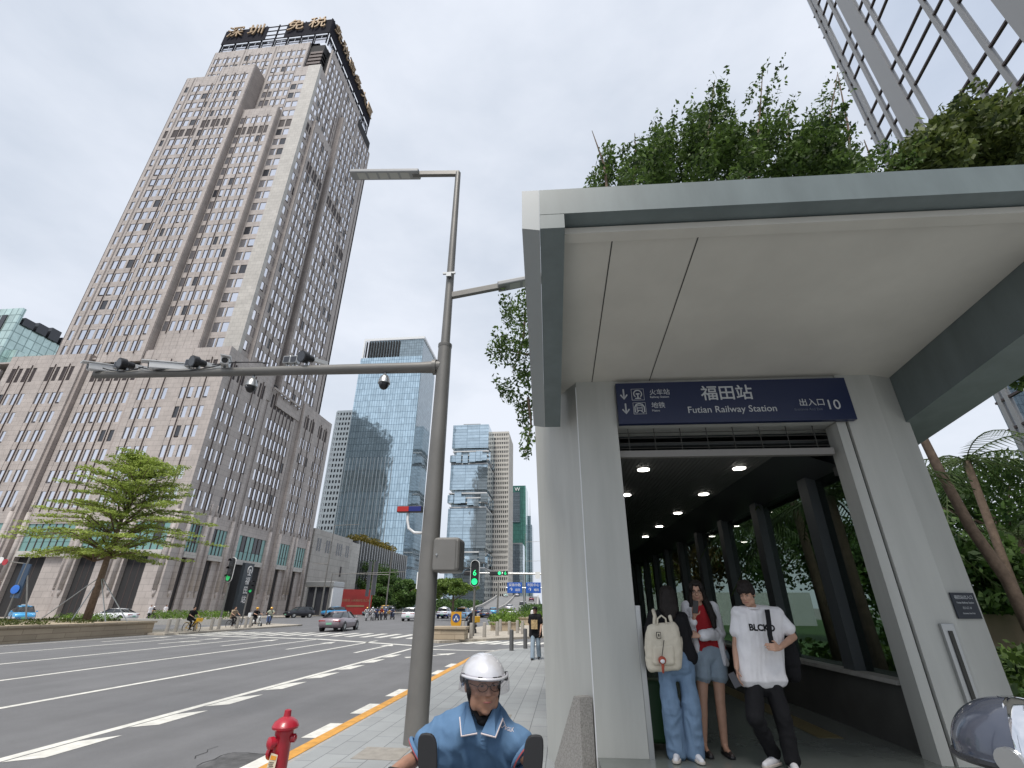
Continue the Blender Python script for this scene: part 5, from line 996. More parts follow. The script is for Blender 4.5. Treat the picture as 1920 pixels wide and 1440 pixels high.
p = AY(797, 1088, 40); t = thing('small_white_sign', 'small white sign plate just behind the grey pole', 'road sign', (p.x, 40, 0)); g = MB(); g.box(-.7, .7, -.03, .03, p.z - .65, p.z + .6); g.build('panel', M['white'], t, bevel=.02); g = MB(); g.box(-.35, .3, -.04, -.031, p.z - .1, p.z + .02); g.box(.2, .3, -.04, -.031, p.z - .45, p.z - .101); g.build('mark', M['fin'], t); g = MB(); g.cyl((.0, .08, 0), (0, .08, p.z), .05, n=8); g.build('post', M['polegrey'], t)
# left edge: tall dark sign post with blue disc
p = AY(45, 1090, 40); t = thing('guide_sign', 'dark banner sign with blue round mark at the left edge', 'sign', (p.x, 40, 0)); g = MB(); q = [AY(18, 1120, 40), AY(34, 1122, 40), AY(58, 1058, 40), AY(44, 1056, 40)]; g.extr(q, (0, .12, 0)); g.build('panel', mat('banner', (.03, .06, .11), .4), t, world=True); c = AY(28, 1105, 39.9); g = MB(); g.ell(c, (.42, .03, .36)); g.build('mark', mat('bright blue', (.03, .16, .6), .4), t, world=True); g = MB(); c = AY(48, 1170, 40); g.tube([(c.x, 40.1, 0), tuple(AY(52, 1062, 40.1))], .06, 8); g.build('post', M['polegrey'], t, world=True)
p = AY(10, 1054, 40); t = thing('stop_sign', 'small red round sign beside a black and white one at the left edge', 'road sign', (p.x, 40, 0)); g = MB(); g.cyl((p.x, 40, p.z), (p.x, 39.95, p.z), .26, n=20); g.build('red_disc', paint('sign red', (.45, .02, .03)), t, world=True); g = MB(); c = AY(1, 1051, 40); g.cyl((c.x, 40, c.z), (c.x, 39.95, c.z), .3, n=20); g.build('white_disc', M['white'], t, world=True); g = MB(); g.tube([(c.x, 40.05, c.z), (p.x + 2.2, 40.05, p.z - .15)], .05, 6); g.tube([(p.x + 2.2, 40.05, 0), (p.x + 2.2, 40.05, p.z + .4)], .07, 8); g.build('post', M['polegrey'], t, world=True)
# hydrant with its tag, drain cover
M['hydred'] = mat('hydrant red', (.36, .012, .028), .35, coat=.3, var=.12, vs=8)
t = thing('fire_hydrant', 'red fire hydrant with a paper tag standing by the kerb', 'fire hydrant', (-3.14, 6.05, 0)); t.scale = (.88, .88, .81)
g = MB(); g.lathe([(.15, 0), (.15, .03), (.105, .05), (.1, .1), (.098, .50), (.11, .52), (.11, .56), (.125, .57), (.155, .585), (.16, .61), (.135, .66), (.085, .70), (.05, .715), (.045, .72), (.04, .79), (.02, .80)], (0, 0, 0), 28); g.build('barrel', M['hydred'], t, sharp=35)
for d, z, r, l in (((-.6, -.8, 0), .44, .062, .17), ((-.95, .3, 0), .3, .075, .16), ((.95, .3, 0), .47, .045, .14)):
    d = Vector(d).normalized(); c = Vector((0, 0, z)); g = MB(); g.tube([c + d * .06, c + d * (l - .05), c + d * (l - .05), c + d * l, c + d * (l + .02)], [r * .8, r * .8, r * 1.15, r * 1.15, r * .5], 16); g.build('outlet', M['hydred'], t, sharp=35)
g = MB(); a = Vector((-.085, -.125, .15)); g.extr([a, a + Vector((.11, -.01, .0)), a + Vector((.12, -.005, .17)), a + Vector((.03, 0, .19))], (0, -.004, 0)); tg = g.build('tag', mat('paper tag', (.62, .55, .42), .7), t); g = MB(); a += Vector((.0, -.006, 0)); g.extr([a + Vector((.03, 0, .12)), a + Vector((.105, -.006, .115)), a + Vector((.112, -.004, .155)), a + Vector((.035, 0, .165))], (0, -.002, 0)); g.build('tag_band', mat('tag orange', (.65, .28, .03), .6), tg)
for i in range(4): g = MB(); q = a + Vector((.02 + .01 * (i % 2), -.003, .03 + .02 * i)); g.extr([q, q + Vector((.06, -.005, 0)), q + Vector((.06, -.005, .006)), q + Vector((0, 0, .006))], (0, -.002, 0)); g.build('print_line', M['fin'], tg)
g = MB(); g.box(-1.55, -1.0, 9.2, 9.8, .001, .005); S('inspection_cover', g, mat('cover slab', (.24, .225, .20), .8, var=.15, vs=9))
g = MB(); g.box(-2.75, -2.0, 5.3, 6.6, .001, .005); g.box(-2.7, -2.1, 6.95, 7.5, .001, .004); S('utility_cover', g, mat('cover slab pale', (.30, .28, .25), .8, var=.15, vs=9))

g = MB()
for pts_ in ([(-4.62, 7.5), (-4.66, 7.38), (-4.63, 7.2), (-4.68, 7.05), (-4.65, 6.9)], [(-4.6, 7.52), (-4.4, 7.54), (-4.2, 7.51), (-4.0, 7.53)], [(-4.9, 7.2), (-4.98, 7.32), (-4.95, 7.5), (-5.03, 7.62), (-5.0, 7.8)]):
    for a, b in zip(pts_, pts_[1:]):
        a, b = Vector((*a, RZ + .003)), Vector((*b, RZ + .003)); n = (b - a).normalized(); n = Vector((-n.y, n.x, 0)) * random.uniform(.004, .009); g.add([a - n, a + n, b + n, b - n], [(0, 1, 2, 3)])
S('asphalt_crack', g, M['rubber'])
# ================================================================== people
random.seed(33)
def blob(mb, name, mats, parent, voxel=.008, smooth=4, world=True, wr=0, wsc=(9, 9, 3), label=None, post=None):
    """one continuous surface grown round overlapping volumes"""
    me = mb.mesh('tmp', M['black']); o = bpy.data.objects.new('tmp', me); COL.objects.link(o)
    r = o.modifiers.new('r', 'REMESH'); r.mode = 'VOXEL'; r.voxel_size = voxel
    s_ = o.modifiers.new('s', 'SMOOTH'); s_.iterations = smooth; s_.factor = .5
    bpy.context.view_layer.update(); dg = bpy.context.evaluated_depsgraph_get(); nm = bpy.data.meshes.new_from_object(o.evaluated_get(dg)); bpy.data.objects.remove(o); bpy.data.meshes.remove(me)
    n = len(nm.vertices); co = np.empty(n * 3, np.float32); nm.vertices.foreach_get('co', co); co = co.reshape(-1, 3)
    if wr:
        no = np.empty(n * 3, np.float32); nm.vertices.foreach_get('normal', no); no = no.reshape(-1, 3)
        def fold(p):
            q = Vector((p[0] * wsc[0] + 3, p[1] * wsc[1], p[2] * wsc[2])); w = Vector((noise.noise(q * .7 + Vector((9, 0, 0))), noise.noise(q * .7), noise.noise(q * .7 + Vector((0, 5, 0))))) * .9
            return (1 - 2.2 * abs(noise.noise(q + w))) * .75 + .35 * noise.noise(q * 2.1 + w)
        d = np.array([fold(p) for p in co.tolist()], np.float32)
        co = co + no * (d * wr)[:, None]; nm.vertices.foreach_set('co', co.ravel())
    nm.materials.clear()
    for m in (mats if isinstance(mats, (list, tuple)) else [mats]): nm.materials.append(m)
    nm.polygons.foreach_set('use_smooth', [True] * len(nm.polygons))
    if post: post(nm)
    nm.update(); b = bpy.data.objects.new(name, nm); COL.objects.link(b); return fin(b, parent, world, label=label)
def hand(g, w, d, pn, side, k=1.0, curl=.5):
    """palm, four unequal fingers and a thumb; d = reach, pn = palm side, side = thumb side"""
    w = Vector(w); d = Vector(d).normalized(); pn = Vector(pn); pn = (pn - d * pn.dot(d)).normalized(); s_ = Vector(side); s_ = (s_ - d * s_.dot(d) - pn * s_.dot(pn)).normalized()
    for i, o in enumerate((.030, .010, -.010, -.030)):
        kn = w + d * .088 * k + s_ * o * k; g.cap(w + d * .02 * k + s_ * o * .6 * k, .015 * k, kn, .0125 * k, 8)
        L_ = (.034, .040, .037, .028)[i] * k; a = curl * .7; p = kn; q = d
        for j in range(3):
            q = (q * math.cos(a) + pn * math.sin(a)).normalized(); n_ = p + q * L_ * (1, .72, .55)[j]; g.cap(p, (.0092, .0085, .0076)[j] * k, n_, (.0085, .0076, .0068)[j] * k, 7); p = n_; pn2 = (pn * math.cos(a) - d * math.sin(a)); 
    t0 = w + d * .03 * k + s_ * .026 * k; t1 = t0 + (d * .55 + s_ * .75 + pn * .3).normalized() * .042 * k; t2 = t1 + (d * .9 + pn * .45 * (1 + curl) - s_ * .1).normalized() * .034 * k
    g.cap(t0, .013 * k, t1, .0105 * k, 7); g.cap(t1, .0105 * k, t2, .008 * k, 7)
def headrot(yaw, pitch, roll=0): return (Matrix.Rotation(R(yaw), 3, 'Z') @ Matrix.Rotation(R(pitch), 3, 'X') @ Matrix.Rotation(R(roll), 3, 'Y'))
def head(g, c, M3, k=1.0, w=1.0):      # faces local -Y
    c = Vector(c); P = lambda x, y, z: c + M3 @ Vector((x * w, y, z)) * k; E = lambda p, r: g.ell(P(*p), (r[0] * k * w, r[1] * k, r[2] * k), M3, 16, 11)
    E((0, .014, .032), (.077, .096, .088)); E((0, -.026, -.03), (.062, .066, .085)); E((0, -.036, -.078), (.050, .048, .038)); E((0, -.068, -.103), (.022, .017, .016)); E((0, -.078, .034), (.050, .018, .014))
    for s_ in (-1, 1):
        E((s_ * .036, -.066, -.024), (.024, .022, .022)); E((s_ * .076, .008, -.008), (.010, .022, .033)); E((s_ * .010, -.098, -.026), (.009, .010, .008)); E((s_ * .046, -.022, -.07), (.022, .044, .042))
    g.cap(P(0, -.086, .018), .0095 * k, P(0, -.104, -.022), .0125 * k, 8); E((0, -.088, -.054), (.023, .010, .007)); E((0, -.086, -.066), (.020, .010, .008))
def face_parts(parent, c, M3, k=1.0, closed=False, glasses=False, brow=True):
    c = Vector(c); P = lambda x, y, z: c + M3 @ Vector((x, y, z)) * k
    for s_ in (-1, 1):
        g = MB(); g.ell(P(s_ * .032, -.0815, .010), (.0125 * k, .0062 * k, (.0028 if closed else .0052) * k), M3, 12, 7); e = g.build('eye', M['eyewhite'], parent, world=True, smooth=True)
        g = MB(); g.ell(P(s_ * .032 - .001, -.0862, .0095), (.0058 * k, .0032 * k, (.003 if closed else .0052) * k), M3, 10, 7); g.build('iris', M['eyedark'], e, world=True, smooth=True)
        if brow: g = MB(); g.tube([P(s_ * .014, -.094, .031), P(s_ * .032, -.0935, .036), P(s_ * .050, -.083, .030)], [.003 * k, .0042 * k, .002 * k], 6); g.build('eyebrow', M['hair'], parent, world=True)
    g = MB(); g.tube([P(-.023, -.091, -.060), P(-.010, -.0985, -.0575), P(0, -.0995, -.059), P(.010, -.0985, -.0575), P(.023, -.091, -.060)], [.002 * k, .0042 * k, .0045 * k, .0042 * k, .002 * k], 6); g.build('lips', M['lip'], parent, world=True, smooth=True)
    if glasses:
        gl = MB()
        for s_ in (-1, 1):
            gl.tube([P(s_ * .033 + .026 * math.cos(R(a)), -.103, .008 + .019 * math.sin(R(a))) for a in range(0, 361, 24)], .0016 * k, 5, caps=False); gl.tube([P(s_ * .059, -.102, .012), P(s_ * .077, -.05, .012), P(s_ * .079, .01, .006)], .0016 * k, 5)
        gl.tube([P(-.008, -.104, .01), P(0, -.106, .013), P(.008, -.104, .01)], .0016 * k, 5); gl.build('glasses', M['eyedark'], parent, world=True)
def torso(g, J, inf=0, top=1.0, low=None, k=1.0, dep=0):
    a, b = Vector(J['shL']), Vector(J['shR']); h0, h1 = Vector(J['hipL']), Vector(J['hipR'])
    for i in range(7):
        t = i / 6; s_ = a.lerp(b, .1 + .8 * t); h = (h0 + (h0 - h1) * .28).lerp(h1 + (h1 - h0) * .28, t); e = 1 - abs(t - .5) * .55; w = s_.lerp(h, .55); w = w.lerp(a.lerp(b, .5).lerp((h0 + h1) / 2, .55), .10)
        s2 = s_ - Vector((0, 0, .035 + .02 * e)) * k; s2.z += .03 * (1 - abs(t - .5) * 2) * k
        r0, r1, r2 = (.075 + .035 * e) * k * .92, (.066 + .040 * e) * k * .92, (.072 + .038 * e) * k * .92
        g.limb([(s2, r0 + inf), (w, r1 + inf + dep), (h + Vector((0, 0, .06 * k)), r2 + inf)], 12)
        if low: g.cap(h + Vector((0, 0, .06 * k)), r2 + inf, h - Vector((0, 0, low)), r2 + inf * 1.2 + .006, 12)
    hz = Vector((0, 0, -low if low is not None else .06 * k)); e0 = h0 + (h0 - h1) * .28 + hz; e1 = h1 + (h1 - h0) * .28 + hz; rr = .09 * k + inf; g.cap(e0, rr, e1, rr, 14)
    g.limb([(a, .056 * k + inf), (a.lerp(b, .5) + Vector((0, 0, .025 * k)), .06 * k + inf), (b, .056 * k + inf)], 12)
def arm(g, sh, el, wr, k=1.0, inf=0): g.limb([(sh, .050 * k + inf), (Vector(sh).lerp(Vector(el), .5), .044 * k + inf), (el, .037 * k + inf), (Vector(el).lerp(Vector(wr), .3), .039 * k + inf), (wr, .026 * k + inf)], 12)
def sleeve(g, sh, el, t=.62, k=1.0, r0=.068, r1=.076): sh, el = Vector(sh), Vector(el); e = sh.lerp(el, t); g.limb([(sh, r0 * k), (sh.lerp(e, .6), (r0 + r1) / 2 * k), (e - (e - sh).normalized() * .03, r1 * k)], 14)
def leg(g, hp, kn, an, k=1.0, inf=0):
    hp, kn, an = Vector(hp), Vector(kn), Vector(an); c = kn.lerp(an, .3); g.limb([(hp, .082 * k + inf), (hp.lerp(kn, .5), .066 * k + inf), (kn, .050 * k + inf), (c, .050 * k + inf), (an, .034 * k + inf)], 12)
def trouser(g, hp, kn, an, r=(.10, .085, .075, .07), k=1.0): hp, kn, an = Vector(hp), Vector(kn), Vector(an); g.limb([(hp, r[0] * k), (hp.lerp(kn, .5), r[1] * k), (kn, r[2] * k), (kn.lerp(an, .5), (r[2] + r[3]) / 2 * k), (an, r[3] * k)], 14)
def shoe(parent, an, d, m, sole, k=1.0, zf=0, h=.075):
    an = Vector(an); d = Vector((d[0], d[1], 0)).normalized(); s_ = Vector((-d.y, d.x, 0)); z0 = zf; b = Vector((an.x, an.y, z0)); g = MB()
    g.cap(b - d * .035 * k + Vector((0, 0, .045)), .038 * k, b + d * .09 * k + Vector((0, 0, .036)), .037 * k, 12); g.cap(b + d * .09 * k + Vector((0, 0, .036)), .037 * k, b + d * .165 * k + Vector((0, 0, .028)), .029 * k, 12); g.cap(b - d * .02 * k + Vector((0, 0, .05)), .036 * k, b + d * .01 + Vector((0, 0, .05 + h * .5)), .036 * k, 12)
    o = blob(g, 'shoe', m, parent, .008, 3); g = MB(); q = []
    for x, y in ((-.075, .03), (-.06, .042), (.06, .045), (.14, .045), (.185, .028), (.195, 0), (.185, -.028), (.14, -.045), (.06, -.042), (-.06, -.038), (-.075, -.03)): q.append(b + d * x * k + s_ * y * k + Vector((0, 0, .001)))
    g.extr(q, (0, 0, .024)); g.build('sole', sole, o, world=True, bevel=.006); return o
def fabric(name, col, var=.06, bs=60, bump=.25, rough=.85): return mat(name, col, rough, var=var, vs=9, bump=bump, bs=bs, spec=.2)
M['tee'] = fabric('white cotton', (.72, .71, .73)); M['blackcloth'] = fabric('black cloth', (.012, .012, .014)); M['denim'] = fabric('blue denim', (.17, .255, .375), .10, 160, .4); M['paledenim'] = fabric('pale denim', (.27, .34, .41), .10, 160, .4)
M['redtop'] = fabric('red top', (.34, .022, .028)); M['polo'] = fabric('blue polo cloth', (.10, .185, .31), .08, 260, .10); M['cream'] = fabric('cream canvas', (.60, .55, .45), .06); M['shirt'] = fabric('white shirt', (.66, .66, .69)); M['soletan'] = mat('pale sole', (.55, .50, .45), .7)
def person(label, base, rz=0, group=None): return thing('person', label, 'person', base, rz, group)
def phone(label, c, d, n, up=.07, cat='phone'):
    c = Vector(c); d = Vector(d).normalized(); n = Vector(n); n = (n - d * n.dot(d)).normalized(); s_ = d.cross(n); o = thing('phone', label, cat, c); g = MB(); q = [c + d * a * up + s_ * b * .036 for a, b in ((-1, -1), (1, -1), (1, 1), (-1, 1))]; g.extr([p - n * .004 for p in q], n * .008); g.build('case', M['black'], o, world=True, bevel=.004); g = MB(); g.extr([c + (p - c) * .9 + n * .0042 for p in q], n * .0006); g.build('screen', mat('phone glass', (.03, .03, .035), .08) if 'phone glass' not in bpy.data.materials else bpy.data.materials['phone glass'], o, world=True)
# ---------------- the young man looking down at the entrance
Yb = 6.1; j = lambda x, y, dy=0: AY(x, y, Yb + dy)
J = dict(shL=j(1384, 1150, .0), shR=j(1456, 1151, .06), hipL=j(1412, 1274, 0), hipR=j(1446, 1274, .03)); hc = j(1400, 1113, -.06)
b = person('young man in a white printed tee and black trousers looking down at the entrance', (J['hipL'].x + .1, Yb, ZF)); H = headrot(-38, 24)
elL, wrL, elR, wrR = j(1379, 1212, .03), j(1381, 1252, -.06), j(1488, 1194, .03), j(1462, 1215, -.2)
knL, anL = j(1416, 1345, -.10), AY(1452, 1428, Yb + .12); knR, anR = j(1468, 1345, -.02), j(1489, 1446, .0); anL.z = ZF + .10; anR.z = ZF + .09
g = MB(); head(g, hc, H, .97); g.limb([(hc + Vector((.01, .03, -.06)), .056), (hc + Vector((.045, .06, -.14)), .060)], 12); torso(g, J, k=.86); arm(g, J['shL'], elL, wrL); arm(g, J['shR'], elR, wrR)
hand(g, wrL, (-.1, -.15, -1), (.9, -.2, 0), (-.2, -1, 0), 1, .5); hand(g, wrR, (-.75, -.5, .1), (.1, .95, -.1), (-.1, 0, 1), 1, 1.1)
leg(g, J['hipL'], knL, anL); leg(g, J['hipR'], knR, anR); blob(g, 'body', M['skin'], b, .0065, 4); face_parts(b, hc, H, .97, True)
g = MB(); c = hc
for p, r in (((0, .02, .05), (.084, .098, .088)), ((0, .055, .0), (.076, .06, .08)), ((-.03, -.055, .082), (.05, .04, .030)), ((.03, -.05, .085), (.05, .04, .030)), ((0, -.085, .065), (.055, .018, .022)), ((.045, -.07, .055), (.025, .02, .025)), ((-.055, -.05, .06), (.025, .03, .035)), ((.0, .0, .118), (.068, .08, .034)), ((-.072, .015, .025), (.018, .05, .05)), ((.072, .015, .025), (.018, .05, .05)), ((-.02, -.085, .055), (.03, .016, .022)), ((.025, -.086, .058), (.03, .016, .022)), ((0, .075, -.03), (.065, .035, .06))): g.ell(c + H @ Vector(p) * .97, tuple(q * .97 for q in r), H)
blob(g, 'hair', M['hair'], b, .008, 2, wr=.006, wsc=(40, 40, 40))
g = MB(); torso(g, J, .028, k=.84, low=-.035, dep=.012); sleeve(g, J['shL'], elL, .62, 1, .066, .078); sleeve(g, J['shR'], elR, .72, 1, .066, .080); sh_ = blob(g, 't_shirt', M['tee'], b, .009, 4, wr=.010, wsc=(7, 7, 3.5))
g = MB(); cn = hc + Vector((.048, .055, -.125)); g.tube([cn + Vector((.074 * math.cos(a), .07 * math.sin(a) - .012, -.012 + .012 * math.sin(a))) for a in [2 * math.pi * i / 20 for i in range(21)]], .009, 6, caps=False); g.build('collar', M['tee'], sh_, world=True, smooth=True)
pc = (J['shL'] + J['shR']) / 2 + Vector((-.02, -.20, -.14)); mk = text('BLCKO', .088, M['blackcloth'], sh_, PL(pc, (1, .02, -.03), (0, -1, .1)), .002, bold=.0035)
def wrapto(o, tgt, off=.004):      # lay flat lettering on the cloth
    from mathutils.bvhtree import BVHTree
    bv = BVHTree.FromObject(tgt, bpy.context.evaluated_depsgraph_get()); Mi = o.matrix_basis; bm = bmesh.new(); bm.from_mesh(o.data); bmesh.ops.subdivide_edges(bm, edges=[e for e in bm.edges if e.calc_length() > .012], cuts=2)
    for v in bm.verts:
        h = bv.ray_cast(v.co + Vector((0, -.3, 0)), Vector((0, 1, 0)))
        if h[0]: v.co.y = h[0].y - off
    bm.to_mesh(o.data); bm.free()
def wrapto2(o, tgt, off):
    o.data.transform(tgt.matrix_world.inverted() @ o.matrix_world) if 0 else None
    wrapto(o, tgt, off)
bpy.context.view_layer.update(); wrapto(mk, sh_); mk.data.transform(Matrix.Scale(1.0, 4))
g = MB(); g.ell((J['hipL'] + J['hipR']) / 2 + Vector((0, .01, -.03)), (.14, .085, .13)); trouser(g, J['hipL'] - Vector((0, 0, .03)), knL, anL + Vector((0, 0, .02)), (.088, .09, .085, .072)); trouser(g, J['hipR'] - Vector((0, 0, .03)), knR, anR, (.088, .09, .085, .078)); blob(g, 'trousers', M['blackcloth'], b, .01, 4, wr=.012, wsc=(8, 8, 6))
shoe(b, anL, (-.75, -.65), M['tee'], M['soletan'], 1.05, ZF + .005); shoe(b, anR, (-.2, -1), M['tee'], M['soletan'], 1.05, ZF + .005)
g = MB(); q = [j(1437, 1141, .06), j(1438, 1144, -.10), j(1441, 1165, -.17), j(1443, 1190, -.19), j(1448, 1212, -.21)]; s0 = Vector((.024, 0, 0))
bag = thing('shoulder_bag', 'black bag slung behind the young man by one strap over his shoulder', 'bag', j(1485, 1220, .25)); g.add([p + s_ for p in q for s_ in (-s0, s0)] + [p + s_ + Vector((0, -.012, 0)) for p in q for s_ in (-s0, s0)], [(2 * i, 2 * i + 1, 2 * i + 3, 2 * i + 2) for i in range(4)] + [(10 + 2 * i, 10 + 2 * i + 2, 10 + 2 * i + 3, 10 + 2 * i + 1) for i in range(4)]); g.build('strap', M['blackcloth'], bag, world=True)
g = MB(); g.limb([(j(1462, 1175, .24), .09), (j(1478, 1235, .24), .13), (j(1486, 1262, .24), .09)]); blob(g, 'pouch', M['blackcloth'], bag, .012, 4, wr=.01)
phone('dark phone held low in the young man\'s right hand', j(1377, 1275, -.10), (.25, -.25, -.75), (-.3, -.9, .2))
# ---------------- girl seen from behind with the cream backpack
Yb = 6.3; J = dict(shL=j(1224, 1156, 0), shR=j(1280, 1158, .0), hipL=j(1247, 1240, .0), hipR=j(1283, 1240, 0)); hc = j(1252, 1121, .02)
b = person('girl seen from behind in a black tee and wide blue jeans at the entrance', (J['hipL'].x + .1, Yb, ZF)); H = headrot(168, 12)
elL, wrL, elR, wrR = j(1214, 1200, .05), j(1228, 1225, .22), j(1292, 1203, .02), j(1296, 1222, .22); knL, knR = j(1259, 1330, -.02), j(1296, 1330, -.02); anL, anR = j(1268, 1408, .03), j(1303, 1412, .03); anL.z = anR.z = ZF + .09
g = MB(); head(g, hc, H, .95); g.limb([(hc + Vector((0, -.02, -.05)), .05), (hc + Vector((0, -.02, -.15)), .056)]); torso(g, J, k=.9); arm(g, J['shL'], elL, wrL, .88); arm(g, J['shR'], elR, wrR, .88); hand(g, wrL, (.3, .9, .2), (0, 0, -1), (1, 0, 0), .9); hand(g, wrR, (-.3, .9, .2), (0, 0, -1), (-1, 0, 0), .9); leg(g, J['hipL'], knL, anL, .95); leg(g, J['hipR'], knR, anR, .95); blob(g, 'body', M['skin'], b, .008, 4); face_parts(b, hc, H, .95)
g = MB(); c = hc
for p, r in (((0, .02, .035), (.095, .106, .098)), ((0, .075, -.04), (.098, .05, .10)), ((0, .085, -.12), (.105, .045, .10)), ((-.055, .05, -.06), (.035, .06, .11)), ((.055, .05, -.06), (.035, .06, .11)), ((0, .085, -.19), (.07, .035, .07))): g.ell(c + H @ Vector(p), r, H)
blob(g, 'hair', M['hair'], b, .009, 3, wr=.008, wsc=(45, 45, 4))
g = MB(); torso(g, J, .016, k=.86); sleeve(g, J['shL'], elL, .7, .9, .068, .078); sleeve(g, J['shR'], elR, .7, .9, .068, .078); blob(g, 't_shirt', M['blackcloth'], b, .01, 4, wr=.01)
g = MB(); g.ell((J['hipL'] + J['hipR']) / 2 + Vector((0, .0, .02)), (.185, .135, .15)); g.cap((J['hipL'] + J['hipR']) / 2 + Vector((-.07, -.03, -.04)), .11, (J['hipL'] + J['hipR']) / 2 + Vector((.07, -.03, -.04)), .11); g.limb([((J['hipL'] + J['hipR']) / 2, .11), ((knL + knR + J['hipL'] + J['hipR']) / 4 + Vector((0, 0, .10)), .075)]); trouser(g, J['hipL'], knL, anL - Vector((0, 0, .02)), (.10, .095, .10, .098)); trouser(g, J['hipR'], knR, anR - Vector((0, 0, .02)), (.10, .095, .10, .098)); blob(g, 'jeans', M['denim'], b, .01, 4, wr=.016, wsc=(9, 9, 5))
shoe(b, anL + Vector((0, -.02, 0)), (-.3, -1), M['shirt'], M['soletan'], .95, ZF + .005); shoe(b, anR + Vector((0, -.02, 0)), (.15, -1), M['shirt'], M['soletan'], .95, ZF + .005)
Yb = 6.14; bp = thing('backpack', 'cream canvas backpack with black mark and a red charm on the girl\'s back', 'backpack', j(1243, 1215, 0)); g = MB()
cs = [(1222, 1180), (1262, 1176), (1268, 1246), (1222, 1250)]; pts = [j(x, y, 0) for x, y in cs]; 
for k_ in range(13): t_ = k_ / 12; g.cap(pts[0].lerp(pts[3], t_), .055 + .022 * math.sin(math.pi * t_), pts[1].lerp(pts[2], t_), .055 + .022 * math.sin(math.pi * t_), 14)
blob(g, 'bag', M['cream'], bp, .009, 4, wr=.008, wsc=(10, 10, 10))
g = MB()
for k_ in range(6): g.cap(j(1230, 1216 + k_ * 5, -.05), .04, j(1258, 1215 + k_ * 5, -.05), .04, 12)
blob(g, 'pocket', M['cream'], bp, .008, 4, wr=.006)
for xs_ in ((1226, 1228, 1236), (1262, 1256, 1246)): g = MB(); g.tube([j(xs_[0], 1180, .0), j(xs_[1], 1156, .03), j(xs_[1] + (3 if xs_[0] > 1240 else -3), 1145, .12), j(xs_[1], 1152, .22)], [.018, .022, .022, .02], 8); g.build('strap', M['cream'], bp, world=True, smooth=True)
g = MB(); g.tube([j(1232, 1176, -.03), j(1233, 1160, -.03), j(1240, 1154, -.03), j(1248, 1160, -.03), j(1250, 1175, -.03)], .010, 7); g.build('top_handle', M['cream'], bp, world=True, smooth=True)
g = MB(); g.tube([j(1270, 1245, 0), j(1277, 1225, .02), j(1278, 1205, .06), j(1276, 1190, .1)], .014, 7); g.build('strap', M['cream'], bp, world=True, smooth=True)
g = MB(); p = j(1235, 1191, -.09); g.box(p.x - .024, p.x + .024, p.y - .004, p.y, p.z - .032, p.z + .032); mk = g.build('badge', M['blackcloth'], bp, world=True); g = MB(); g.box(p.x - .017, p.x + .017, p.y - .007, p.y - .0045, p.z - .025, p.z + .025); g.build('badge_face', M['cream'], mk, world=True); g = MB(); g.box(p.x - .007, p.x + .007, p.y - .009, p.y - .0075, p.z - .014, p.z + .014); g.build('badge_mark', M['blackcloth'], mk, world=True)
p = j(1241, 1232, -.12); g = MB(); g.tube([j(1245, 1200, -.09), p], .004, 5); ch = g.build('charm', M['blackcloth'], bp, world=True); g = MB(); g.ell(p + Vector((0, 0, -.03)), (.042, .03, .04)); g.build('charm_ball', mat('charm red', (.34, .06, .03), .6), ch, world=True, smooth=True); g = MB(); g.ell(p + Vector((0, -.012, -.037)), (.028, .026, .024)); g.build('charm_face', M['tee'], ch, world=True, smooth=True); g = MB(); g.cap(p + Vector((0, 0, -.08)), .018, p + Vector((-.004, 0, -.14)), .012); g.build('charm_tail', bpy.data.materials['charm red'], ch, world=True, smooth=True)
# ---------------- girl with glasses, open white shirt and denim shorts
Yb = 6.55; J = dict(shL=j(1288, 1139, 0), shR=j(1335, 1140, .04), hipL=j(1316, 1238, 0), hipR=j(1345, 1238, .02)); hc = j(1306, 1109, -.05)
b = person('long haired girl with glasses in an open white shirt and denim shorts', (J['hipL'].x + .1, Yb, ZF)); H = headrot(-14, 12)
elL, wrL, elR, wrR = j(1291, 1184, -.05), j(1302, 1156, -.2), j(1349, 1188, -.02), j(1312, 1192, -.22); knL, knR = j(1317, 1312, -.03), j(1350, 1312, -.03); anL, anR = j(1319, 1392, .02), j(1358, 1393, .02); anL.z = anR.z = ZF + .09
g = MB(); head(g, hc, H, .93); g.limb([(hc + Vector((0, .02, -.05)), .048), (hc + Vector((.01, .04, -.16)), .052)]); torso(g, J, k=.86); arm(g, J['shL'], elL, wrL, .85); arm(g, J['shR'], elR, wrR, .85); hand(g, wrL, (.1, -.35, 1), (.6, .75, .2), (.7, -.6, 0), .9, .8); hand(g, wrR, (-1, -.2, .1), (0, .8, -.3), (0, -.2, 1), .9, .5); leg(g, J['hipL'], knL, anL, 1.14); leg(g, J['hipR'], knR, anR, 1.14)
for a_ in (anL, anR): g.limb([(a_, .034), (Vector((a_.x, a_.y - .06, ZF + .055)), .033), (Vector((a_.x + .01, a_.y - .13, ZF + .045)), .026)])
blob(g, 'body', M['skin'], b, .0065, 4); face_parts(b, hc, H, .93, glasses=True)
g = MB(); c = hc
for p, r in (((0, .03, .04), (.084, .094, .09)), ((0, .07, -.03), (.078, .05, .10)), ((.062, -.035, .052), (.026, .045, .045)), ((-.062, -.035, .052), (.026, .045, .045)), ((0, -.03, .098), (.055, .05, .022)), ((.076, .01, -.05), (.022, .05, .10)), ((-.076, .01, -.05), (.020, .05, .10))): g.ell(c + H @ Vector(p) * .95, r, H)
g.limb([(c + Vector((.075, .02, -.06)), .040), (c + Vector((.105, -.01, -.16)), .045), (c + Vector((.125, -.07, -.28)), .042), (c + Vector((.12, -.09, -.38)), .022)]); g.limb([(c + Vector((-.07, .02, -.06)), .036), (c + Vector((-.085, .0, -.17)), .036), (c + Vector((-.07, -.05, -.25)), .02)])
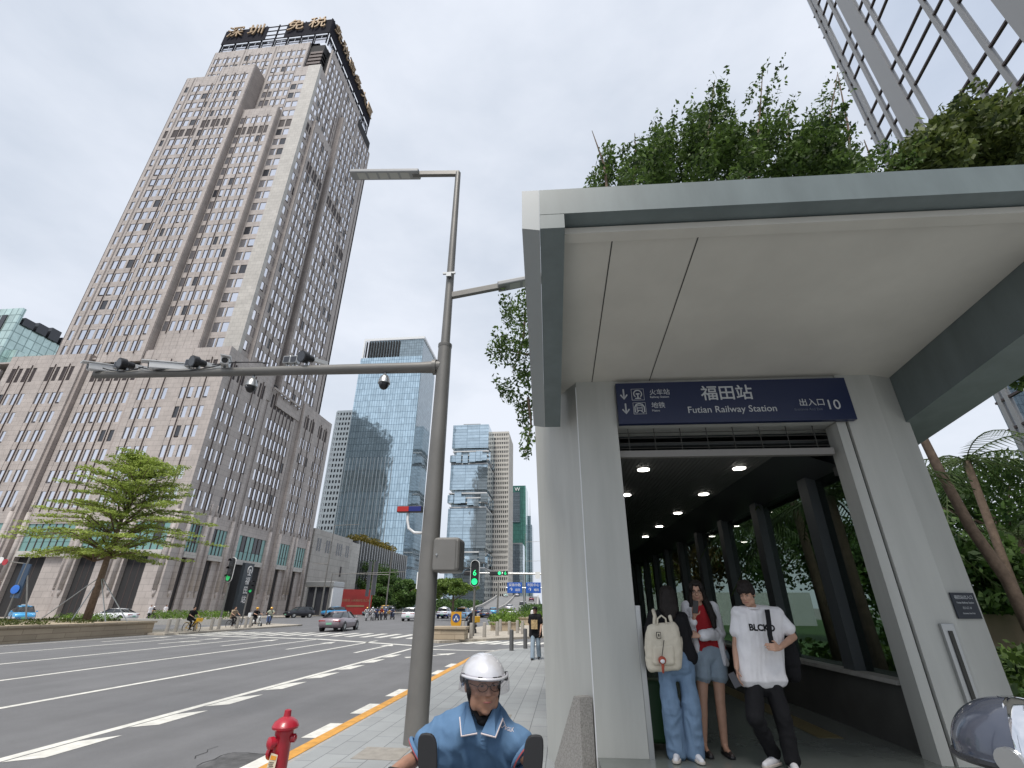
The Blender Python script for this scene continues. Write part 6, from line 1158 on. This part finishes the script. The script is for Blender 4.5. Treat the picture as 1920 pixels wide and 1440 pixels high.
blob(g, 'hair', M['hair'], b, .008, 3, wr=.008, wsc=(45, 45, 4))
g = MB(); torso(g, J, .006, k=.86); blob(g, 'top', M['redtop'], b, .009, 4, wr=.006)
g = MB(); sh2 = dict(J, shL=J['shL'] + Vector((-.012, .02, 0)), shR=J['shR'] + Vector((.012, .02, 0)))
for s_, hp in (('shL', 'hipL'), ('shR', 'hipR')):
    a0 = Vector(J[s_]); e0 = Vector(J[hp]); sx = -1 if s_ == 'shL' else 1
    for dx, dy in ((.0, -.075), (.03 * sx, -.04), (.045 * sx, .02), (.02 * sx, .075), (-.04 * sx, .09)): g.limb([(a0 + Vector((dx * .6 - .025 * sx, dy, -.03)), .036), (a0.lerp(e0, .5) + Vector((dx + .02 * sx, dy * 1.15, 0)), .034), (e0 + Vector((dx + .055 * sx, dy * 1.2, -.03 if sx > 0 else .1)), .022)])
arm(g, J['shL'], elL, wrL.lerp(elL, .35), .9, .026); arm(g, J['shR'], elR, wrR.lerp(elR, .15), .9, .03); blob(g, 'open_shirt', M['shirt'], b, .009, 4, wr=.015, wsc=(9, 9, 6))
g = MB(); torso(g, dict(J, shL=J['hipL'] + Vector((-.02, 0, .12)), shR=J['hipR'] + Vector((.02, 0, .12))), .012, k=.88)
for hp, kn in (('hipL', knL), ('hipR', knR)): e = Vector(J[hp]).lerp(kn, .36); g.limb([(J[hp], .10), (e, .105)], 16)
blob(g, 'shorts', M['paledenim'], b, .009, 4, wr=.008)
for a_ in (anL, anR): shoe(b, a_ - Vector((0, .02, 0)), (.12, -1), mat('black slip on', (.03, .022, .02), .5) if 'black slip on' not in bpy.data.materials else bpy.data.materials['black slip on'], M['black'], .95, ZF + .005, .02)
phone('black phone raised to the chin of the girl with glasses', j(1304, 1138, -.29), (.15, -.2, 1), (.3, -.9, -.1))
# green suitcase half hidden behind the pillar
Yb = 6.75; p = j(1232, 1340); sc_ = thing('suitcase', 'dark green suitcase standing half hidden behind the left pillar', 'suitcase', (p.x, 6.75, ZF)); g = MB(); g.box(-.17, .17, -.13, .13, .06, .68); g.build('shell', mat('green shell', (.025, .09, .03), .4), sc_, bevel=.05, seg=3)
for x in (-.13, .13): g = MB(); g.cyl((x, -.02, .03), (x, .02, .03), .03, n=10); g.build('wheel', M['black'], sc_); 
g = MB(); g.tube([(-.09, 0, .68), (-.09, 0, 1.0), (.09, 0, 1.0), (.09, 0, .68)], .011, 6); g.build('handle', M['black'], sc_)
# ---------------- scooter riders
def scooter(label, loc, rz, col, box=None, group=None, name='scooter'):
    """electric scooter, front towards local -Y"""
    t = thing(name, label, 'scooter', loc, rz, group); m = paint('scooter %s' % str(col), col)
    for y in (-.62, .58):
        g = MB(); g.tube([(0 - .05, y, .22), (-.045, y, .22), (.045, y, .22), (.05, y, .22)], [.17, .22, .22, .17], 22); w = g.build('wheel', M['rubber'], t, sharp=40); g = MB(); g.cyl((-.052, y, .22), (.052, y, .22), .13, n=16); g.build('rim', M['steel'], w)
    g = MB(); g.loft([((0, -.30, .25), .10, .05), ((0, -.33, .45), .17, .06), ((0, -.36, .70), .20, .07), ((0, -.40, .86), .15, .07), ((0, -.42, .95), .08, .05)], 16); g.build('front_shield', m, t, smooth=True)
    g = MB(); g.box(-.14, .14, -.32, .22, .26, .33); g.build('footboard', M['black'], t, bevel=.02)
    g = MB(); g.loft([((0, .12, .50), .10, .16), ((0, .35, .52), .17, .17), ((0, .62, .58), .15, .12), ((0, .78, .62), .08, .06)], 14, axis='y'); g.build('tail_body', m, t, smooth=True)
    g = MB(); g.loft([((0, .10, .74), .09, .035), ((0, .3, .76), .14, .05), ((0, .62, .77), .13, .05), ((0, .74, .77), .07, .03)], 14, axis='y'); g.build('saddle', M['black'], t, smooth=True)
    g = MB(); g.cyl((0, -.40, .9), (0, -.44, 1.02), .03, n=10); g.tube([(-.33, -.36, 1.03), (-.2, -.42, 1.03), (0, -.44, 1.02), (.2, -.42, 1.03), (.33, -.36, 1.03)], .014, 8); g.cyl((0, -.42, .88), (0, -.62, .24), .035, n=8); hb = g.build('handlebar', M['black'], t)
    for s_ in (-1, 1):
        g = MB(); g.cyl((s_ * .22, -.41, 1.03), (s_ * .36, -.35, 1.03), .020, n=10); g.build('grip', M['rubber'], hb)
        g = MB(); g.tube([(s_ * .19, -.42, 1.03), (s_ * .22, -.44, 1.12), (s_ * .255, -.44, 1.19)], .007, 6); mr = g.build('mirror', M['black'], t); g = MB(); c = Vector((s_ * .265, -.435, 1.235)); q = [c + Vector((.043 * math.copysign(abs(math.cos(a)) ** .6, math.cos(a)) + .012 * math.sin(a) * s_, 0, .078 * math.copysign(abs(math.sin(a)) ** .6, math.sin(a)))) for a in [2 * math.pi * i / 20 for i in range(20)]]; g.extr(q, (0, -.02, 0)); g.build('mirror_shell', M['black'], mr, bevel=.006)
    g = MB(); g.ell((0, -.47, .9), (.09, .04, .06)); g.build('headlight', M['headl'], t, smooth=True); g = MB(); g.tube([(-.05, -.62 - .16 * math.sin(R(a - 90)) * 1.0, .22 + .26 * math.cos(R(a - 90))) for a in range(40, 150, 12)], .02, 6); g.build('mudguard', m, t)
    if box: g = MB(); g.box(-.22, .22, .55, .98, .80, 1.2); g.build('delivery_box', paint('box %s' % str(box), box), t, bevel=.04)
    return t
def rider(label, loc, rz, shirt, helmet=None, seat=.80, group=None, fine=False, skinm='skin', trousers='blackcloth', hcap='hair', foot=None, grip=(.30, -.36, 1.05), voxel=.022):
    b = person(label, loc, rz, group); V = Vector; k = 1
    hp = {'hipL': V((-.09, .30, seat + .03)), 'hipR': V((.09, .30, seat + .03))}; J = dict(hp, shL=V((-.19, .22, seat + .50)), shR=V((.19, .22, seat + .50))); hc = V((0, .14, seat + .70)); H = headrot(0, 4)
    g = MB(); head(g, hc, H, 1.0); g.limb([(hc + V((0, .03, -.06)), .056), (hc + V((0, .06, -.16)), .062)]); torso(g, J); fl = foot or ((-.10, -.05, .36), (.10, -.05, .36))
    els = []
    for s_, nm, f in ((-1, 'shL', fl[0]), (1, 'shR', fl[1])):
        w = V((s_ * (grip[0] - .01), grip[1] + .08, grip[2] + .02)); el = J[nm].lerp(w, .5) + V((s_ * .09, .04, -.06)); els.append(el); arm(g, J[nm], el, w); hand(g, w, (0, -1, -.2), (0, -.2, -1), (-s_, 0, 0), 1, .9); f = V(f); kn = hp['hipL' if s_ < 0 else 'hipR'].lerp(f, .5) + V((s_ * .07, -.22, .10 + (.0 if foot is None else .04))); leg(g, hp['hipL' if s_ < 0 else 'hipR'], kn, f + V((0, 0, .07))); g.cap(f + V((0, .05, .04)), .04, f + V((0, -.14, .03)), .035)
        f_ = (kn, f); J['kn%d' % s_] = kn; J['an%d' % s_] = f
    blob(g, 'body', M[skinm], b, voxel * .8, 3, world=False)
    g = MB(); torso(g, J, .022, low=.02, dep=.012); [sleeve(g, J[n], e, .72, 1, .072, .082) for n, e in (('shL', els[0]), ('shR', els[1]))]; blob(g, 'shirt', shirt, b, voxel, 3, world=False)
    g = MB(); [trouser(g, hp[n], J['kn%d' % s_], J['an%d' % s_] + V((0, 0, .08)), (.10, .085, .07, .06)) for n, s_ in (('hipL', -1), ('hipR', 1))]; g.cap(hp['hipL'], .1, hp['hipR'], .1); blob(g, 'trousers', M[trousers], b, voxel, 3, world=False)
    for s_ in (-1, 1): g = MB(); f = V(J['an%d' % s_]); g.cap(f + V((0, .06, .03)), .045, f + V((0, -.16, .02)), .04); g.build('shoe', M['black'], b, smooth=True)
    g = MB(); hm = paint('helmet %s' % str(helmet), helmet) if helmet else M[hcap]
    if helmet: g.ell(hc + V((0, .01, .045)), (.125, .145, .115)); g.box(-.10, .10, hc.y - .19, hc.y - .05, hc.z + .045, hc.z + .06); g.build('helmet', hm, b, smooth=True)
    else: g.ell(hc + V((0, .025, .045)), (.09, .10, .09)); g.build('hair', hm, b, smooth=True)
    return b
# the near rider in the white helmet: carefully built
D0 = 3.0; c0 = AD(905, 1330, D0); sx, sy = c0.x, c0.y; RZ_ = R(4)
rd = thing('person', 'rider in a white helmet and blue polo shirt on a scooter near the kerb', 'person', (sx, sy, 0), RZ_); V = Vector
def wj(px, py, dy=0): return AY(px, py, sy + dy)
J = dict(shL=wj(822, 1352, .02), shR=wj(962, 1356, .02)); J['hipL'] = V((sx - .12, sy + .22, .80)); J['hipR'] = V((sx + .12, sy + .22, .80)); J['shL'] += V((.065, .03, -.02)); J['shR'] += V((-.065, .03, -.02)); hc = wj(906, 1282, -.05); H = headrot(26, 6)
elL, elR = wj(775, 1425, .0), wj(992, 1425, -.03); wrL, wrR = V((sx - .37, sy - .33, 1.0)), V((sx + .33, sy - .35, 1.0))
g = MB(); head(g, hc, H, 1.03, 1.12); g.limb([(hc + V((-.01, .04, -.05)), .062), (hc + V((-.005, .07, -.17)), .068)]); torso(g, J, k=1.05); arm(g, J['shL'], elL, wrL, 1.05); arm(g, J['shR'], elR, wrR, 1.05); hand(g, wrL, (0, -1, -.1), (0, -.1, -1), (1, 0, 0), 1, .95); hand(g, wrR, (0, -1, -.1), (0, -.1, -1), (-1, 0, 0), 1, .95)
kns = []
for s_, n in ((-1, 'hipL'), (1, 'hipR')):
    f = V((sx + s_ * .13, sy - .05, .36)); kn = V((sx + s_ * .2, sy - .18, .72)); kns.append((kn, f)); leg(g, J[n], kn, f + V((0, 0, .07))); g.cap(f + V((0, .05, .04)), .04, f + V((0, -.14, .03)), .035)
blob(g, 'body', M['skin2'], rd, .0065, 4, post=None); face_parts(rd, hc, H, 1.03, True, True)
g = MB(); torso(g, J, .02, k=1.0, low=.06, dep=.03); sleeve(g, J['shL'], elL, .66, 1.0, .072, .084); sleeve(g, J['shR'], elR, .66, 1.0, .072, .084); po = blob(g, 'polo_shirt', M['polo'], rd, .008, 4, wr=.020, wsc=(7, 7, 4.5))
M['trim'] = mat('shirt trim', (.62, .55, .55), .8)
nk = hc + V((-.004, .045, -.135))
for s_ in (-1, 1):
    g = MB(); q = [nk + V((s_ * .010, -.105, -.075)), nk + V((s_ * .085, -.125, -.085)), nk + V((s_ * .112, -.05, -.02)), nk + V((s_ * .095, .03, .02)), nk + V((s_ * .068, .02, .055)), nk + V((s_ * .066, -.045, .028))]; g.extr(q, (0, -.006, .012)); co_ = g.build('collar', M['polo'], po, world=True, bevel=.004); g = MB(); g.tube([p + V((0, -.004, .006)) for p in (q[0], q[1], q[2])], .0045, 6); g.build('collar_trim', M['trim'], co_, world=True)
for sh__, el in ((J['shL'], elL), (J['shR'], elR)):
    e = Vector(sh__).lerp(el, .66); d = (Vector(el) - Vector(sh__)).normalized(); a = d.orthogonal().normalized(); bb = d.cross(a); g = MB(); c = e + d * .042
    g.tube([c + (a * math.cos(t_) + bb * math.sin(t_)) * .083 for t_ in [2 * math.pi * i / 20 for i in range(21)]], .011, 6, caps=False); cf = g.build('cuff', M['polo'], po, world=True, smooth=True); g = MB(); g.tube([c + d * .008 + (a * math.cos(t_) + bb * math.sin(t_)) * .087 for t_ in [2 * math.pi * i / 20 for i in range(21)]], .0045, 5, caps=False); g.build('cuff_trim', mat('cuff red', (.34, .07, .08), .8) if 'cuff red' not in bpy.data.materials else bpy.data.materials['cuff red'], cf, world=True)
g = MB(); p = wj(903, 1362, -.2); [g.quad((p.x - .017, p.y, p.z - .14 + .02 * q), (p.x + .017, p.y, p.z - .14 + .02 * q), (p.x + .017, p.y, p.z - .12 + .02 * q), (p.x - .017, p.y, p.z - .12 + .02 * q)) for q in range(9)]; pk = g.build('placket', M['polo'], po, world=True)
p = wj(938, 1378, -.25); lg = text('◇', .034, M['trim'], po, PL(p, (1, .1, -.25), (0, -1, .1)), .002); 
p = wj(952, 1386, -.25); lg2 = text('FGLK', .02, M['trim'], po, PL(p, (1, .1, -.12), (0, -1, .1)), .002)
bpy.context.view_layer.update(); [wrapto2(o_, po, .004) for o_ in (pk, lg, lg2)]
g = MB(); [trouser(g, J[n], kf[0], kf[1] + V((0, 0, .08)), (.11, .095, .08, .065)) for n, kf in (('hipL', kns[0]), ('hipR', kns[1]))]; g.cap(J['hipL'], .11, J['hipR'], .11); blob(g, 'trousers', M['blackcloth'], rd, .012, 3)
for kn, f in kns: g = MB(); g.cap(f + V((0, .06, .03)), .047, f + V((0, -.16, .02)), .042); g.build('shoe', M['black'], rd, world=True, smooth=True)
# helmet shell open at the face, visor, straps
hm = thing('helmet', 'pearl white half helmet with clear visor and dark strap worn by the near rider', 'helmet', hc); Hh = headrot(26, 6); M['pearl'] = mat('pearl white shell', (.66, .66, .69), .22, .25, coat=.8, var=.06, vs=20)
def shell(c, M3, r, r2, cut, nm, m, parent, zf=.0, thick=.012, nu=40, nv=16, front=None):
    g = MB(); vs = []; fs = []
    for lay in (0, 1):
        for jv in range(nv + 1):
            for i in range(nu):
                a = 2 * math.pi * i / nu; f = math.cos(a)       # f=1 front
                low = cut(f, a); ph = math.pi / 2 - (math.pi / 2 - low) * jv / nv; rr = [q - thick * lay for q in r]
                vs.append(c + M3 @ V((rr[0] * math.cos(ph) * math.sin(a), -rr[1] * math.cos(ph) * math.cos(a), rr[2] * math.sin(ph) + zf)))
    n0 = (nv + 1) * nu
    for lay in (0, 1):
        for jv in range(nv):
            for i in range(nu): q = (lay * n0 + jv * nu + i, lay * n0 + jv * nu + (i + 1) % nu, lay * n0 + (jv + 1) * nu + (i + 1) % nu, lay * n0 + (jv + 1) * nu + i); fs.append(q if lay else q[::-1])
    for i in range(nu): fs.append((nv * nu + i, nv * nu + (i + 1) % nu, n0 + nv * nu + (i + 1) % nu, n0 + nv * nu + i))
    g.add(vs, fs); return g.build(nm, m, parent, world=True, smooth=True)
hcen = hc + Hh @ V((0, .012, .021)); cutf = lambda f, a: R(10) if f > .35 else R(10 - 32 * min(1, (.35 - f) / .6))
shell(hcen, Hh, (.119, .145, .122), 0, cutf, 'shell', M['pearl'], hm)
g = MB(); vs = []; HP = lambda x, y, z: hcen + Hh @ V((x, y, z))
n_ = 18
for r_, z in ((.130, .045), (.140, .0), (.144, -.035)):
    for i in range(n_ + 1): a = R(-78 + 156 * i / n_); vs.append(HP(math.sin(a) * r_, -math.cos(a) * (r_ + .022), z - .006 * math.cos(a)))
g.add(vs, [(q * (n_ + 1) + i, q * (n_ + 1) + i + 1, (q + 1) * (n_ + 1) + i + 1, (q + 1) * (n_ + 1) + i) for q in range(2) for i in range(n_)]); g.build('visor', glassmat('visor', (.80, .78, .80), .5), hm, world=True, smooth=True)
g = MB(); g.tube([HP(math.sin(R(a)) * .127, -math.cos(R(a)) * .152, .028) for a in range(-80, 81, 8)], .008, 6); g.build('rim_band', M['pearl'], hm, world=True, smooth=True)
for s_ in (-1, 1):
    g = MB(); g.cyl(HP(s_ * .114, -.03, .015), HP(s_ * .127, -.032, .015), .022, n=16); g.build('pivot', M['black'], hm, world=True)
    g = MB(); g.tube([HP(s_ * .090, -.012, -.0), HP(s_ * .079, -.03, -.065), HP(s_ * .064, -.045, -.115), HP(s_ * .03, -.055, -.163), HP(0, -.06, -.17)], [.010, .012, .012, .012, .012], 6); g.build('strap', M['blackcloth'], hm, world=True)
for x in (-.06, .02, .05): g = MB(); a = x / .135; g.box(-.011, .011, -.003, .003, -.004, .004); o = g.build('vent', M['black'], hm); o.matrix_basis = Matrix.Translation(HP(.13 * math.sin(a), -.151 * math.cos(a), .035) - hc) @ (Hh @ Matrix.Rotation(-a if 0 else a, 3, 'Z')).to_4x4()
g = MB(); g.ell(HP(0, -.045, -.178), (.035, .03, .022)); g.build('chin_pad', M['blackcloth'], hm, world=True, smooth=True)
sc1 = scooter('dark scooter ridden by the man in the white helmet', (sx - .02, sy - .02, 0), RZ_, (.05, .055, .06), name='scooter')
for ch in list(sc1.children):      # tall mirrors of this scooter
    if ch.name.startswith('mirror'):
        s_ = -1 if ch.data.vertices[0].co.x < 0 else 1; ch.location = ((.085 if s_ < 0 else .02), .03, -.125)
# rider in the chrome helmet at the lower right corner
c1 = AD(1930, 1422, 1.95); r2 = rider('person in a chrome helmet cropped by the lower right corner', (c1.x, c1.y - .10, 0), R(-20), M['blackcloth'], None, seat=c1.z - .80, voxel=.012)
hm2 = thing('helmet', 'glossy chrome and grey half helmet in the lower right corner', 'helmet', c1); H2 = headrot(30, 0); M['mirrorchrome'] = mat('chrome shell', (.78, .79, .82), .06, 1.0)
shell(c1, H2, (.125, .15, .13), 0, lambda f, a: R(-4), 'shell', mat('slate shell', (.07, .08, .11), .2, .3, coat=.8), hm2)
shell(c1 + H2 @ V((0, -.012, .004)), H2, (.127, .145, .129), 0, lambda f, a: R(-2) if f > .2 else R(-2 + 80 * min(1, (.2 - f) / .25)), 'chrome_front', M['mirrorchrome'], hm2)
g = MB(); g.tube([c1 + H2 @ V((.128 * math.sin(R(a)), -.152 * math.cos(R(a)), -.008)) for a in range(0, 361, 12)], .008, 6, caps=False); g.build('rim_band', M['black'], hm2, world=True); g = MB(); g.cyl(c1 + H2 @ V((-.12, -.02, .01)), c1 + H2 @ V((-.138, -.02, .01)), .028, n=18); g.build('pivot', M['steel'], hm2, world=True)
scooter('scooter under the rider in the chrome helmet', (c1.x, c1.y - .1, 0), R(-20), (.25, .26, .28), name='scooter')
# ---------------- distant riders, cyclists and walkers
def bicycle(label, loc, rz, col, basket=None):
    t = thing('bicycle', label, 'bicycle', loc, rz, 'bicycles on the refuge'); m = paint('bike %s' % str(col), col)
    for y in (-.52, .52):
        g = MB(); g.tube([(0, y + .33 * math.cos(a), .34 + .33 * math.sin(a)) for a in [2 * math.pi * i / 24 for i in range(25)]], .022, 6, caps=False); w = g.build('wheel', M['rubber'], t); g = MB(); [g.tube([(0, y, .34), (0, y + .32 * math.cos(a), .34 + .32 * math.sin(a))], .004, 3) for a in [R(30 * i) for i in range(12)]]; g.build('rim', m, w)
    g = MB(); [g.tube(q, .022, 6) for q in ([(0, .52, .34), (0, .12, .30), (0, -.38, .78)], [(0, .12, .3), (0, .24, .84)], [(0, .52, .34), (0, .2, .72)], [(0, -.52, .34), (0, -.40, .78), (0, -.36, 1.0)], [(0, .2, .66), (0, -.38, .74)])]; g.build('frame', m, t)
    g = MB(); g.loft([((0, .12, .88), .03, .02), ((0, .3, .9), .09, .035)], 10, axis='y'); g.build('saddle', M['black'], t); g = MB(); g.tube([(-.28, -.22, 1.04), (-.1, -.36, 1.03), (.1, -.36, 1.03), (.28, -.22, 1.04)], .013, 6); g.build('handlebar', M['black'], t)
    for s_ in (-1, 1): g = MB(); g.box(s_ * .03, s_ * .035 + s_ * .05, -.50, .50, .66, .70) if 0 else g.box(-.04, .04, s_ * .52 - .3, s_ * .52 + .3, .685, .70); g.build('mudguard', m, t)
    if basket: g = MB(); g.box(-.17, .17, -.72, -.44, .74, .98); g.build('basket', paint('basket', basket), t, bevel=.02)
CY = dict(grip=(.28, -.22, 1.06), seat=.90)
p = G(345, 1183, 0); bicycle('yellow shared bicycle with a yellow basket on the left refuge', (p.x + .8, p.y - .4, RZ), R(78), (.70, .42, .02), (.75, .45, .03)); rider('cyclist in a sleeveless black top on the yellow bicycle', (p.x + .8, p.y - .4, RZ), R(78), M['blackcloth'], None, foot=((-.1, .0, .22), (.1, .05, .42)), **CY)
p = G(426, 1176, 0); bicycle('dark folding bicycle beside the white rimmed traffic light', (p.x + .9, p.y - .6, RZ), R(75), (.06, .06, .065)); rider('cyclist in a brown and cream striped shirt by the traffic light', (p.x + .9, p.y - .6, RZ), R(75), tiled('striped cloth', (.40, .32, .22), 8, .09, .02, (.08, .05, .04), .9, .5, offset=0), None, foot=((-.1, .0, .22), (.1, .05, .42)), **CY)
p = G(478, 1174, 0); scooter('white scooter with a white top box ridden by the orange helmeted rider', (p.x, p.y, RZ), R(70), (.75, .76, .76), (.72, .74, .76)); rider('rider in an orange helmet and dark jacket on the white scooter', (p.x, p.y, RZ), R(70), M['blackcloth'], (.72, .38, .03), seat=.82)
p = G(503, 1171, 0); scooter('blue scooter following just beyond the white scooter', (p.x, p.y, RZ), R(20), (.06, .12, .30)); rider('rider in an orange helmet and pale vest on the blue scooter', (p.x, p.y, RZ), R(20), fabric('lime vest', (.35, .38, .30)), (.72, .36, .03), seat=.82)
GS = 'scooters waiting at the far kerb'; GP = 'riders waiting at the far kerb'
for i, (px, hc_, cc, lb) in enumerate(((686, (.72, .38, .04), (.72, .73, .75), 'yellow helmeted'), (697, (.74, .75, .76), (.7, .7, .72), 'white helmeted'), (706, (.10, .10, .11), (.05, .06, .09), 'dark helmeted'), (714, (.74, .40, .03), (.04, .05, .08), 'orange helmeted'), (722, (.55, .60, .7), (.06, .06, .07), 'blue grey helmeted'), (735, (.65, .66, .7), (.05, .07, .14), 'grey helmeted'))):
    p = G(px, 1164 - i * .5, RZ); scooter('scooter of the %s rider waiting at the far kerb' % lb, (p.x, p.y, RZ), R(25 + 8 * (i % 3)), cc, group=GS); rider('%s rider waiting with the scooter group at the far kerb' % lb, (p.x, p.y, RZ), R(25 + 8 * (i % 3)), fabric('rider cloth %d' % i, ((.45, .47, .5), (.5, .5, .52), (.08, .1, .2), (.3, .06, .04), (.12, .16, .3), (.10, .12, .2))[i]), hc_, seat=.82, group=GP)
p = G(878, 1189, 0); scooter('dark delivery motorbike stopped behind the shield sign', (p.x - .1, p.y + 1.6, RZ), R(215), (.02, .02, .025), (.62, .36, .04)); rider('rider in dark clothes and white helmet behind the shield sign', (p.x - .1, p.y + 1.6, RZ), R(215), M['blackcloth'], (.75, .76, .78), seat=.84)
p = G(168 + 82, 1163, RZ); scooter('small dark scooter behind the planter in front of the stone tower', (p.x, p.y + 3, RZ), R(100), (.05, .05, .06)); rider('rider in dark clothes passing behind the white sedan', (p.x, p.y + 3, RZ), R(100), M['blackcloth'], (.6, .6, .62), seat=.82)
p = G(8, 1171, RZ); scooter('scooter at the left edge beside the blue taxi', (p.x + 1, p.y - 4, RZ), R(60), (.1, .1, .11)); rider('rider in a white top at the left edge beside the blue taxi', (p.x + 1, p.y - 4, RZ), R(60), M['tee'], (.7, .71, .73), seat=.82)
def walker(label, loc, rz, h, top, trousers, hair='hair', cap=None, stride=.16, voxel=.014, arms=(0, 0), group=None, skirt=False):
    b = person(label, loc, rz, group); k = h / 1.72; V_ = lambda x, y, z: V((x, y, z)) * k; J = dict(shL=V_(-.18, 0, 1.40), shR=V_(.18, 0, 1.40), hipL=V_(-.085, 0, .90), hipR=V_(.085, 0, .90)); hc = V_(0, -.02, 1.60); H = headrot(0, 4); g = MB(); head(g, hc, H, k); g.limb([(hc + V_(0, .03, -.06), .055 * k), (hc + V_(0, .04, -.16), .06 * k)]); torso(g, J, k=k)
    kn = (V_(-.09, -stride * .55, .48), V_(.09, stride * .2, .48)); an = (V_(-.09, -stride, .09), V_(.09, stride, .11)); ew = []
    for s_, n, a in ((-1, 'shL', 1), (1, 'shR', -1)): el = V_(s_ * .23, a * stride * .4 + .02, 1.12); w = V_(s_ * .22, a * stride * .9 - .06, .88); ew.append(el); arm(g, J[n], el, w, k); hand(g, w, (0, -.2, -1), (-s_, 0, 0), (0, -1, 0), k, .5)
    for i, n in enumerate(('hipL', 'hipR')): leg(g, J[n], kn[i], an[i], k)
    blob(g, 'body', M['skin'], b, voxel * .7, 3, world=False)
    g = MB(); torso(g, J, .02, k=k, low=.10); sleeve(g, J['shL'], ew[0], .75, k, .07, .085); sleeve(g, J['shR'], ew[1], .75, k, .07, .085); sh_ = blob(g, 'shirt', top, b, voxel, 3, world=False, wr=.008); g = MB(); [trouser(g, J[n], kn[i], an[i], (.10, .09, .085, .08), k) for i, n in enumerate(('hipL', 'hipR'))]; g.cap(J['hipL'], .1, J['hipR'], .1); blob(g, 'trousers', trousers, b, voxel, 3, world=False, wr=.008)
    for a_ in an: g = MB(); g.cap(a_ + V_(0, .03, -.045), .042, a_ + V_(0, -.15, -.055), .034); g.build('shoe', M['black'], b, smooth=True)
    g = MB(); g.ell(hc + V_(0, .022, .035), (.088 * k, .102 * k, .095 * k)); g.ell(hc + V_(0, .06, -.03), (.075 * k, .06 * k, .08 * k)); g.build('hair', M[hair], b, smooth=True)
    if cap: g = MB(); g.ell(hc + V_(0, .015, .06), (.095 * k, .11 * k, .075 * k)); g.ell(hc + V_(0, -.11, .055), (.075 * k, .08 * k, .012)); g.build('cap', cap, b, smooth=True)
    return b, sh_, k
p = G(1009, 1237, 0); b, sh_, k = walker('pedestrian in a black printed tee and jeans walking past the pale pillar', (p.x - .08, p.y, 0), R(-8), 1.70, M['blackcloth'], M['paledenim'], cap=M['blackcloth'], voxel=.012)
g = MB(); g.box(-.115, .115, -.215, -.145, .97, 1.27); pr_ = g.build('print', mat('tan print', (.42, .30, .15), .8, var=.5, vs=22), b)
p = G(1001, 1178, 0); walker('person in a white cap standing beyond the walking pedestrian', (p.x, p.y, 0), R(20), 1.68, M['tee'], M['blackcloth'], cap=M['tee'])
GW = 'people walking in front of the stone tower'
for px, lb in ((301, 'person in a white shirt walking in front of the tower doorway, left of two'), (317, 'person in a white shirt walking in front of the tower doorway, right of two')): p = G(px, 1159, 0); walker(lb, (-53.5, 62.5 + (px - 301) * .16, 0), R(70), 1.7, M['tee'], M['blackcloth'], group=GW, voxel=.03)
